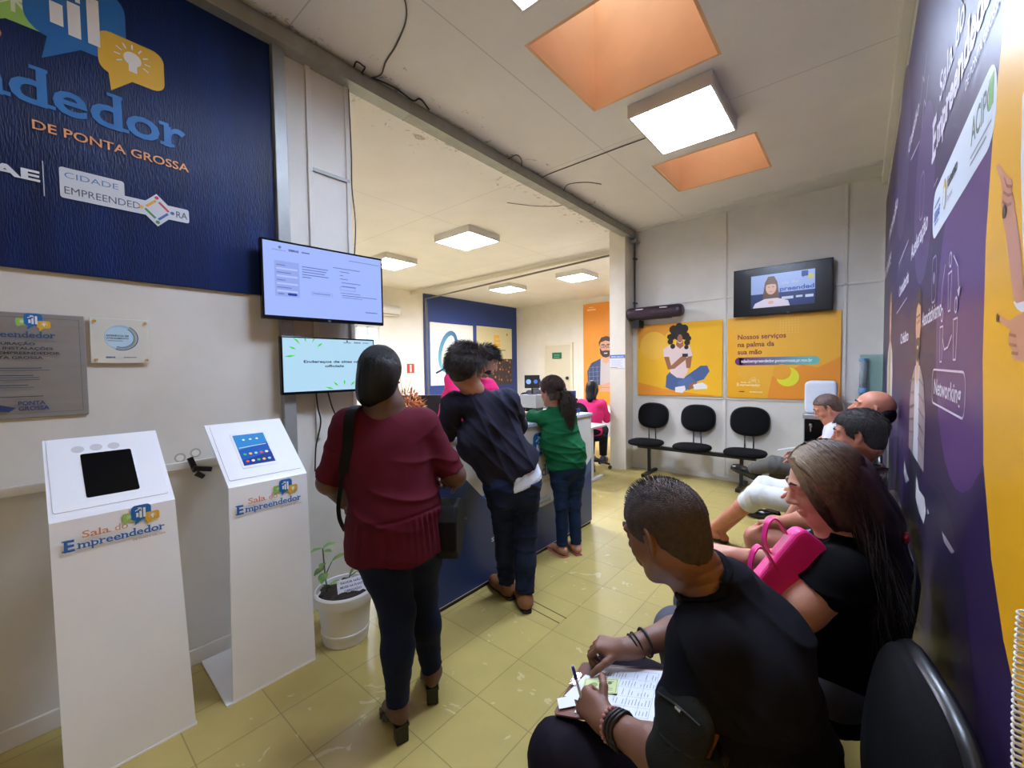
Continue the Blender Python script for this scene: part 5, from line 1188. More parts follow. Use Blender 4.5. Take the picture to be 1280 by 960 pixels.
t, c, U, N_ = monitor(-5.0, 6.6, 1.0, (.8, .6, 0), .3, .26, 'small monitor with two round blue stickers beyond the leaning man'); a = Art(c+N_*.0202, U, (0, 0, 1)); a.circ(-.07, 0, .05, (110, 150, 200), n=14); a.circ(.07, 0, .04, (60, 110, 190), n=14); a.build('sticker', t)
tag(MB().box(-5.2, -4.8, 6.45, 6.75, .741, .995).build('storage_box', mat('box_grey', (120, 122, 126), .6), None, bevel=.005), 'grey box carrying the small stickered monitor', 'box')
# ================================================================ people
def skinmat(n, rgb, v=.10): return mat('skin_'+n, rgb, .5, var=v, vscale=14, bump=.06, bscale=220, sss=.08)
def cloth(n, rgb, rough=.85, **k): return mat('cloth_'+n, rgb, rough, var=k.pop('var', .05), vscale=k.pop('vscale', 9), bump=k.pop('bump', .12), bscale=k.pop('bscale', 420), spec=.15, **k)
dark_hair = mat('hair_black', (12, 10, 11), .45, spec=.3, var=.35, vscale=60, stretch=(1, 1, .2), bump=.3, bscale=160)
def v(*a): return V3(*a)
def person(label, loc, group=None): return thing('person', label, 'person', loc, group)
def limbs(S, pts, rs, k=.03): S.chain(pts, rs, k)

# ---- woman in burgundy blouse, seen from behind
t = person('woman in burgundy blouse and dark jeans standing with her back to the camera', (-1.5, 1.05, 0))
J = dict(pel=(-1.535, 1.035, .92), chest=(-1.565, 1.035, 1.17), neck=(-1.578, 1.025, 1.365), shl=(-1.672, .90, 1.295), shr=(-1.492, 1.165, 1.285), fwd=(-.82, .57, 0), w=1.10)
hd = Head((-1.597, 1.018, 1.505), (-.75, .66, -.14), k=.96)
skm = skinmat('deep', (86, 58, 44))
ll = nz(v(*J['shl'])-v(*J['shr'])); fw = v(-.82, .57, 0)
el, wl = v(-1.728, .842, 1.055), v(-1.83, .965, .915); er, wr_ = v(-1.385, 1.245, 1.05), v(-1.545, 1.375, .98)
S = Skin(.0042); hd.into(S, True)
S.cap(J['neck'], hd.p(-.02, 0, -.06), .064, .060, .03); S.cap(J['shl'], J['shr'], .05, k=.04); S.cap(J['neck'], v(*J['neck'])-v(0, 0, .04), .08, .09, .05)
for a_, b_, c_ in ((J['shl'], el, wl), (J['shr'], er, wr_)): limbs(S, [a_, b_, c_], [.055, .047, .030])
hand(S, wl, (-.7, .68, -.2), (.5, .6, -.3), 1, .9, .9); hand(S, wr_, (-.85, .4, -.1), (-.3, -.6, -.6), -1, .9, .9)
S.cap(J['chest'], J['pel'], .09, .09, .05)
al, ar = v(-1.462, .975, .135), v(-1.515, 1.195, .135); kl, kr = v(-1.485, 1.0, .50), v(-1.535, 1.165, .49); hl, hr = v(*J['pel'])+ll*.085, v(*J['pel'])-ll*.085
limbs(S, [hl, kl, al], [.07, .045, .036]); limbs(S, [hr, kr, ar], [.07, .045, .036])
def heel_foot(S, A, D):   # foot on a heeled sandal
    D = nz([D[0], D[1], 0]); Lq = v(-D[1], D[0], 0); A = v(*A)
    S.cap(A-D*.03-v(0, 0, .035), A+D*.01-v(0, 0, .02), .031, .034, .03); S.cap(A-v(0, 0, .02), A+D*.12-v(0, 0, .085), .034, .026, .03, (Lq, .75))
    for i, o in enumerate((-.03, -.014, 0, .014, .028)): S.cap(A+D*.11+Lq*o-v(0, 0, .10), A+D*(.165-abs(i-1.5)*.008)+Lq*o*1.1-v(0, 0, .11), .012, .009, .004)
dl, dr = v(-.86, .25, 0), v(-.80, .55, 0)
heel_foot(S, al, dl); heel_foot(S, ar, dr)
body = S.mesh('body', skm, t); hd.extras(body, brow=(18, 14, 12))
# blouse with gathered peplum
S = Skin(.005); Lq, Fw, up = torso(S, J, .013, belly=.03)
S.cap(J['shl'], v(*J['shl'])*.03+el*.97, .066, .062, .04, flat=(0, 1)); S.cap(J['shr'], v(*J['shr'])*.05+er*.95, .066, .060, .04, flat=(0, 1))
P_ = v(*J['pel'])
S.cap(P_+v(0, 0, .10), P_+v(0, 0, -.12), .172, .205, .03, (Fw, 1.20)); 
S.cap(P_-fw*.03+v(0, 0, -.02), P_-fw*.03+v(0, 0, -.24), .175, .20, .05, (Fw, 1.12))
S.clip(lambda X, Y, Z: (.752+.008*np.sin(5*np.arctan2(Y-P_[1], X-P_[0])))-Z)
fo = folds(.017, 42, 3, (.12, .08, 1)); 
def gather(X, Y, Z):
    th = np.arctan2(Y-P_[1], X-P_[0]); zs = .935+.012*np.sin(th*2+1); g = np.clip((zs-Z)/.03, 0, 1)*np.clip(1.4-(zs-Z)*7, .18, 1)
    seam = .004*np.exp(-((Z-zs)/.006)**2)
    return fo(X, Y, Z)*np.clip((Z-.86)*14, .2, 1)*np.clip(1.9-(Z-.9)*3.2, .45, 1.5)+g*.0062*np.sin(34*th+4*np.sin(3*th))*(.55+.45*np.sin(5*th+1))+seam
S.warp(gather)
NB = v(*J['neck'])+v(0, 0, .015)
S.clip(lambda X, Y, Z: .072-np.sqrt((X-NB[0])**2+(Y-NB[1])**2+((Z-NB[2]-.025)*.75)**2))
S.mesh('blouse', cloth('burgundy', (80, 18, 34), .85, var=.04), t)
# jeans
S = Skin(.006); S.ell(P_-v(0, 0, .10), [Lq, Fw, up], (.185, .145, .15), .04); S.cap(P_+Lq*.085-fw*.045-v(0, 0, .06), P_+Lq*.085-fw*.045-v(0, 0, .12), .09, .085, .06); S.cap(P_-Lq*.085-fw*.045-v(0, 0, .06), P_-Lq*.085-fw*.045-v(0, 0, .12), .09, .085, .06)
for h_, k_, a_ in ((hl, kl, al), (hr, kr, ar)): S.chain([h_-v(0, 0, .08), h_*.45+k_*.55, k_, k_*.62+a_*.38-fw*.012, a_+v(0, 0, .0)], [.118, .100, .072, .067, .047], .03, flat=(0, 1))
f1 = folds(.005, 50, 8); f2 = folds(.012, 110, 9); S.warp(lambda X, Y, Z: f1(X, Y, Z)+f2(X, Y, Z)*np.clip((.32-Z)*5, 0, 1))
S.mesh('jeans', cloth('dark_jeans', (18, 26, 52), .8, var=.12, vscale=5, bscale=600), t)
# hair: cap gathered into a low bun
def bun(S): S.ell(hd.p(-.075, .015, -.07), [hd.F, hd.L, hd.U], (.045, .066, .055), .05); S.ell(hd.p(-.070, .0, -.02), [hd.F, hd.L, hd.U], (.05, .070, .066), .05); S.ell(hd.p(-.06, .04, -.105), [hd.F, hd.L, hd.U], (.034, .038, .034), .04)
ho = hd.hair(.0035, 'hair', dark_hair, t, thick=.016, extra=bun, side=-.02, back=-.085, rough=.0010, freq=240)
hd.fur('hair_locks', dark_hair, ho, 2600, .10, lambda f, l, u: nz(V3(-.10, .012, -.085)-V3(f, l, u)), thick=.022, lift=.02, side=-.02, back=-.05, r=.0013)
m = MB(); m.tube([hd.p(-.02, .05, -.12), hd.p(-.055, .03, -.125), hd.p(-.065, -.0, -.13)], .005, 6); m.build('red_ribbon', ink((170, 40, 56)), t, smooth=True)
MB().lathe(hd.p(.0, -.079, -.034), [(.001, 0), (.005, .002), (.005, .006), (.001, .008)], 10, tuple(hd.F), tuple(hd.U), tuple(-hd.L)).build('earring', chrome, t)
# sandals
for A, D in ((al, dl), (ar, dr)):
    D = nz([D[0], D[1], 0]); Lp = v(-D[1], D[0], 0); g = v(A[0], A[1], 0); sh = MB()
    o2 = [(-.055, -.028), (-.055, .028), (.0, .03), (.09, .042), (.15, .038), (.18, .01), (.175, -.02), (.14, -.038), (.08, -.036), (0, -.03)]
    n0 = len(sh.v); top = [Vector(g+D*a_+Lp*b_+v(0, 0, .078-.068*max(0, min(1, (a_+.0)/.11)))) for a_, b_ in o2]; bot = [p-Vector((0, 0, .012)) for p in top]; k_ = len(o2)
    sh.add(top+bot, [tuple(range(k_)), tuple(range(k_, 2*k_))[::-1]]+[(i, i+k_, (i+1) % k_+k_, (i+1) % k_) for i in range(k_)])
    so = sh.build('sandal', blackp, t)
    MB().prism([(-.055, -.026), (-.055, .026), (-.01, .026), (-.01, -.026)], g, D, Lp, .0, .068).build('heel', blackp, so, bevel=.005)
    st_ = MB(); q = [g+D*(-.045)*math.cos(z)+Lp*.04*math.sin(z)+v(0, 0, .125+.0*z)+D*.0 for z in [k*math.pi/6 for k in range(-3, 4)]]
    q = [g+D*(-.036*math.cos(z)+.012)+Lp*.040*math.sin(z)+v(0, 0, .118-.012*abs(math.sin(z))) for z in [k*math.pi/6 for k in range(-3, 4)]]
    st_.tube(q, .005, 6); st_.tube([g+D*.012+Lp*.04+v(0, 0, .108), g+D*.03+Lp*.034+v(0, 0, .06), g+D*.05+Lp*.036+v(0, 0, .04)], .005, 6); st_.tube([g+D*.012-Lp*.04+v(0, 0, .108), g+D*.03-Lp*.034+v(0, 0, .06), g+D*.05-Lp*.036+v(0, 0, .04)], .005, 6)
    st_.tube([g+D*.11+Lp*.042*math.cos(z)+v(0, 0, .012+.042*math.sin(z)) for z in [k*math.pi/6 for k in range(7)]], .006, 6); st_.build('strap', blackp, so, smooth=True)
# her shoulder bag (rests at her right hip) and strap
t = thing('handbag', 'black handbag at the right hip of the woman in burgundy', 'handbag', (-1.38, 1.28, .8))
bc = v(-1.395, 1.225, .86); bu = nz([.80, .60, 0]); bf = v(-.6, .8, 0)
MB().prism([(-.11, -.10), (-.06, -.16), (.04, -.17), (.11, -.13), (.12, -.02), (.08, .07), (.02, .09), (-.06, .08), (-.10, .02)], bc, bf, (0, 0, 1), -.05, .045).build('body', mat('bag_black', (10, 10, 11), .7, spec=.2), t, bevel=.016, seg=3)
lsh = v(*J['shl'])+v(.03, .03, .068); 
pth = [lsh+v(-.07, .08, -.03), lsh+v(-.02, .02, .012), lsh+v(.045, -.055, -.02), v(-1.60, .862, 1.22), v(-1.612, .845, 1.10), v(-1.63, .835, .99), v(-1.64, .84, .93), v(-1.66, .86, .885), v(-1.69, .89, .84)]
pth = [p+v(.013, -.010, .004)*(1 if i > 1 else 0) for i, p in enumerate(pth)]; pp3 = smooth_path([Vector(p) for p in pth], 6); wdir = Vector((.30, .2, .1)).normalized(); vs = []; 
for i, p in enumerate(pp3):
    tg = (pp3[min(i+1, len(pp3)-1)]-pp3[max(i-1, 0)]).normalized(); w_ = Vector((.72, .69, 0)); w_ = (w_-tg*w_.dot(tg)).normalized()*(.02 if i < 24 else .008); n_ = tg.cross(w_).normalized()*.003
    vs += [p-w_-n_, p+w_-n_, p+w_+n_, p-w_+n_]
fs = [(i*4+j, i*4+(j+1) % 4, (i+1)*4+(j+1) % 4, (i+1)*4+j) for i in range(len(pp3)-1) for j in range(4)]
MB().add(vs, fs).build('strap', mat('bag_black', (10, 10, 11), .7, spec=.25), t, smooth=False)
MB().tube([bc+bf*.08+v(0, 0, .05), bc+bu*.03+bf*.12+v(0, 0, -.03), bc+bu*.05+bf*.13+v(0, 0, -.05)], .006).build('buckle', chrome, t)

# ---- man in charcoal sweater leaning over the counter
t = person('man in charcoal sweater and jeans leaning on the counter', (-1.7, 2.0, 0))
J = dict(pel=(-1.675, 1.99, .875), chest=(-1.77, 1.86, 1.15), neck=(-1.79, 1.785, 1.40), shl=(-1.885, 1.69, 1.32), shr=(-1.685, 1.985, 1.325), fwd=(-.85, .53, 0), w=1.0)
hd = Head((-1.815, 1.755, 1.535), (.05, .98, -.22), roll=.12, k=1.0)
el, wl = v(-1.985, 1.725, 1.125), v(-2.11, 1.95, 1.125); er, wr_ = v(-1.775, 2.19, 1.135), v(-2.02, 2.18, 1.125)
S = Skin(.0042); hd.into(S); S.cap(J['neck'], hd.p(-.03, 0, -.07), .06, .057, .03); S.cap(J['shl'], J['shr'], .06, k=.04)
for a_, b_, c_ in ((J['shl'], el, wl), (J['shr'], er, wr_)): limbs(S, [a_, b_, c_], [.055, .045, .029])
hand(S, wl, (-.5, .8, 0), (0, 0, -1), 1, .5); hand(S, wr_, (-.9, -.1, 0), (0, 0, -1), -1, .6)
S.cap(J['chest'], J['pel'], .09, .09, .05); al, ar = v(-1.80, 2.07, .10), v(-1.615, 2.03, .10); P_ = v(*J['pel']); Lr = nz([-.53, -.85, 0])
hl, hr = P_+Lr*.09, P_-Lr*.09; kl, kr = v(-1.75, 2.0, .50), v(-1.63, 2.06, .49)
limbs(S, [hl, kl, al], [.07, .045, .036]); limbs(S, [hr, kr, ar], [.07, .045, .036])
body = S.mesh('body', skinmat('tan', (178, 128, 102)), t); hd.extras(body, brow=(40, 30, 26))
S = Skin(.0055); Lq, Fw, up = torso(S, J, .02, broad=1.03, belly=.01)
S.chain([J['shl'], v(*J['shl'])*.5+el*.5, el, wl], [.072, .064, .058, .042], .04, flat=(0, 1)); S.chain([J['shr'], v(*J['shr'])*.5+er*.5, er, wr_], [.072, .064, .058, .042], .04, flat=(0, 1))
S.cap(P_+up*.12, P_+up*.0, .165, .163, .04, (Fw, 1.25)); hem = P_+up*.02
S.clip(lambda X, Y, Z: -((X-hem[0])*up[0]+(Y-hem[1])*up[1]+(Z-hem[2])*up[2])-.035)
fo = folds(.022, 26, 21, (.50, .42, .78)); f3 = folds(.005, 55, 4, (.4, .3, .8))
S.warp(lambda X, Y, Z: fo(X, Y, Z)+f3(X, Y, Z))
nax = hd.p(-.03, 0, -.07)-v(*J['neck']); S.clip(neck_clip(J['neck'], nax, .066, .0))
S.mesh('sweater', cloth('charcoal', (40, 40, 54), .9), t)
S = Skin(.006); S.cap(P_-up*.03, P_-up*.075, .156, .160, .03, (Fw, 1.22), flat=(0, 1)); S.cap(P_-up*.03+Lr*-.01, P_-up*.085, .158, .164, .03, (Fw, 1.22), flat=(0, 1)); S.mesh('undershirt', cloth('white', (212, 214, 222), .8), t)
S = Skin(.006); S.ell(P_-v(0, 0, .05), [Lr, nz([-.85, .53, 0]), (0, 0, 1)], (.162, .125, .14), .04)
for g in (1, -1): S.cap(P_+Lr*.08*g+v(.035, -.02, -.08), P_+Lr*.08*g+v(.03, -.02, -.14), .085, k=.05)
for h_, k_, a_ in ((hl, kl, al), (hr, kr, ar)): S.chain([h_-v(0, 0, .08), h_*.5+k_*.5, k_, k_*.5+a_*.5, a_+v(0, 0, .0)], [.10, .088, .075, .068, .062], .03, flat=(0, 1))
f1 = folds(.010, 50, 18); f2 = folds(.016, 80, 19); S.warp(lambda X, Y, Z: f1(X, Y, Z)+f2(X, Y, Z)*np.clip((.35-Z)*4, 0, 1))
S.mesh('jeans', cloth('blue_jeans', (36, 48, 76), .85, rgb2=(18, 24, 42), vscale=4, bscale=600), t)
for A, D in ((al, (-.95, .3)), (ar, (-.75, .65))): shoe_mesh(A, D, mat('shoe_brown', (128, 84, 50), .6, var=.15, vscale=20), mat('sole_dark', (40, 34, 30), .8), t)
def thick(S): S.ell(hd.p(-.05, 0, -.03), [hd.F, hd.L, hd.U], (.070, .068, .07), .03)
hd.hair(.0035, 'hair', mat('hair_brown', (34, 27, 24), .6, rgb2=(78, 66, 58), vscale=55, bump=.4, bscale=140), t, thick=.012, extra=thick, side=.004, back=-.088, rough=.003, freq=90, seed=5)
hd.fur('hair_locks', MATS['hair_brown'], t, 2600, .055, lambda f, l, u: nz(V3(-.5 if u > .05 else -.25, .25*np.sign(l), -.25 if u > .08 else -1)), thick=.022, lift=.6, side=.0, back=-.07, r=.0019, wave=.6, seed=8, low=1.05)
MB().tube([hd.p(.085, -.035, -.02), hd.p(.06, -.068, -.03), hd.p(.0, -.085, -.005)], .0015, 4).build('mask_strap', whitep, t)

# ---- woman in green top
t = person('woman in green top and jeans with long curly ponytail at the counter', (-1.83, 2.82, 0))
J = dict(pel=(-1.80, 2.83, .79), chest=(-1.85, 2.785, .98), neck=(-1.868, 2.76, 1.185), shl=(-1.955, 2.70, 1.125), shr=(-1.80, 2.885, 1.12), fwd=(-.8, .6, 0), w=.86)
hd = Head((-1.885, 2.745, 1.335), (-1, .12, -.15), k=.95)
el, wl = v(-2.07, 2.73, 1.125), v(-2.2, 2.86, 1.125); er, wr_ = v(-1.93, 3.02, 1.0), v(-2.1, 3.0, 1.12)
S = Skin(.0045); hd.into(S, True); S.cap(J['neck'], hd.p(-.02, 0, -.07), .045, .045, .03); S.cap(J['shl'], J['shr'], .045, k=.04)
for a_, b_, c_ in ((J['shl'], el, wl), (J['shr'], er, wr_)): limbs(S, [a_, b_, c_], [.045, .036, .024])
hand(S, wl, (-.8, .5, 0), (0, 0, -1), 1, .5, .9); hand(S, wr_, (-.9, -.1, 0), (0, 0, -1), -1, .5, .9); S.cap(J['chest'], J['pel'], .08, .08, .05)
al, ar = v(-1.835, 2.80, .085), v(-1.765, 2.90, .085); P_ = v(*J['pel']); Lr = nz([-.6, -.8, 0]); hl, hr = P_+Lr*.075, P_-Lr*.075; kl, kr = v(-1.83, 2.79, .42), v(-1.78, 2.90, .42)
limbs(S, [hl, kl, al], [.06, .04, .03]); limbs(S, [hr, kr, ar], [.06, .04, .03]); foot(S, al, (-.9, .3), .95, .015); foot(S, ar, (-.8, .5), .95, .015)
body = S.mesh('body', skinmat('olive', (170, 120, 94)), t); hd.extras(body)
S = Skin(.006); Lq, Fw, up = torso(S, J, .012); S.chain([J['shl'], el, wl*.55+el*.45], [.055, .048, .04], .035, flat=(0, 1)); S.chain([J['shr'], er, wr_*.55+er*.45], [.055, .048, .04], .035, flat=(0, 1)); S.cap(P_+v(0, 0, .08), P_-v(0, 0, .06), .145, .15, .04, (Fw, 1.25), flat=(0, 1))
S.warp(folds(.016, 48, 33, (.3, 0.1, 1))); S.mesh('top', cloth('green', (20, 92, 54), .85), t)
S = Skin(.006); S.ell(P_-v(0, 0, .06), [Lr, nz([-.8, .6, 0]), (0, 0, 1)], (.14, .115, .13), .04)
for h_, k_, a_ in ((hl, kl, al), (hr, kr, ar)): S.chain([h_-v(0, 0, .06), h_*.5+k_*.5, k_, a_], [.085, .072, .055, .045], .03, flat=(0, 1))
f1 = folds(.008, 70, 48); S.warp(f1); S.mesh('jeans', cloth('navy_jeans', (28, 44, 74), .85, var=.12, vscale=5), t)
for A, D in ((al, (-.9, .3)), (ar, (-.8, .5))):
    D = nz([D[0], D[1], 0]); Lp = v(-D[1], D[0], 0); g = v(A[0], A[1], 0)
    so = MB().prism([(-.055, -.028), (-.055, .028), (.09, .042), (.16, .034), (.19, .0), (.16, -.034), (.09, -.036)], g, D, Lp, .001, .016).build('sandal', mat('sandal_pink', (190, 120, 110), .5), t, bevel=.003)
    MB().tube([g+D*.09+Lp*.042*math.cos(z)+v(0, 0, .014+.035*math.sin(z)) for z in [k*math.pi/6 for k in range(7)]], .006, 6).tube([g+D*(-.03*math.cos(z))+Lp*.036*math.sin(z)+v(0, 0, .055) for z in [k*math.pi/6 for k in range(-3, 4)]], .005, 6).build('strap', mat('sandal_pink', (190, 120, 110), .5), so, smooth=True)
curl = mat('hair_curly', (36, 26, 24), .55, rgb2=(84, 58, 44), vscale=45, bump=.5, bscale=110)
ho = hd.hair(.004, 'hair', curl, t, thick=.014, side=-.01, back=-.075, rough=.002)
hd.fur('hair_locks', curl, ho, 1500, .07, lambda f, l, u: nz(V3(-.12, -.01, .0)-V3(f, l, u)), thick=.020, lift=.1, side=-.01, back=-.06, r=.0018, wave=.5)
rg = np.random.RandomState(2); base = hd.p(-.09, -.01, .01); paths = []
for k in range(170):
    a0, r0 = rg.uniform(0, 6.28), rg.uniform(.004, .046); n = 26; ph = rg.uniform(0, 6.28); L_ = rg.uniform(.26, .38); P = []
    for i in range(n):
        f = i/(n-1); wd = .6+.9*math.sin(math.pi*min(1, f*1.05))
        P.append(base+v(.035+.02*math.sin(f*2), .02, 0)*min(1, f*3)+Lq*-.02*f+v(math.cos(a0), math.sin(a0), 0)*r0*wd*1.1+v(.008*math.cos(ph+f*26), .008*math.sin(ph+f*26), -L_*f+.03*math.sin(min(1, f*4)*1.5)))
    paths.append(P)
strands('ponytail', curl, ho, None, paths, .0042)
MB().lathe(base+v(.02, .01, 0), [(.02, -.008), (.03, 0), (.02, .008)], 12).build('hair_tie', blackp, ho, smooth=True)

# ---- staff man behind the counter
t = person('bearded staff man in pink shirt bending over behind the counter', (-2.75, 2.68, 0))
J = dict(pel=(-2.95, 2.60, .92), chest=(-2.85, 2.64, 1.22), neck=(-2.72, 2.71, 1.46), shl=(-2.70, 2.90, 1.36), shr=(-2.84, 2.54, 1.43), fwd=(1, .1, 0))
hd = Head((-2.615, 2.775, 1.60), (.86, .42, -.52), k=1.02)
S = Skin(.005); hd.into(S); S.cap(J['neck'], hd.p(-.03, 0, -.07), .06, .056, .03); S.cap(J['shl'], J['shr'], .06, k=.04)
el, wl = v(-2.60, 2.98, 1.14), v(-2.42, 2.86, 1.12); er, wr_ = v(-2.66, 2.48, 1.16), v(-2.44, 2.62, 1.12)
for a_, b_, c_ in ((J['shl'], el, wl), (J['shr'], er, wr_)): limbs(S, [a_, b_, c_], [.05, .042, .028])
hand(S, wl, (.7, -.6, 0), (0, 0, -1), 1, .5); hand(S, wr_, (.8, .4, 0), (0, 0, -1), -1, .5); S.cap(J['chest'], J['pel'], .09, .09, .05)
P_ = v(*J['pel'])
for g in (1, -1): limbs(S, [P_+v(0, .09*g, 0), P_+v(.02, .1*g, -.43), P_+v(0, .1*g, -.82)], [.08, .05, .04])
body = S.mesh('body', skinmat('tan2', (158, 110, 88)), t); hd.extras(body)
S = Skin(.007); torso(S, J, .015); S.chain([J['shl'], el], [.065, .055], .04, flat=(0, 1)); S.chain([J['shr'], er], [.065, .055], .04, flat=(0, 1)); S.warp(folds(.010, 45, 5)); S.mesh('shirt', cloth('pink', (222, 44, 116), .8), t)
S = Skin(.008); S.ell(P_-v(0, 0, .04), np.eye(3), (.12, .16, .14), .04)
for g in (1, -1): S.chain([P_+v(0, .09*g, -.05), P_+v(.02, .1*g, -.43), P_+v(0, .1*g, -.84)], [.09, .07, .06], .03, flat=(0, 1))
S.mesh('trousers', cloth('black', (24, 24, 28)), t)
for g in (1, -1): shoe_mesh(P_+v(0, .1*g, -.82), (1, 0), blackp, blackp, t, hs=.006)
hd.hair(.004, 'hair', dark_hair, t, thick=.013, side=-.01, back=-.08)
hd.fur('hair_locks', dark_hair, t, 900, .03, lambda f, l, u: nz(V3(.6, 0, -.1)), thick=.02, lift=.9, side=-.01, back=-.07, r=.0018)
S = Skin(.004); k_ = hd.k; A_ = [hd.F, hd.L, hd.U]; S.ell(hd.p(.045, 0, -.078), A_, (.052, .052, .042), .02); S.clip(lambda X, Y, Z: (lambda f, l, u: np.maximum(u+.042, np.maximum(.0-f, .03-np.sqrt((f-.10)**2+l**2+(u+.058)**2)))) (*hd.loc(X, Y, Z))); S.mesh('beard', dark_hair, t)

# ---- two seated people far in the back office
def far_person(label, p, fw, shirt, hairm, skn, long=False):
    t = person(label, (p[0], p[1], 0)); fw = nz(fw); Lp = v(-fw[1], fw[0], 0); g = v(p[0], p[1], 0)
    J = dict(pel=g+v(0, 0, .56), chest=g+fw*.05+v(0, 0, .82), neck=g+fw*.07+v(0, 0, 1.04), shl=g+Lp*.17+v(0, 0, .97)+fw*.06, shr=g-Lp*.17+v(0, 0, .97)+fw*.06, fwd=fw)
    hd = Head(g+fw*.11+v(0, 0, 1.19), fw+v(0, 0, -.25))
    S = Skin(.007); hd.into(S); S.cap(J['neck'], hd.p(-.03, 0, -.07), .052, .05, .03); S.cap(J['shl'], J['shr'], .05, k=.04); S.cap(J['chest'], J['pel'], .08, .08, .05)
    for s_, sh in ((1, J['shl']), (-1, J['shr'])):
        e = sh+fw*.1-v(0, 0, .24)+Lp*.04*s_; w = e+fw*.22+v(0, 0, .06)-Lp*.05*s_; limbs(S, [sh, e, w], [.05, .04, .027]); hand(S, w, fw, (0, 0, -1), s_, .5)
        limbs(S, [J['pel']+Lp*.08*s_, J['pel']+Lp*.1*s_+fw*.42-v(0, 0, .04), J['pel']+Lp*.1*s_+fw*.4-v(0, 0, .46)], [.07, .05, .04])
    b = S.mesh('body', skn, t); hd.extras(b)
    S = Skin(.008); torso(S, J, .015)
    for s_, sh in ((1, J['shl']), (-1, J['shr'])): e = sh+fw*.1-v(0, 0, .24)+Lp*.04*s_; w = e+fw*.22+v(0, 0, .06)-Lp*.05*s_; S.chain([sh, e, w], [.065, .055, .04], .03, flat=(0, 1))
    S.warp(folds(.005, 18, 7)); S.mesh('shirt', shirt, t)
    S = Skin(.009); S.ell(J['pel'], [Lp, fw, v(0, 0, 1)], (.17, .15, .11), .04)
    for s_ in (1, -1): S.chain([J['pel']+Lp*.08*s_, J['pel']+Lp*.1*s_+fw*.42-v(0, 0, .04), J['pel']+Lp*.1*s_+fw*.4-v(0, 0, .44)], [.09, .075, .06], .03, flat=(0, 1))
    S.mesh('trousers', cloth('black', (24, 24, 28)), t)
    for s_ in (1, -1): shoe_mesh(J['pel']+Lp*.1*s_+fw*.4-v(0, 0, .46), fw, blackp, blackp, t, hs=.008)
    def ex(S):
        if long: S.cap(hd.p(-.07, 0, 0), hd.p(-.09, 0, -.17), .07, .05, .03, (hd.F, 1.5)); S.cap(hd.p(-.0, .06, -.02), hd.p(-.04, .05, -.15), .04, .03, .03); S.cap(hd.p(-.0, -.06, -.02), hd.p(-.04, -.05, -.15), .04, .03, .03)
    hd.hair(.006, 'hair', hairm, t, thick=.014, extra=ex if long else None, line=(lambda X, Y, Z: (lambda f, l, u: np.maximum(f-.055+.0*u, -(u+.20)))(*hd.loc(X, Y, Z))) if long else None)
far_person('person in bright pink top with black hair seated at a far desk', (-3.11, 5.55), (-.25, .95, 0), cloth('hot_pink', (236, 52, 116), .7), dark_hair, skinmat('tan2', (158, 110, 88)), True)
far_person('person in dark grey jacket seated far back near the cream door', (-5.41, 7.24), (-.3, .95, 0), cloth('dark_grey', (56, 58, 62), .8), dark_hair, skinmat('tan2', (158, 110, 88)))

# ================================================================ the waiting row, all facing the counter (-x)
seat_fw = v(-1, 0, 0)
# ---- man in black T-shirt with clipboard
t = person('man in black T-shirt with cropped hair filling in a form on his lap', (-.2, 1.07, 0))
J = dict(pel=(-.14, 1.085, .55), chest=(-.205, 1.08, .83), neck=(-.275, 1.065, 1.0), shl=(-.245, .905, .94), shr=(-.27, 1.245, .925), fwd=(-1, 0, -.2), w=.96)
hd = Head((-.360, 1.005, 1.128), (-.93, .16, -.38), roll=-.04, k=1.0)
skb = skinmat('bronze', (124, 84, 66))
el, wl = v(-.265, .83, .725), v(-.46, .885, .672); er, wr_ = v(-.39, 1.34, .71), v(-.53, 1.15, .678)
S = Skin(.0034); hd.into(S); S.cap(J['neck'], hd.p(-.03, 0, -.06), .058, .056, .04); S.cap(v(*J['neck'])-v(.0, 0, .02), v(*J['chest'])+v(0, 0, .06), .075, .09, .05); S.cap(J['shl'], J['shr'], .055, k=.04)
S.chain([J['shl'], v(*J['shl'])*.4+el*.6, el, el*.7+wl*.3, wl], [.055, .050, .043, .042, .029], .025); S.chain([J['shr'], v(*J['shr'])*.4+er*.6, er, er*.7+wr_*.3, wr_], [.055, .050, .043, .042, .029], .025)
hand(S, wl, (-.93, .33, -.05), (.25, .80, -.55), -1, curls=(1.15, 1.25, 1.3, 1.3), k=.97, thumb=.9)
hand(S, wr_, (-.95, -.25, -.08), (-.02, .05, -1), 1, .75, k=.95, thumb=.3)
S.cap(J['chest'], J['pel'], .09, .09, .05)
P_ = v(*J['pel']); hl, hr = P_+v(0, -.09, 0), P_+v(0, .09, 0); kl, kr = v(-.575, .865, .525), v(-.60, 1.265, .495); al, ar = v(-.52, .86, .09), v(-.55, 1.28, .09)
limbs(S, [hl, kl, al], [.07, .05, .038]); limbs(S, [hr, kr, ar], [.07, .05, .038])
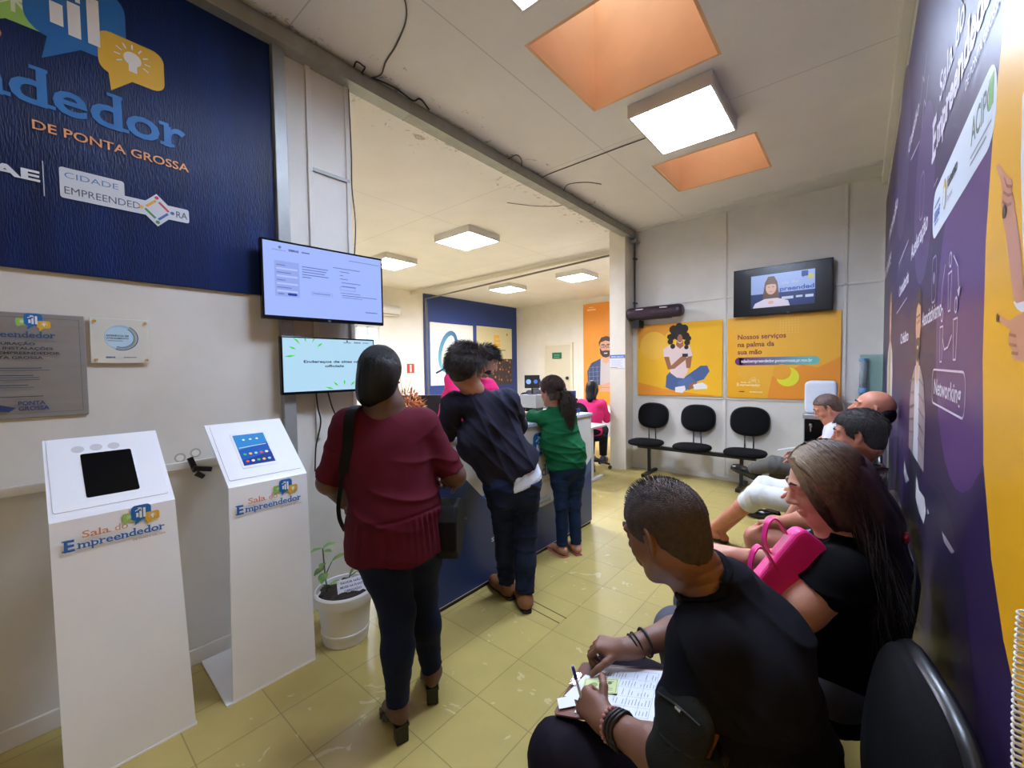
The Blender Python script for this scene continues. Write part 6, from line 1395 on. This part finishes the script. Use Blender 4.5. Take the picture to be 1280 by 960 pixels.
# creases of the bent neck
def neckcr(X, Y, Z):
    f, l, u = hd.loc(X, Y, Z); return .0022*np.exp(-((u+.10)/.004)**2)*(f < -.02)+.002*np.exp(-((u+.125)/.004)**2)*(f < -.02)
S.warp(neckcr)
body = S.mesh('body', skb, t); hd.extras(body, False, brow=(40, 30, 26))
S = Skin(.005); Lq, Fw, up = torso(S, J, .016, broad=1.05, belly=.015); S.cap(nc0 := v(*J['neck'])-nz(hd.p(-.03, 0, -.07)-v(*J['neck']))*.03, v(*J['neck'])+nz(hd.p(-.03, 0, -.07)-v(*J['neck']))*.015, .088, .068, .04)
S.cap(v(*J['chest'])+v(.04, -.10, .02), v(*J['chest'])+v(.04, .10, .02), .10, k=.06)
S.chain([J['shl'], v(*J['shl'])*.42+el*.58], [.068, .070], .04, flat=(0, 1)); S.chain([J['shr'], v(*J['shr'])*.5+er*.5], [.068, .070], .04, flat=(0, 1))
S.cap(P_+v(0, 0, .1), P_+v(0.01, 0, -.03), .155, .165, .04, (Fw, 1.15), flat=(0, 1))
fo = folds(.018, 34, 61, (.55, .35, .7)); S.warp(fo)
nax = hd.p(-.035, 0, -.07)-v(*J['neck']); nc = v(*J['neck'])+v(.0, .0, -.01); ops = list(S.ops)
S.clip(neck_clip(nc, nax, .066, .004))
S.mesh('t_shirt', cloth('black_navy', (14, 17, 27), .85, var=.04), t)
S = Skin(.0035); S.ops = ops; S.ops.append(('w', lambda X, Y, Z: -.0045+0*X)); S.clip(band_clip(nc, nax, .065, .013, .004)); S.mesh('collar', cloth('black_collar', (10, 12, 20), .85), t)
S = Skin(.0065); S.ell(P_-v(0, 0, .01), [v(0, 1, 0), v(1, 0, 0), v(0, 0, 1)], (.175, .15, .115), .04)
for h_, k_, a_ in ((hl, kl, al), (hr, kr, ar)): S.chain([h_, h_*.5+k_*.5, k_, a_], [.098, .092, .078, .058], .04, flat=(0, 1))
S.warp(folds(.006, 50, 66, (1, 0, .3))); S.mesh('trousers', cloth('ink', (22, 18, 28), .85), t)
for A in (al, ar): shoe_mesh(A, (-1, 0), blackp, blackp, t, hs=.006)
# cropped hair: stubble shell, longer spikes on top
ch = mat('hair_crop', (50, 39, 36), .7, rgb2=(74, 60, 54), vscale=90, bump=.5, bscale=350)
ho = hd.hair(.0028, 'hair', ch, t, thick=.0045, side=-.02, back=-.088, rough=.0008, freq=300, hl=.062)
rg = np.random.RandomState(11); paths = []; dk = mat('hair_spike', (30, 24, 24), .55)
for k in range(5200):
    q = nz(rg.normal(size=3)); f, l, u = q[0], q[1], q[2]
    if u < -.15: continue
    pf, pl_, pu = -.012+.103*f, .081*l, .030+.094*u
    if pf > .062 and pu < .085: continue
    if abs(pl_) > .062 and pu < .0 and pf > .0: continue
    top = max(0, (pu-.075)/.05); fr_ = max(0, min(1, (pf+.05)/.12)); L_ = .004+.016*top*(.3+fr_)
    n = nz(hd.F*f/.103+hd.L*l/.081+hd.U*u/.094); d = nz(n+hd.F*.55*(.4+fr_)+hd.U*.25*top+rg.normal(size=3)*.16); p = hd.p(pf, pl_, pu)-n*.002
    paths.append([p, p+d*L_*.5, p+nz(d+hd.U*.2)*L_])
strands('hair_spikes', dk, ho, None, paths, .0011)
# things he wears and holds
m = MB()
for off, r in ((.028, .034), (.040, .036)):
    c_ = wr_+nz(er-wr_)*off; ax_ = nz(er-wr_); b1 = nz(np.cross(ax_, (0, 0, 1))); b2 = np.cross(ax_, b1); m.tube([c_+b1*r*math.cos(q)+b2*r*math.sin(q)+ax_*.006*math.sin(q) for q in [k*math.pi/10 for k in range(21)]], .0028, 6)
c_ = wr_+nz(er-wr_)*.066; m.tube([c_+b1*.039*math.cos(q)+b2*.039*math.sin(q) for q in [k*math.pi/10 for k in range(21)]], .004, 6)
m.build('bracelet', mat('leather_dark', (26, 20, 20), .5), t, smooth=True)
ax_ = nz(el-wl); b1 = nz(np.cross(ax_, (0, 0, 1))); b2 = np.cross(ax_, b1); m = MB()
for off, r, w_ in ((.036, .037, .0045), (.047, .038, .0045), (.058, .039, .004)): c_ = wl+ax_*off; m.tube([c_+b1*r*math.cos(q)+b2*r*math.sin(q)+ax_*.004*math.sin(3*q) for q in [k*math.pi/12 for k in range(25)]], w_, 6)
m.build('bracelet', mat('leather_dark', (26, 20, 20), .5), t, smooth=True)
m = MB(); c_ = wl+ax_*.022
for k in range(20): q = k*math.pi/10; m.lathe(c_+b1*.035*math.cos(q)+b2*.035*math.sin(q), [(.001, -.005), (.005, -.002), (.005, .002), (.001, .005)], 8)
m.build('bead_bracelet', mat('beads', (176, 120, 116), .3), t, smooth=True)
# arm pouch on his left upper arm
t = thing('arm_pouch', 'black zipped pouch strapped to the upper arm of the man with the clipboard', 'pouch', (-.27, .84, .8))
pc = v(-.262, .805, .795); pu = nz(v(*J['shl'])-el); pn = nz([-.35, -.93, .15]); pn = nz(pn-pu*(pn@pu)); pl_ = np.cross(pu, pn)
S = Skin(.0035); S.cap(pc-pu*.045-pl_*.028, pc-pu*.045+pl_*.028, .036, k=.01, sq=(pn, 1.6)); S.cap(pc+pu*.045-pl_*.028, pc+pu*.045+pl_*.028, .036, k=.01, sq=(pn, 1.6)); S.cap(pc-pu*.045, pc+pu*.045, .058, k=.01, sq=(pn, 2.4)); S.cap(pc+pn*.014-pu*.03, pc+pn*.014+pu*.02, .04, k=.012, sq=(pn, 2.2))
po = S.mesh('body', mat('pouch_fabric', (24, 27, 25), .75, bump=.2, bscale=500, spec=.2), t)
MB().tube([pc+pu*.062-pl_*.05+pn*.022, pc+pu*.068+pn*.026, pc+pu*.062+pl_*.05+pn*.022], .0022, 6).build('zip', blackp, po); MB().tube([pc+pu*.064+pn*.028, pc+pu*.064+pl_*.014+pn*.031], .003, 6).build('zip_pull', chrome, po)
sc_ = pc-pn*.035; MB().tube([sc_+pl_*.064*math.cos(q)+pn*.060*math.sin(q) for q in [k*math.pi/12 for k in range(25)]], .009, 6).build('strap', mat('pouch_fabric', (20, 22, 22), .7), t, smooth=True)
# clipboard, forms, card, pen
O = Vector((-.557, .90, .63)); Uc = Vector((.95, .227, .215)).normalized(); Vc = Vector((-.213, .973, -.086)); Vc = (Vc-Uc*Vc.dot(Uc)).normalized(); Nc = Uc.cross(Vc)
t = thing('clipboard', 'brown clipboard with a metal clip on the lap of the man in black', 'clipboard', O); MB().prism(rrect(-.055, -.014, .235, .235, .012), O, Uc, Vc, -.004, 0).build('board', mat('hardboard', (104, 60, 44), .5), t)
MB().prism(rrect(-.050, .10, -.028, .16, .006), O, Uc, Vc, .001, .010).build('clip', chrome, t)
def sheet(name, label, x0, y0, x1, y1, z, rot, cat, m_, art=None, group=None):
    t = thing(name, label, cat, O+Uc*x0+Vc*y0, group); c, s_ = math.cos(rot), math.sin(rot); U2 = Uc*c+Vc*s_; V2 = Vc*c-Uc*s_; O2 = O+Uc*x0+Vc*y0
    MB().prism([(0, 0), (x1, 0), (x1, y1), (0, y1)], O2, U2, V2, z, z+.0008).build('sheet', m_, t)
    if art: a = Art(O2+Nc*(z+.0008), U2, V2); art(a); a.build('print', t)
paper_m = mat('paper', (226, 230, 236), .6); g1 = (120, 128, 150)
def form(a):
    W_, H_ = .20, .223
    a.line([(.02, .015), (W_-.015, .015), (W_-.015, H_-.015), (.02, H_-.015)], .0008, g1, True)
    for x in (.045, .085, .12, .155): a.line([(x, .015), (x, H_-.015)], .0007, g1)
    for y in (.05, .09, .13, .165): a.line([(.06, y), (W_-.015, y)], .0006, g1)
    rg = random.Random(1)
    for x in [.026+.0085*k for k in range(19)]:
        for y in (.02, .056, .095, .135, .17):
            if rg.random() < .75: a.rect(x, y, x+.002, y+rg.uniform(.012, .028), (140, 146, 166)); a.k -= 1
    a.k += 1; a.text('FICHA', .03, .17, (60, 66, 90), h=.006, bold=.02)
sheet('paper_form', 'large printed form with ruled boxes on the brown clipboard', .0, .0, .20, .223, .001, .0, 'form', paper_m, form)
def slip(a):
    for k in range(6): a.rect(.012, .018+.014*k, .075-.01*(k % 3), .0205+.014*k, (140, 146, 166))
sheet('paper_slip', 'small white printed slip half under the green identity card', .015, .0, .085, .115, .003, .25, 'paper', paper_m, slip)
sheet('paper_slip', 'folded white slip sticking past the outer edge of the clipboard', -.048, .055, .045, .11, .0045, -.25, 'paper', paper_m)
sheet('paper_slip', 'curled white scrap by the writing hand at the clipboard corner', -.042, .0, .045, .045, .0045, .5, 'paper', paper_m)
def card(a):
    gk = (88, 112, 66); a.line([(.004, .004), (.094, .004), (.094, .062), (.004, .062)], .0012, gk, True); a.circ(.03, .036, .011, (140, 158, 96)); a.circ(.06, .034, .009, (120, 144, 84)); a.rect(.04, .05, .085, .053, gk); a.rect(.012, .012, .085, .014, gk); a.rect(.045, .02, .085, .022, gk); a.circ(.075, .044, .006, gk)
sheet('identity_card', 'pale green identity card lying on the forms near the pen', -.005, .075, .098, .066, .006, .15, 'card', mat('card_green', (204, 214, 150), .5), card)
t = thing('ballpoint_pen', 'clear ballpoint pen with a blue cap in the left hand of the man', 'pen', (-.52, .88, .75))
pa, pb = v(-.536, .905, .668), v(-.563, .903, .75); MB().cyl(pa, pa*.35+pb*.65, .0036).build('barrel', mat('pen_clear', (206, 210, 220), .2), t); MB().cyl(pa*.35+pb*.65, pb, .0046, .004).build('cap', ink((44, 44, 160)), t)

# ---- woman with long hair, black T-shirt, pink bag
t = person('woman in black T-shirt with long dark hair looking at a phone', (-.05, 1.62, 0))
J = dict(pel=(-.06, 1.63, .57), chest=(-.03, 1.63, .83), neck=(-.035, 1.60, 1.02), shl=(-.03, 1.445, .945), shr=(-.02, 1.79, .94), fwd=(-1, 0, 0), w=1.02)
hd = Head((-.075, 1.575, 1.155), (-.90, -.32, -.28), k=.98)
skf = skinmat('fair', (208, 152, 128))
el, wl = v(-.18, 1.37, .775), v(-.33, 1.52, .80); er, wr_ = v(-.18, 1.83, .78), v(-.345, 1.66, .835)
S = Skin(.0036); hd.into(S, True); S.cap(J['neck'], hd.p(-.03, 0, -.06), .052, .05, .03); S.cap(J['shl'], J['shr'], .05, k=.04); S.cap(v(*J['neck'])-v(0, 0, .02), v(*J['chest'])+v(0, 0, .07), .06, .08, .05)
S.chain([J['shl'], v(*J['shl'])*.4+el*.6, el, el*.7+wl*.3, wl], [.06, .058, .050, .044, .026], .025); S.chain([J['shr'], er, er*.7+wr_*.3, wr_], [.055, .046, .042, .026], .025)
hand(S, wl, (-.9, .42, .05), (0.2, .3, .9), 1, .55, k=.92); hand(S, wr_, (-.95, -.1, .1), (.3, -.2, .9), -1, .7, k=.92)
S.cap(J['chest'], J['pel'], .09, .09, .05); P_ = v(*J['pel']); hl, hr = P_+v(0, -.09, 0), P_+v(0, .09, 0); kl, kr = v(-.50, 1.53, .55), v(-.50, 1.75, .55); al, ar = v(-.45, 1.52, .09), v(-.45, 1.75, .09)
limbs(S, [hl, kl, al], [.07, .05, .036]); limbs(S, [hr, kr, ar], [.07, .05, .036])
body = S.mesh('body', skf, t); hd.extras(body, False, brow=(90, 66, 52), lips=(170, 90, 84))
S = Skin(.005); Lq, Fw, up = torso(S, J, .014, belly=.02); S.chain([J['shl'], v(*J['shl'])*.66+el*.34], [.066, .068], .04, flat=(0, 1)); S.chain([J['shr'], v(*J['shr'])*.45+er*.55], [.072, .072], .04, flat=(0, 1)); S.cap(P_+v(0, 0, .12), P_-v(0, 0, .02), .155, .17, .04, (Fw, 1.1)); S.warp(folds(.015, 38, 71, (.4, -.3, .8))); S.mesh('t_shirt', cloth('black_tee', (9, 9, 13), .85), t)
S = Skin(.007); S.ell(P_-v(0, 0, .01), [v(0, 1, 0), v(1, 0, 0), v(0, 0, 1)], (.18, .15, .115), .04)
for h_, k_, a_ in ((hl, kl, al), (hr, kr, ar)): S.chain([h_, k_, a_], [.095, .078, .055], .04, flat=(0, 1))
S.warp(folds(.004, 22, 72)); S.mesh('trousers', cloth('grey_trousers', (84, 86, 96), .85), t)
for A in (al, ar): shoe_mesh(A, (-1, 0), blackp, blackp, t, hs=.006)
# hair: scalp volume plus several thousand locks, fair at the front and dark below
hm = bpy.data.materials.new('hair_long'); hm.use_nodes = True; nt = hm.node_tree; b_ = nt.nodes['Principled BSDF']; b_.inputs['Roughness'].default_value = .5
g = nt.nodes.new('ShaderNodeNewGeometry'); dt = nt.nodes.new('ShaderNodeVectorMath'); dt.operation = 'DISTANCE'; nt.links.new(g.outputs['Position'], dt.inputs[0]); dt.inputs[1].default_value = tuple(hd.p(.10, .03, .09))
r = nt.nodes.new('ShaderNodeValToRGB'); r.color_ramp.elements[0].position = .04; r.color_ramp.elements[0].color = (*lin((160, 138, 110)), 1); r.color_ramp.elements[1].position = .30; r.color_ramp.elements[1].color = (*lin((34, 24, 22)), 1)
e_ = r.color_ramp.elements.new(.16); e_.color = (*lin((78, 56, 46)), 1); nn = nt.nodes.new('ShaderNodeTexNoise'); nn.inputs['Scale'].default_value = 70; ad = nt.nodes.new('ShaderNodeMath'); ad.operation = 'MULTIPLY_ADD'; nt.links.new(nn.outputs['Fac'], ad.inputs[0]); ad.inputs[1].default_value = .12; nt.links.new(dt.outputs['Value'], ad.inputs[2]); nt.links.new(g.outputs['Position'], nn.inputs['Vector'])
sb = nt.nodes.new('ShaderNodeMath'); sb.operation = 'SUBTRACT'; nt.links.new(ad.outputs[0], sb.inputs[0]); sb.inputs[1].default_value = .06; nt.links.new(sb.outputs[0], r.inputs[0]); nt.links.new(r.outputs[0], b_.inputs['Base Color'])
def fall(S):
    S.cap(hd.p(-.06, 0, .0), hd.p(-.085, 0, -.12), .082, .085, .04, (hd.F, 1.2)); S.cap(hd.p(-.085, 0, -.12), v(.085, 1.60, .90), .085, .075, .05, ((1, 0, 0), 1.6)); S.cap(v(.085, 1.60, .90), v(.09, 1.62, .74), .075, .05, .05, ((1, 0, 0), 1.8))
    for g_ in (-1, 1): S.cap(hd.p(-.015, g_*.058, .03), hd.p(-.02, g_*.066, -.09), .030, .026, .03)
    S.cap(hd.p(.022, .058, .05), hd.p(.006, .066, -.085), .024, .022, .03)
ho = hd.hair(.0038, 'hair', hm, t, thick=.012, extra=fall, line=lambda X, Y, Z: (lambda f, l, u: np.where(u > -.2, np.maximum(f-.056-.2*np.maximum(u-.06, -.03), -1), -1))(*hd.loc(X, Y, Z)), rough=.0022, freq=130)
rg = np.random.RandomState(4); paths = []
part = lambda s_: hd.p(.085-.16*s_, .012, .115+.012*math.sin(s_*3)-.01)
for k in range(2500):
    sd = 1 if rg.rand() < .62 else -1; s_ = rg.rand(); th0 = rg.uniform(.02, .25)
    P = []; ph = rg.uniform(0, 6.28); end = v(rg.uniform(.03, .12), 1.60+rg.normal()*.065-(.05 if sd > 0 else 0), rg.uniform(.72, .93)) ; rr = rg.uniform(1.10, 1.24)
    f0 = .075-.17*s_
    for i in range(7):          # over the skull
        q = th0+(1.62-th0)*i/6; fq = f0-(.02+.05*s_*.5)*(i/6)**1.5-.02*(i/6); e = math.sqrt(max(.05, 1-((fq+.012)/.112)**2))
        P.append(hd.p(fq, sd*.083*rr*e*math.sin(q), .030+.095*rr*e*math.cos(q)))
    st0 = P[-1]; mid = hd.p(-.045-.03*rg.rand(), sd*(.082+.01*rg.normal()*.3), -.10)
    for i in range(1, 12):
        f = i/11; p = (1-f)**2*st0+2*f*(1-f)*mid+f*f*end; P.append(p+v(.008*math.sin(ph+f*9), .009*math.cos(ph+f*8), 0)*f)
    paths.append(P)
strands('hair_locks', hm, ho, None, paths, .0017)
paths = []
for k in range(420):
    P = []; o_ = rg.rand()**1.5; o2 = rg.normal()*.004; ph = rg.uniform(0, 6)
    for i in range(12): f = i/11; P.append(hd.p(.078-.062*o_-(.05+.01*o_)*f*f+.004*math.sin(f*5+ph), .030+.004*o_+(.052+o2)*math.sin(min(1, f*1.6)*1.5)-.012*f*f, .112-.225*f)+rg.normal(size=3)*.0008)
    paths.append(P)
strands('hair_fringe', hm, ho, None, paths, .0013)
MB().lathe(v(.105, 1.565, 1.045), [(.006, -.008), (.015, -.004), (.016, .004), (.006, .008)], 14, (0, 1, 0), (0, 0, 1), (1, 0, 0)).build('hair_tie', ink((168, 30, 54)), ho, smooth=True)
t = thing('mobile_phone', 'mobile phone held by the woman in the black T-shirt', 'phone', (-.44, 1.6, .87)); c_ = Vector((-.445, 1.60, .862)); U2 = Vector((-.55, .7, .35)).normalized(); V2 = Vector((-.6, -.2, .5)); V2 = (V2-U2*V2.dot(U2)).normalized()
MB().prism(rrect(-.037, -.075, .037, .075, .008), c_, U2, V2, -.008, 0).build('case', blackp, t); a = Art(c_, U2, V2, glow=.7); a.rect(-.034, -.07, .034, .07, (170, 190, 214)); a.rect(-.03, .02, .03, .05, (236, 240, 246)); a.build('screen', t)
# hot pink tote on her lap
t = thing('pink_handbag', 'hot pink handbag with two looped handles on the lap of the woman', 'handbag', (-.2, 1.5, .66)); pk = mat('bag_pink', (240, 44, 142), .4)
bc = v(-.165, 1.395, .935); Ub = nz([-.60, -.45, .62]); Vb = nz([.475, .4, .78]); Vb = nz(Vb-Ub*(Vb@Ub)); Nb = np.cross(Ub, Vb)
MB().prism(rrect(-.135, -.055, .135, .05, .03), bc, Vb, Ub, -.024, .024).build('body', pk, t, bevel=.012, seg=3)
for sgn in (-1, 1):
    off = Vb*(.045*sgn); q0 = bc+Ub*.045+Nb*.016*sgn-Vb*.035+off; q1 = bc+Ub*.045+Nb*.016*sgn+Vb*.035+off; up2 = nz(Ub*.6+Vb*.35+v(0, 0, .3))
    hh_ = .075; pts = smooth_path([Vector(p) for p in (q0-Ub*.03, q0+up2*hh_*.5, q0*.72+q1*.28+up2*hh_, q0*.28+q1*.72+up2*hh_, q1+up2*hh_*.5, q1-Ub*.03)], 6)
    vs = []
    for i, p in enumerate(pts):
        tg = (pts[min(i+1, len(pts)-1)]-pts[max(i-1, 0)]).normalized(); w_ = Vector(Nb); w_ = (w_-tg*w_.dot(tg)).normalized()*.011; n_ = tg.cross(w_).normalized()*.002; vs += [p-w_-n_, p+w_-n_, p+w_+n_, p-w_+n_]
    MB().add(vs, [(i*4+j, i*4+(j+1) % 4, (i+1)*4+(j+1) % 4, (i+1)*4+j) for i in range(len(pts)-1) for j in range(4)]).build('handle', pk, t, smooth=False)

# ---- other men of the row
def seated(label, y, headc, face, skn, shirt, trous, hairfn, knees, ankles, shoes, hands, hipx=-.07, short=0., sleeve=.55, w=1., hv=.0055, pz=.57, shz=.955, brow=(30, 24, 20)):
    t = person(label, (hipx, y, 0)); P_ = v(hipx, y, pz)
    J = dict(pel=P_, chest=v(hipx-.0, y, .84), neck=v(hipx*.4+headc[0]*.6, y*.6+headc[1]*.4, shz+.075), shl=v(hipx-.01, y-.175, shz), shr=v(hipx-.01, y+.175, shz), fwd=(-1, 0, 0), w=w)
    hd = Head(headc, face); S = Skin(hv); hd.into(S); S.cap(J['neck'], hd.p(-.035, 0, -.06), .060, .057, .03); S.cap(J['shl'], J['shr'], .055, k=.04); S.cap(J['chest'], P_, .09, .09, .05); S.cap(J['neck'], J['chest'], .06, .08, .05)
    for (e, w_, sgn), sh in zip(hands, (J['shl'], J['shr'])):
        e, w_ = v(*e), v(*w_); S.chain([sh, e, e*.7+w_*.3, w_], [.055, .045, .042, .028], .025); hand(S, w_, nz(w_-e)+v(-.3, 0, 0), (0, 0, -1), sgn, .6)
    for s_, k_, a_ in ((-1, knees[0], ankles[0]), (1, knees[1], ankles[1])):
        k_, a_ = v(*k_), v(*a_); h_ = P_+v(0, .09*s_, 0); S.chain([h_, h_*.4+k_*.6, k_, k_*.68+a_*.32, a_], [.075, .068, .053, .056, .036], .03)
        if shoes is None: foot(S, a_, (-1, .1), 1., max(0., a_[2]-.085))
    b = S.mesh('body', skn, t); hd.extras(b, False, brow=brow)
    S = Skin(.007); torso(S, J, .015, belly=.02)
    for (e, w_, sgn), sh in zip(hands, (J['shl'], J['shr'])): e = v(*e); S.chain([sh, sh*(1-sleeve)+e*sleeve], [.068, .066], .04, flat=(0, 1))
    S.cap(P_+v(0, 0, .12), P_-v(0, 0, .02), .15, .16, .04, ((1, 0, 0), 1.1)); S.warp(folds(.010, 42, int(y*10))); S.mesh('shirt', shirt, t)
    S = Skin(.007); S.ell(P_-v(0, 0, .01), [v(0, 1, 0), v(1, 0, 0), v(0, 0, 1)], (.175, .15, .115), .04)
    for s_, k_, a_ in ((-1, knees[0], ankles[0]), (1, knees[1], ankles[1])):
        k_, a_ = v(*k_), v(*a_); h_ = P_+v(0, .09*s_, 0)
        if short > 1: S.chain([h_, k_, k_*(2-short)+a_*(short-1)], [.10, .076, .080], .04, flat=(0, 1))
        elif short: S.chain([h_, h_*(1-short)+k_*short], [.105, .098], .04, flat=(0, 1))
        else: S.chain([h_, k_, a_], [.10, .075, .06], .04, flat=(0, 1))
    S.warp(folds(.010, 45, int(y*10)+1, (1, 0, .3))); S.mesh('shorts' if short else 'trousers', trous, t)
    if shoes:
        for a_, d in zip(ankles, shoes[1]): 
            o = shoe_mesh((0, 0, 0), (-1, 0), shoes[0], blackp, t, hs=.006)
            ang = d[1]; o.location = Vector((a_[0], a_[1], a_[2]-.09)); o.rotation_euler = (0, d[0], ang)
    if hairfn: hairfn(hd, t)
    return t, hd
gh = mat('hair_greying', (26, 23, 23), .6, rgb2=(64, 58, 56), vscale=130, bump=.4, bscale=250)
seated('man with dark cropped hair and visible ear behind the long-haired woman', 2.76, (.0, 2.68, 1.175), (-1, .04, -.12), skinmat('ruddy', (182, 116, 92)), cloth('black_tee', (9, 9, 13), .85), cloth('grey_pattern', (96, 106, 120), .85, rgb2=(190, 196, 206), vscale=40),
       lambda hd, t: (hd.hair(.004, 'hair', gh, t, thick=.008, side=-.02, back=-.09, rough=.001, freq=300, hl=.045), hd.fur('hair_locks', gh, t, 1800, .016, lambda f, l, u: V3(.3, 0, -1 if u < .08 else -.1), thick=.011, lift=.5, side=-.02, back=-.08, hl=.045, r=.0013)), ((-.44, 2.66, .55), (-.38, 2.90, .56)), ((-.42, 2.66, .09), (-.40, 2.92, .09)), None,
       (((-.16, 2.52, .76), (-.34, 2.66, .66), 1), ((-.19, 2.86, .83), (-.30, 2.84, .64), -1)), short=.62)
t, hd = seated('bald man in white shorts with bare legs stretched and crossed', 3.52, (.065, 3.50, 1.235), (-.96, -.05, .22), skinmat('ruddy2', (196, 126, 98)), cloth('brown_tee', (60, 44, 46), .85), cloth('white_shorts', (210, 210, 202), .8),
       None, ((-.56, 3.46, .57), (-.54, 3.62, .60)), ((-.93, 3.72, .16), (-.90, 3.86, .10)), None,
       (((-.10, 3.30, .78), (-.30, 3.42, .68), 1), ((-.12, 3.74, .78), (-.30, 3.62, .68), -1)), short=1.22)
S = Skin(.005); S.ell(hd.p(-.062, 0, -.02), [hd.F, hd.L, hd.U], (.06, .078, .065), .02); S.clip(lambda X, Y, Z: (lambda f, l, u: np.maximum(u-.03, f+.012))(*hd.loc(X, Y, Z))); S.mesh('hair', dark_hair, t)
for A in ((-.93, 3.72, .16-.085), (-.90, 3.86, .10-.085)):
    g_ = v(*A); so = MB().prism([(-.055, -.032), (-.055, .032), (.09, .045), (.17, .038), (.20, .0), (.17, -.038), (.09, -.04)], g_, v(-1, .1, 0), v(-.1, -1, 0), -.012, .002).build('flip_flop', blackp, t, bevel=.003)
    MB().tube([g_+v(-.06, .035, .0), g_+v(-.10, .015, .045), g_+v(-.15, 0.01, .01), g_+v(-.10, -.02, .045), g_+v(-.06, -.04, 0)], .005, 6).build('strap', blackp, so, smooth=True)
bh = mat('hair_thin', (52, 38, 34), .6, rgb2=(110, 84, 72), vscale=110, bump=.3, bscale=200)
t, hd = seated('man in white shirt and grey trousers reading with one leg crossed', 4.62, (-.215, 4.60, 1.135), (-.86, -.12, -.5), skinmat('ruddy3', (190, 124, 98)), cloth('white_shirt', (206, 204, 218), .8), cloth('grey_wool', (92, 90, 86), .85),
       lambda hd, t: hd.hair(.004, 'hair', bh, t, thick=.005, side=-.02, back=-.085, rough=.0008, freq=300, hl=.02), ((-.60, 4.50, .60), (-.58, 4.66, .56)), ((-.80, 4.62, .50), (-.64, 4.70, .10)), (mat('shoe_black', (14, 14, 16), .2), ((.25, -.3), (0, 0))),
       (((-.22, 4.42, .78), (-.42, 4.5, .70), 1), ((-.25, 4.80, .80), (-.42, 4.62, .72), -1)), hipx=-.12)
t2 = thing('mobile_phone', 'small pale phone in the hands of the man in grey trousers', 'phone', (-.5, 4.55, .73)); MB().obox((-.51, 4.55, .745), (1, 0, .3), (0, 1, 0), (-.3, 0, 1), .07, .035, .005).build('case', mat('phone_pale', (200, 204, 206), .3), t2, bevel=.003)
# spiral cord at the right edge
c_ = []
for k in range(900):
    f = k/899; z = 1.235-.42*f; y = .752-.02*f+.012*math.sin(f*5); x = .152-.0*f; q = f*2*math.pi*56; c_.append((x+.0045*math.cos(q), y+.0045*math.sin(q), z))
tag(MB().tube(c_, .0016, 5).build('spiral_cord', mat('cord_white', (222, 218, 206), .4), None, smooth=True), 'white coiled telephone cord hanging at the right edge of the picture', 'cord')
# repeats of one kind carry one group
for nm, gp in (('office_desk', 'white desks of the back office'), ('paper_slip', 'loose slips on the clipboard'), ('power_cable', 'cables under the smaller television'), ('electric_cable', 'loose cables around the ceiling beam'), ('paper_sheet', 'papers on the counter')):
    for o in COL.objects:
        if o.parent is None and o.name.split('.')[0] == nm and 'group' not in o: o['group'] = gp
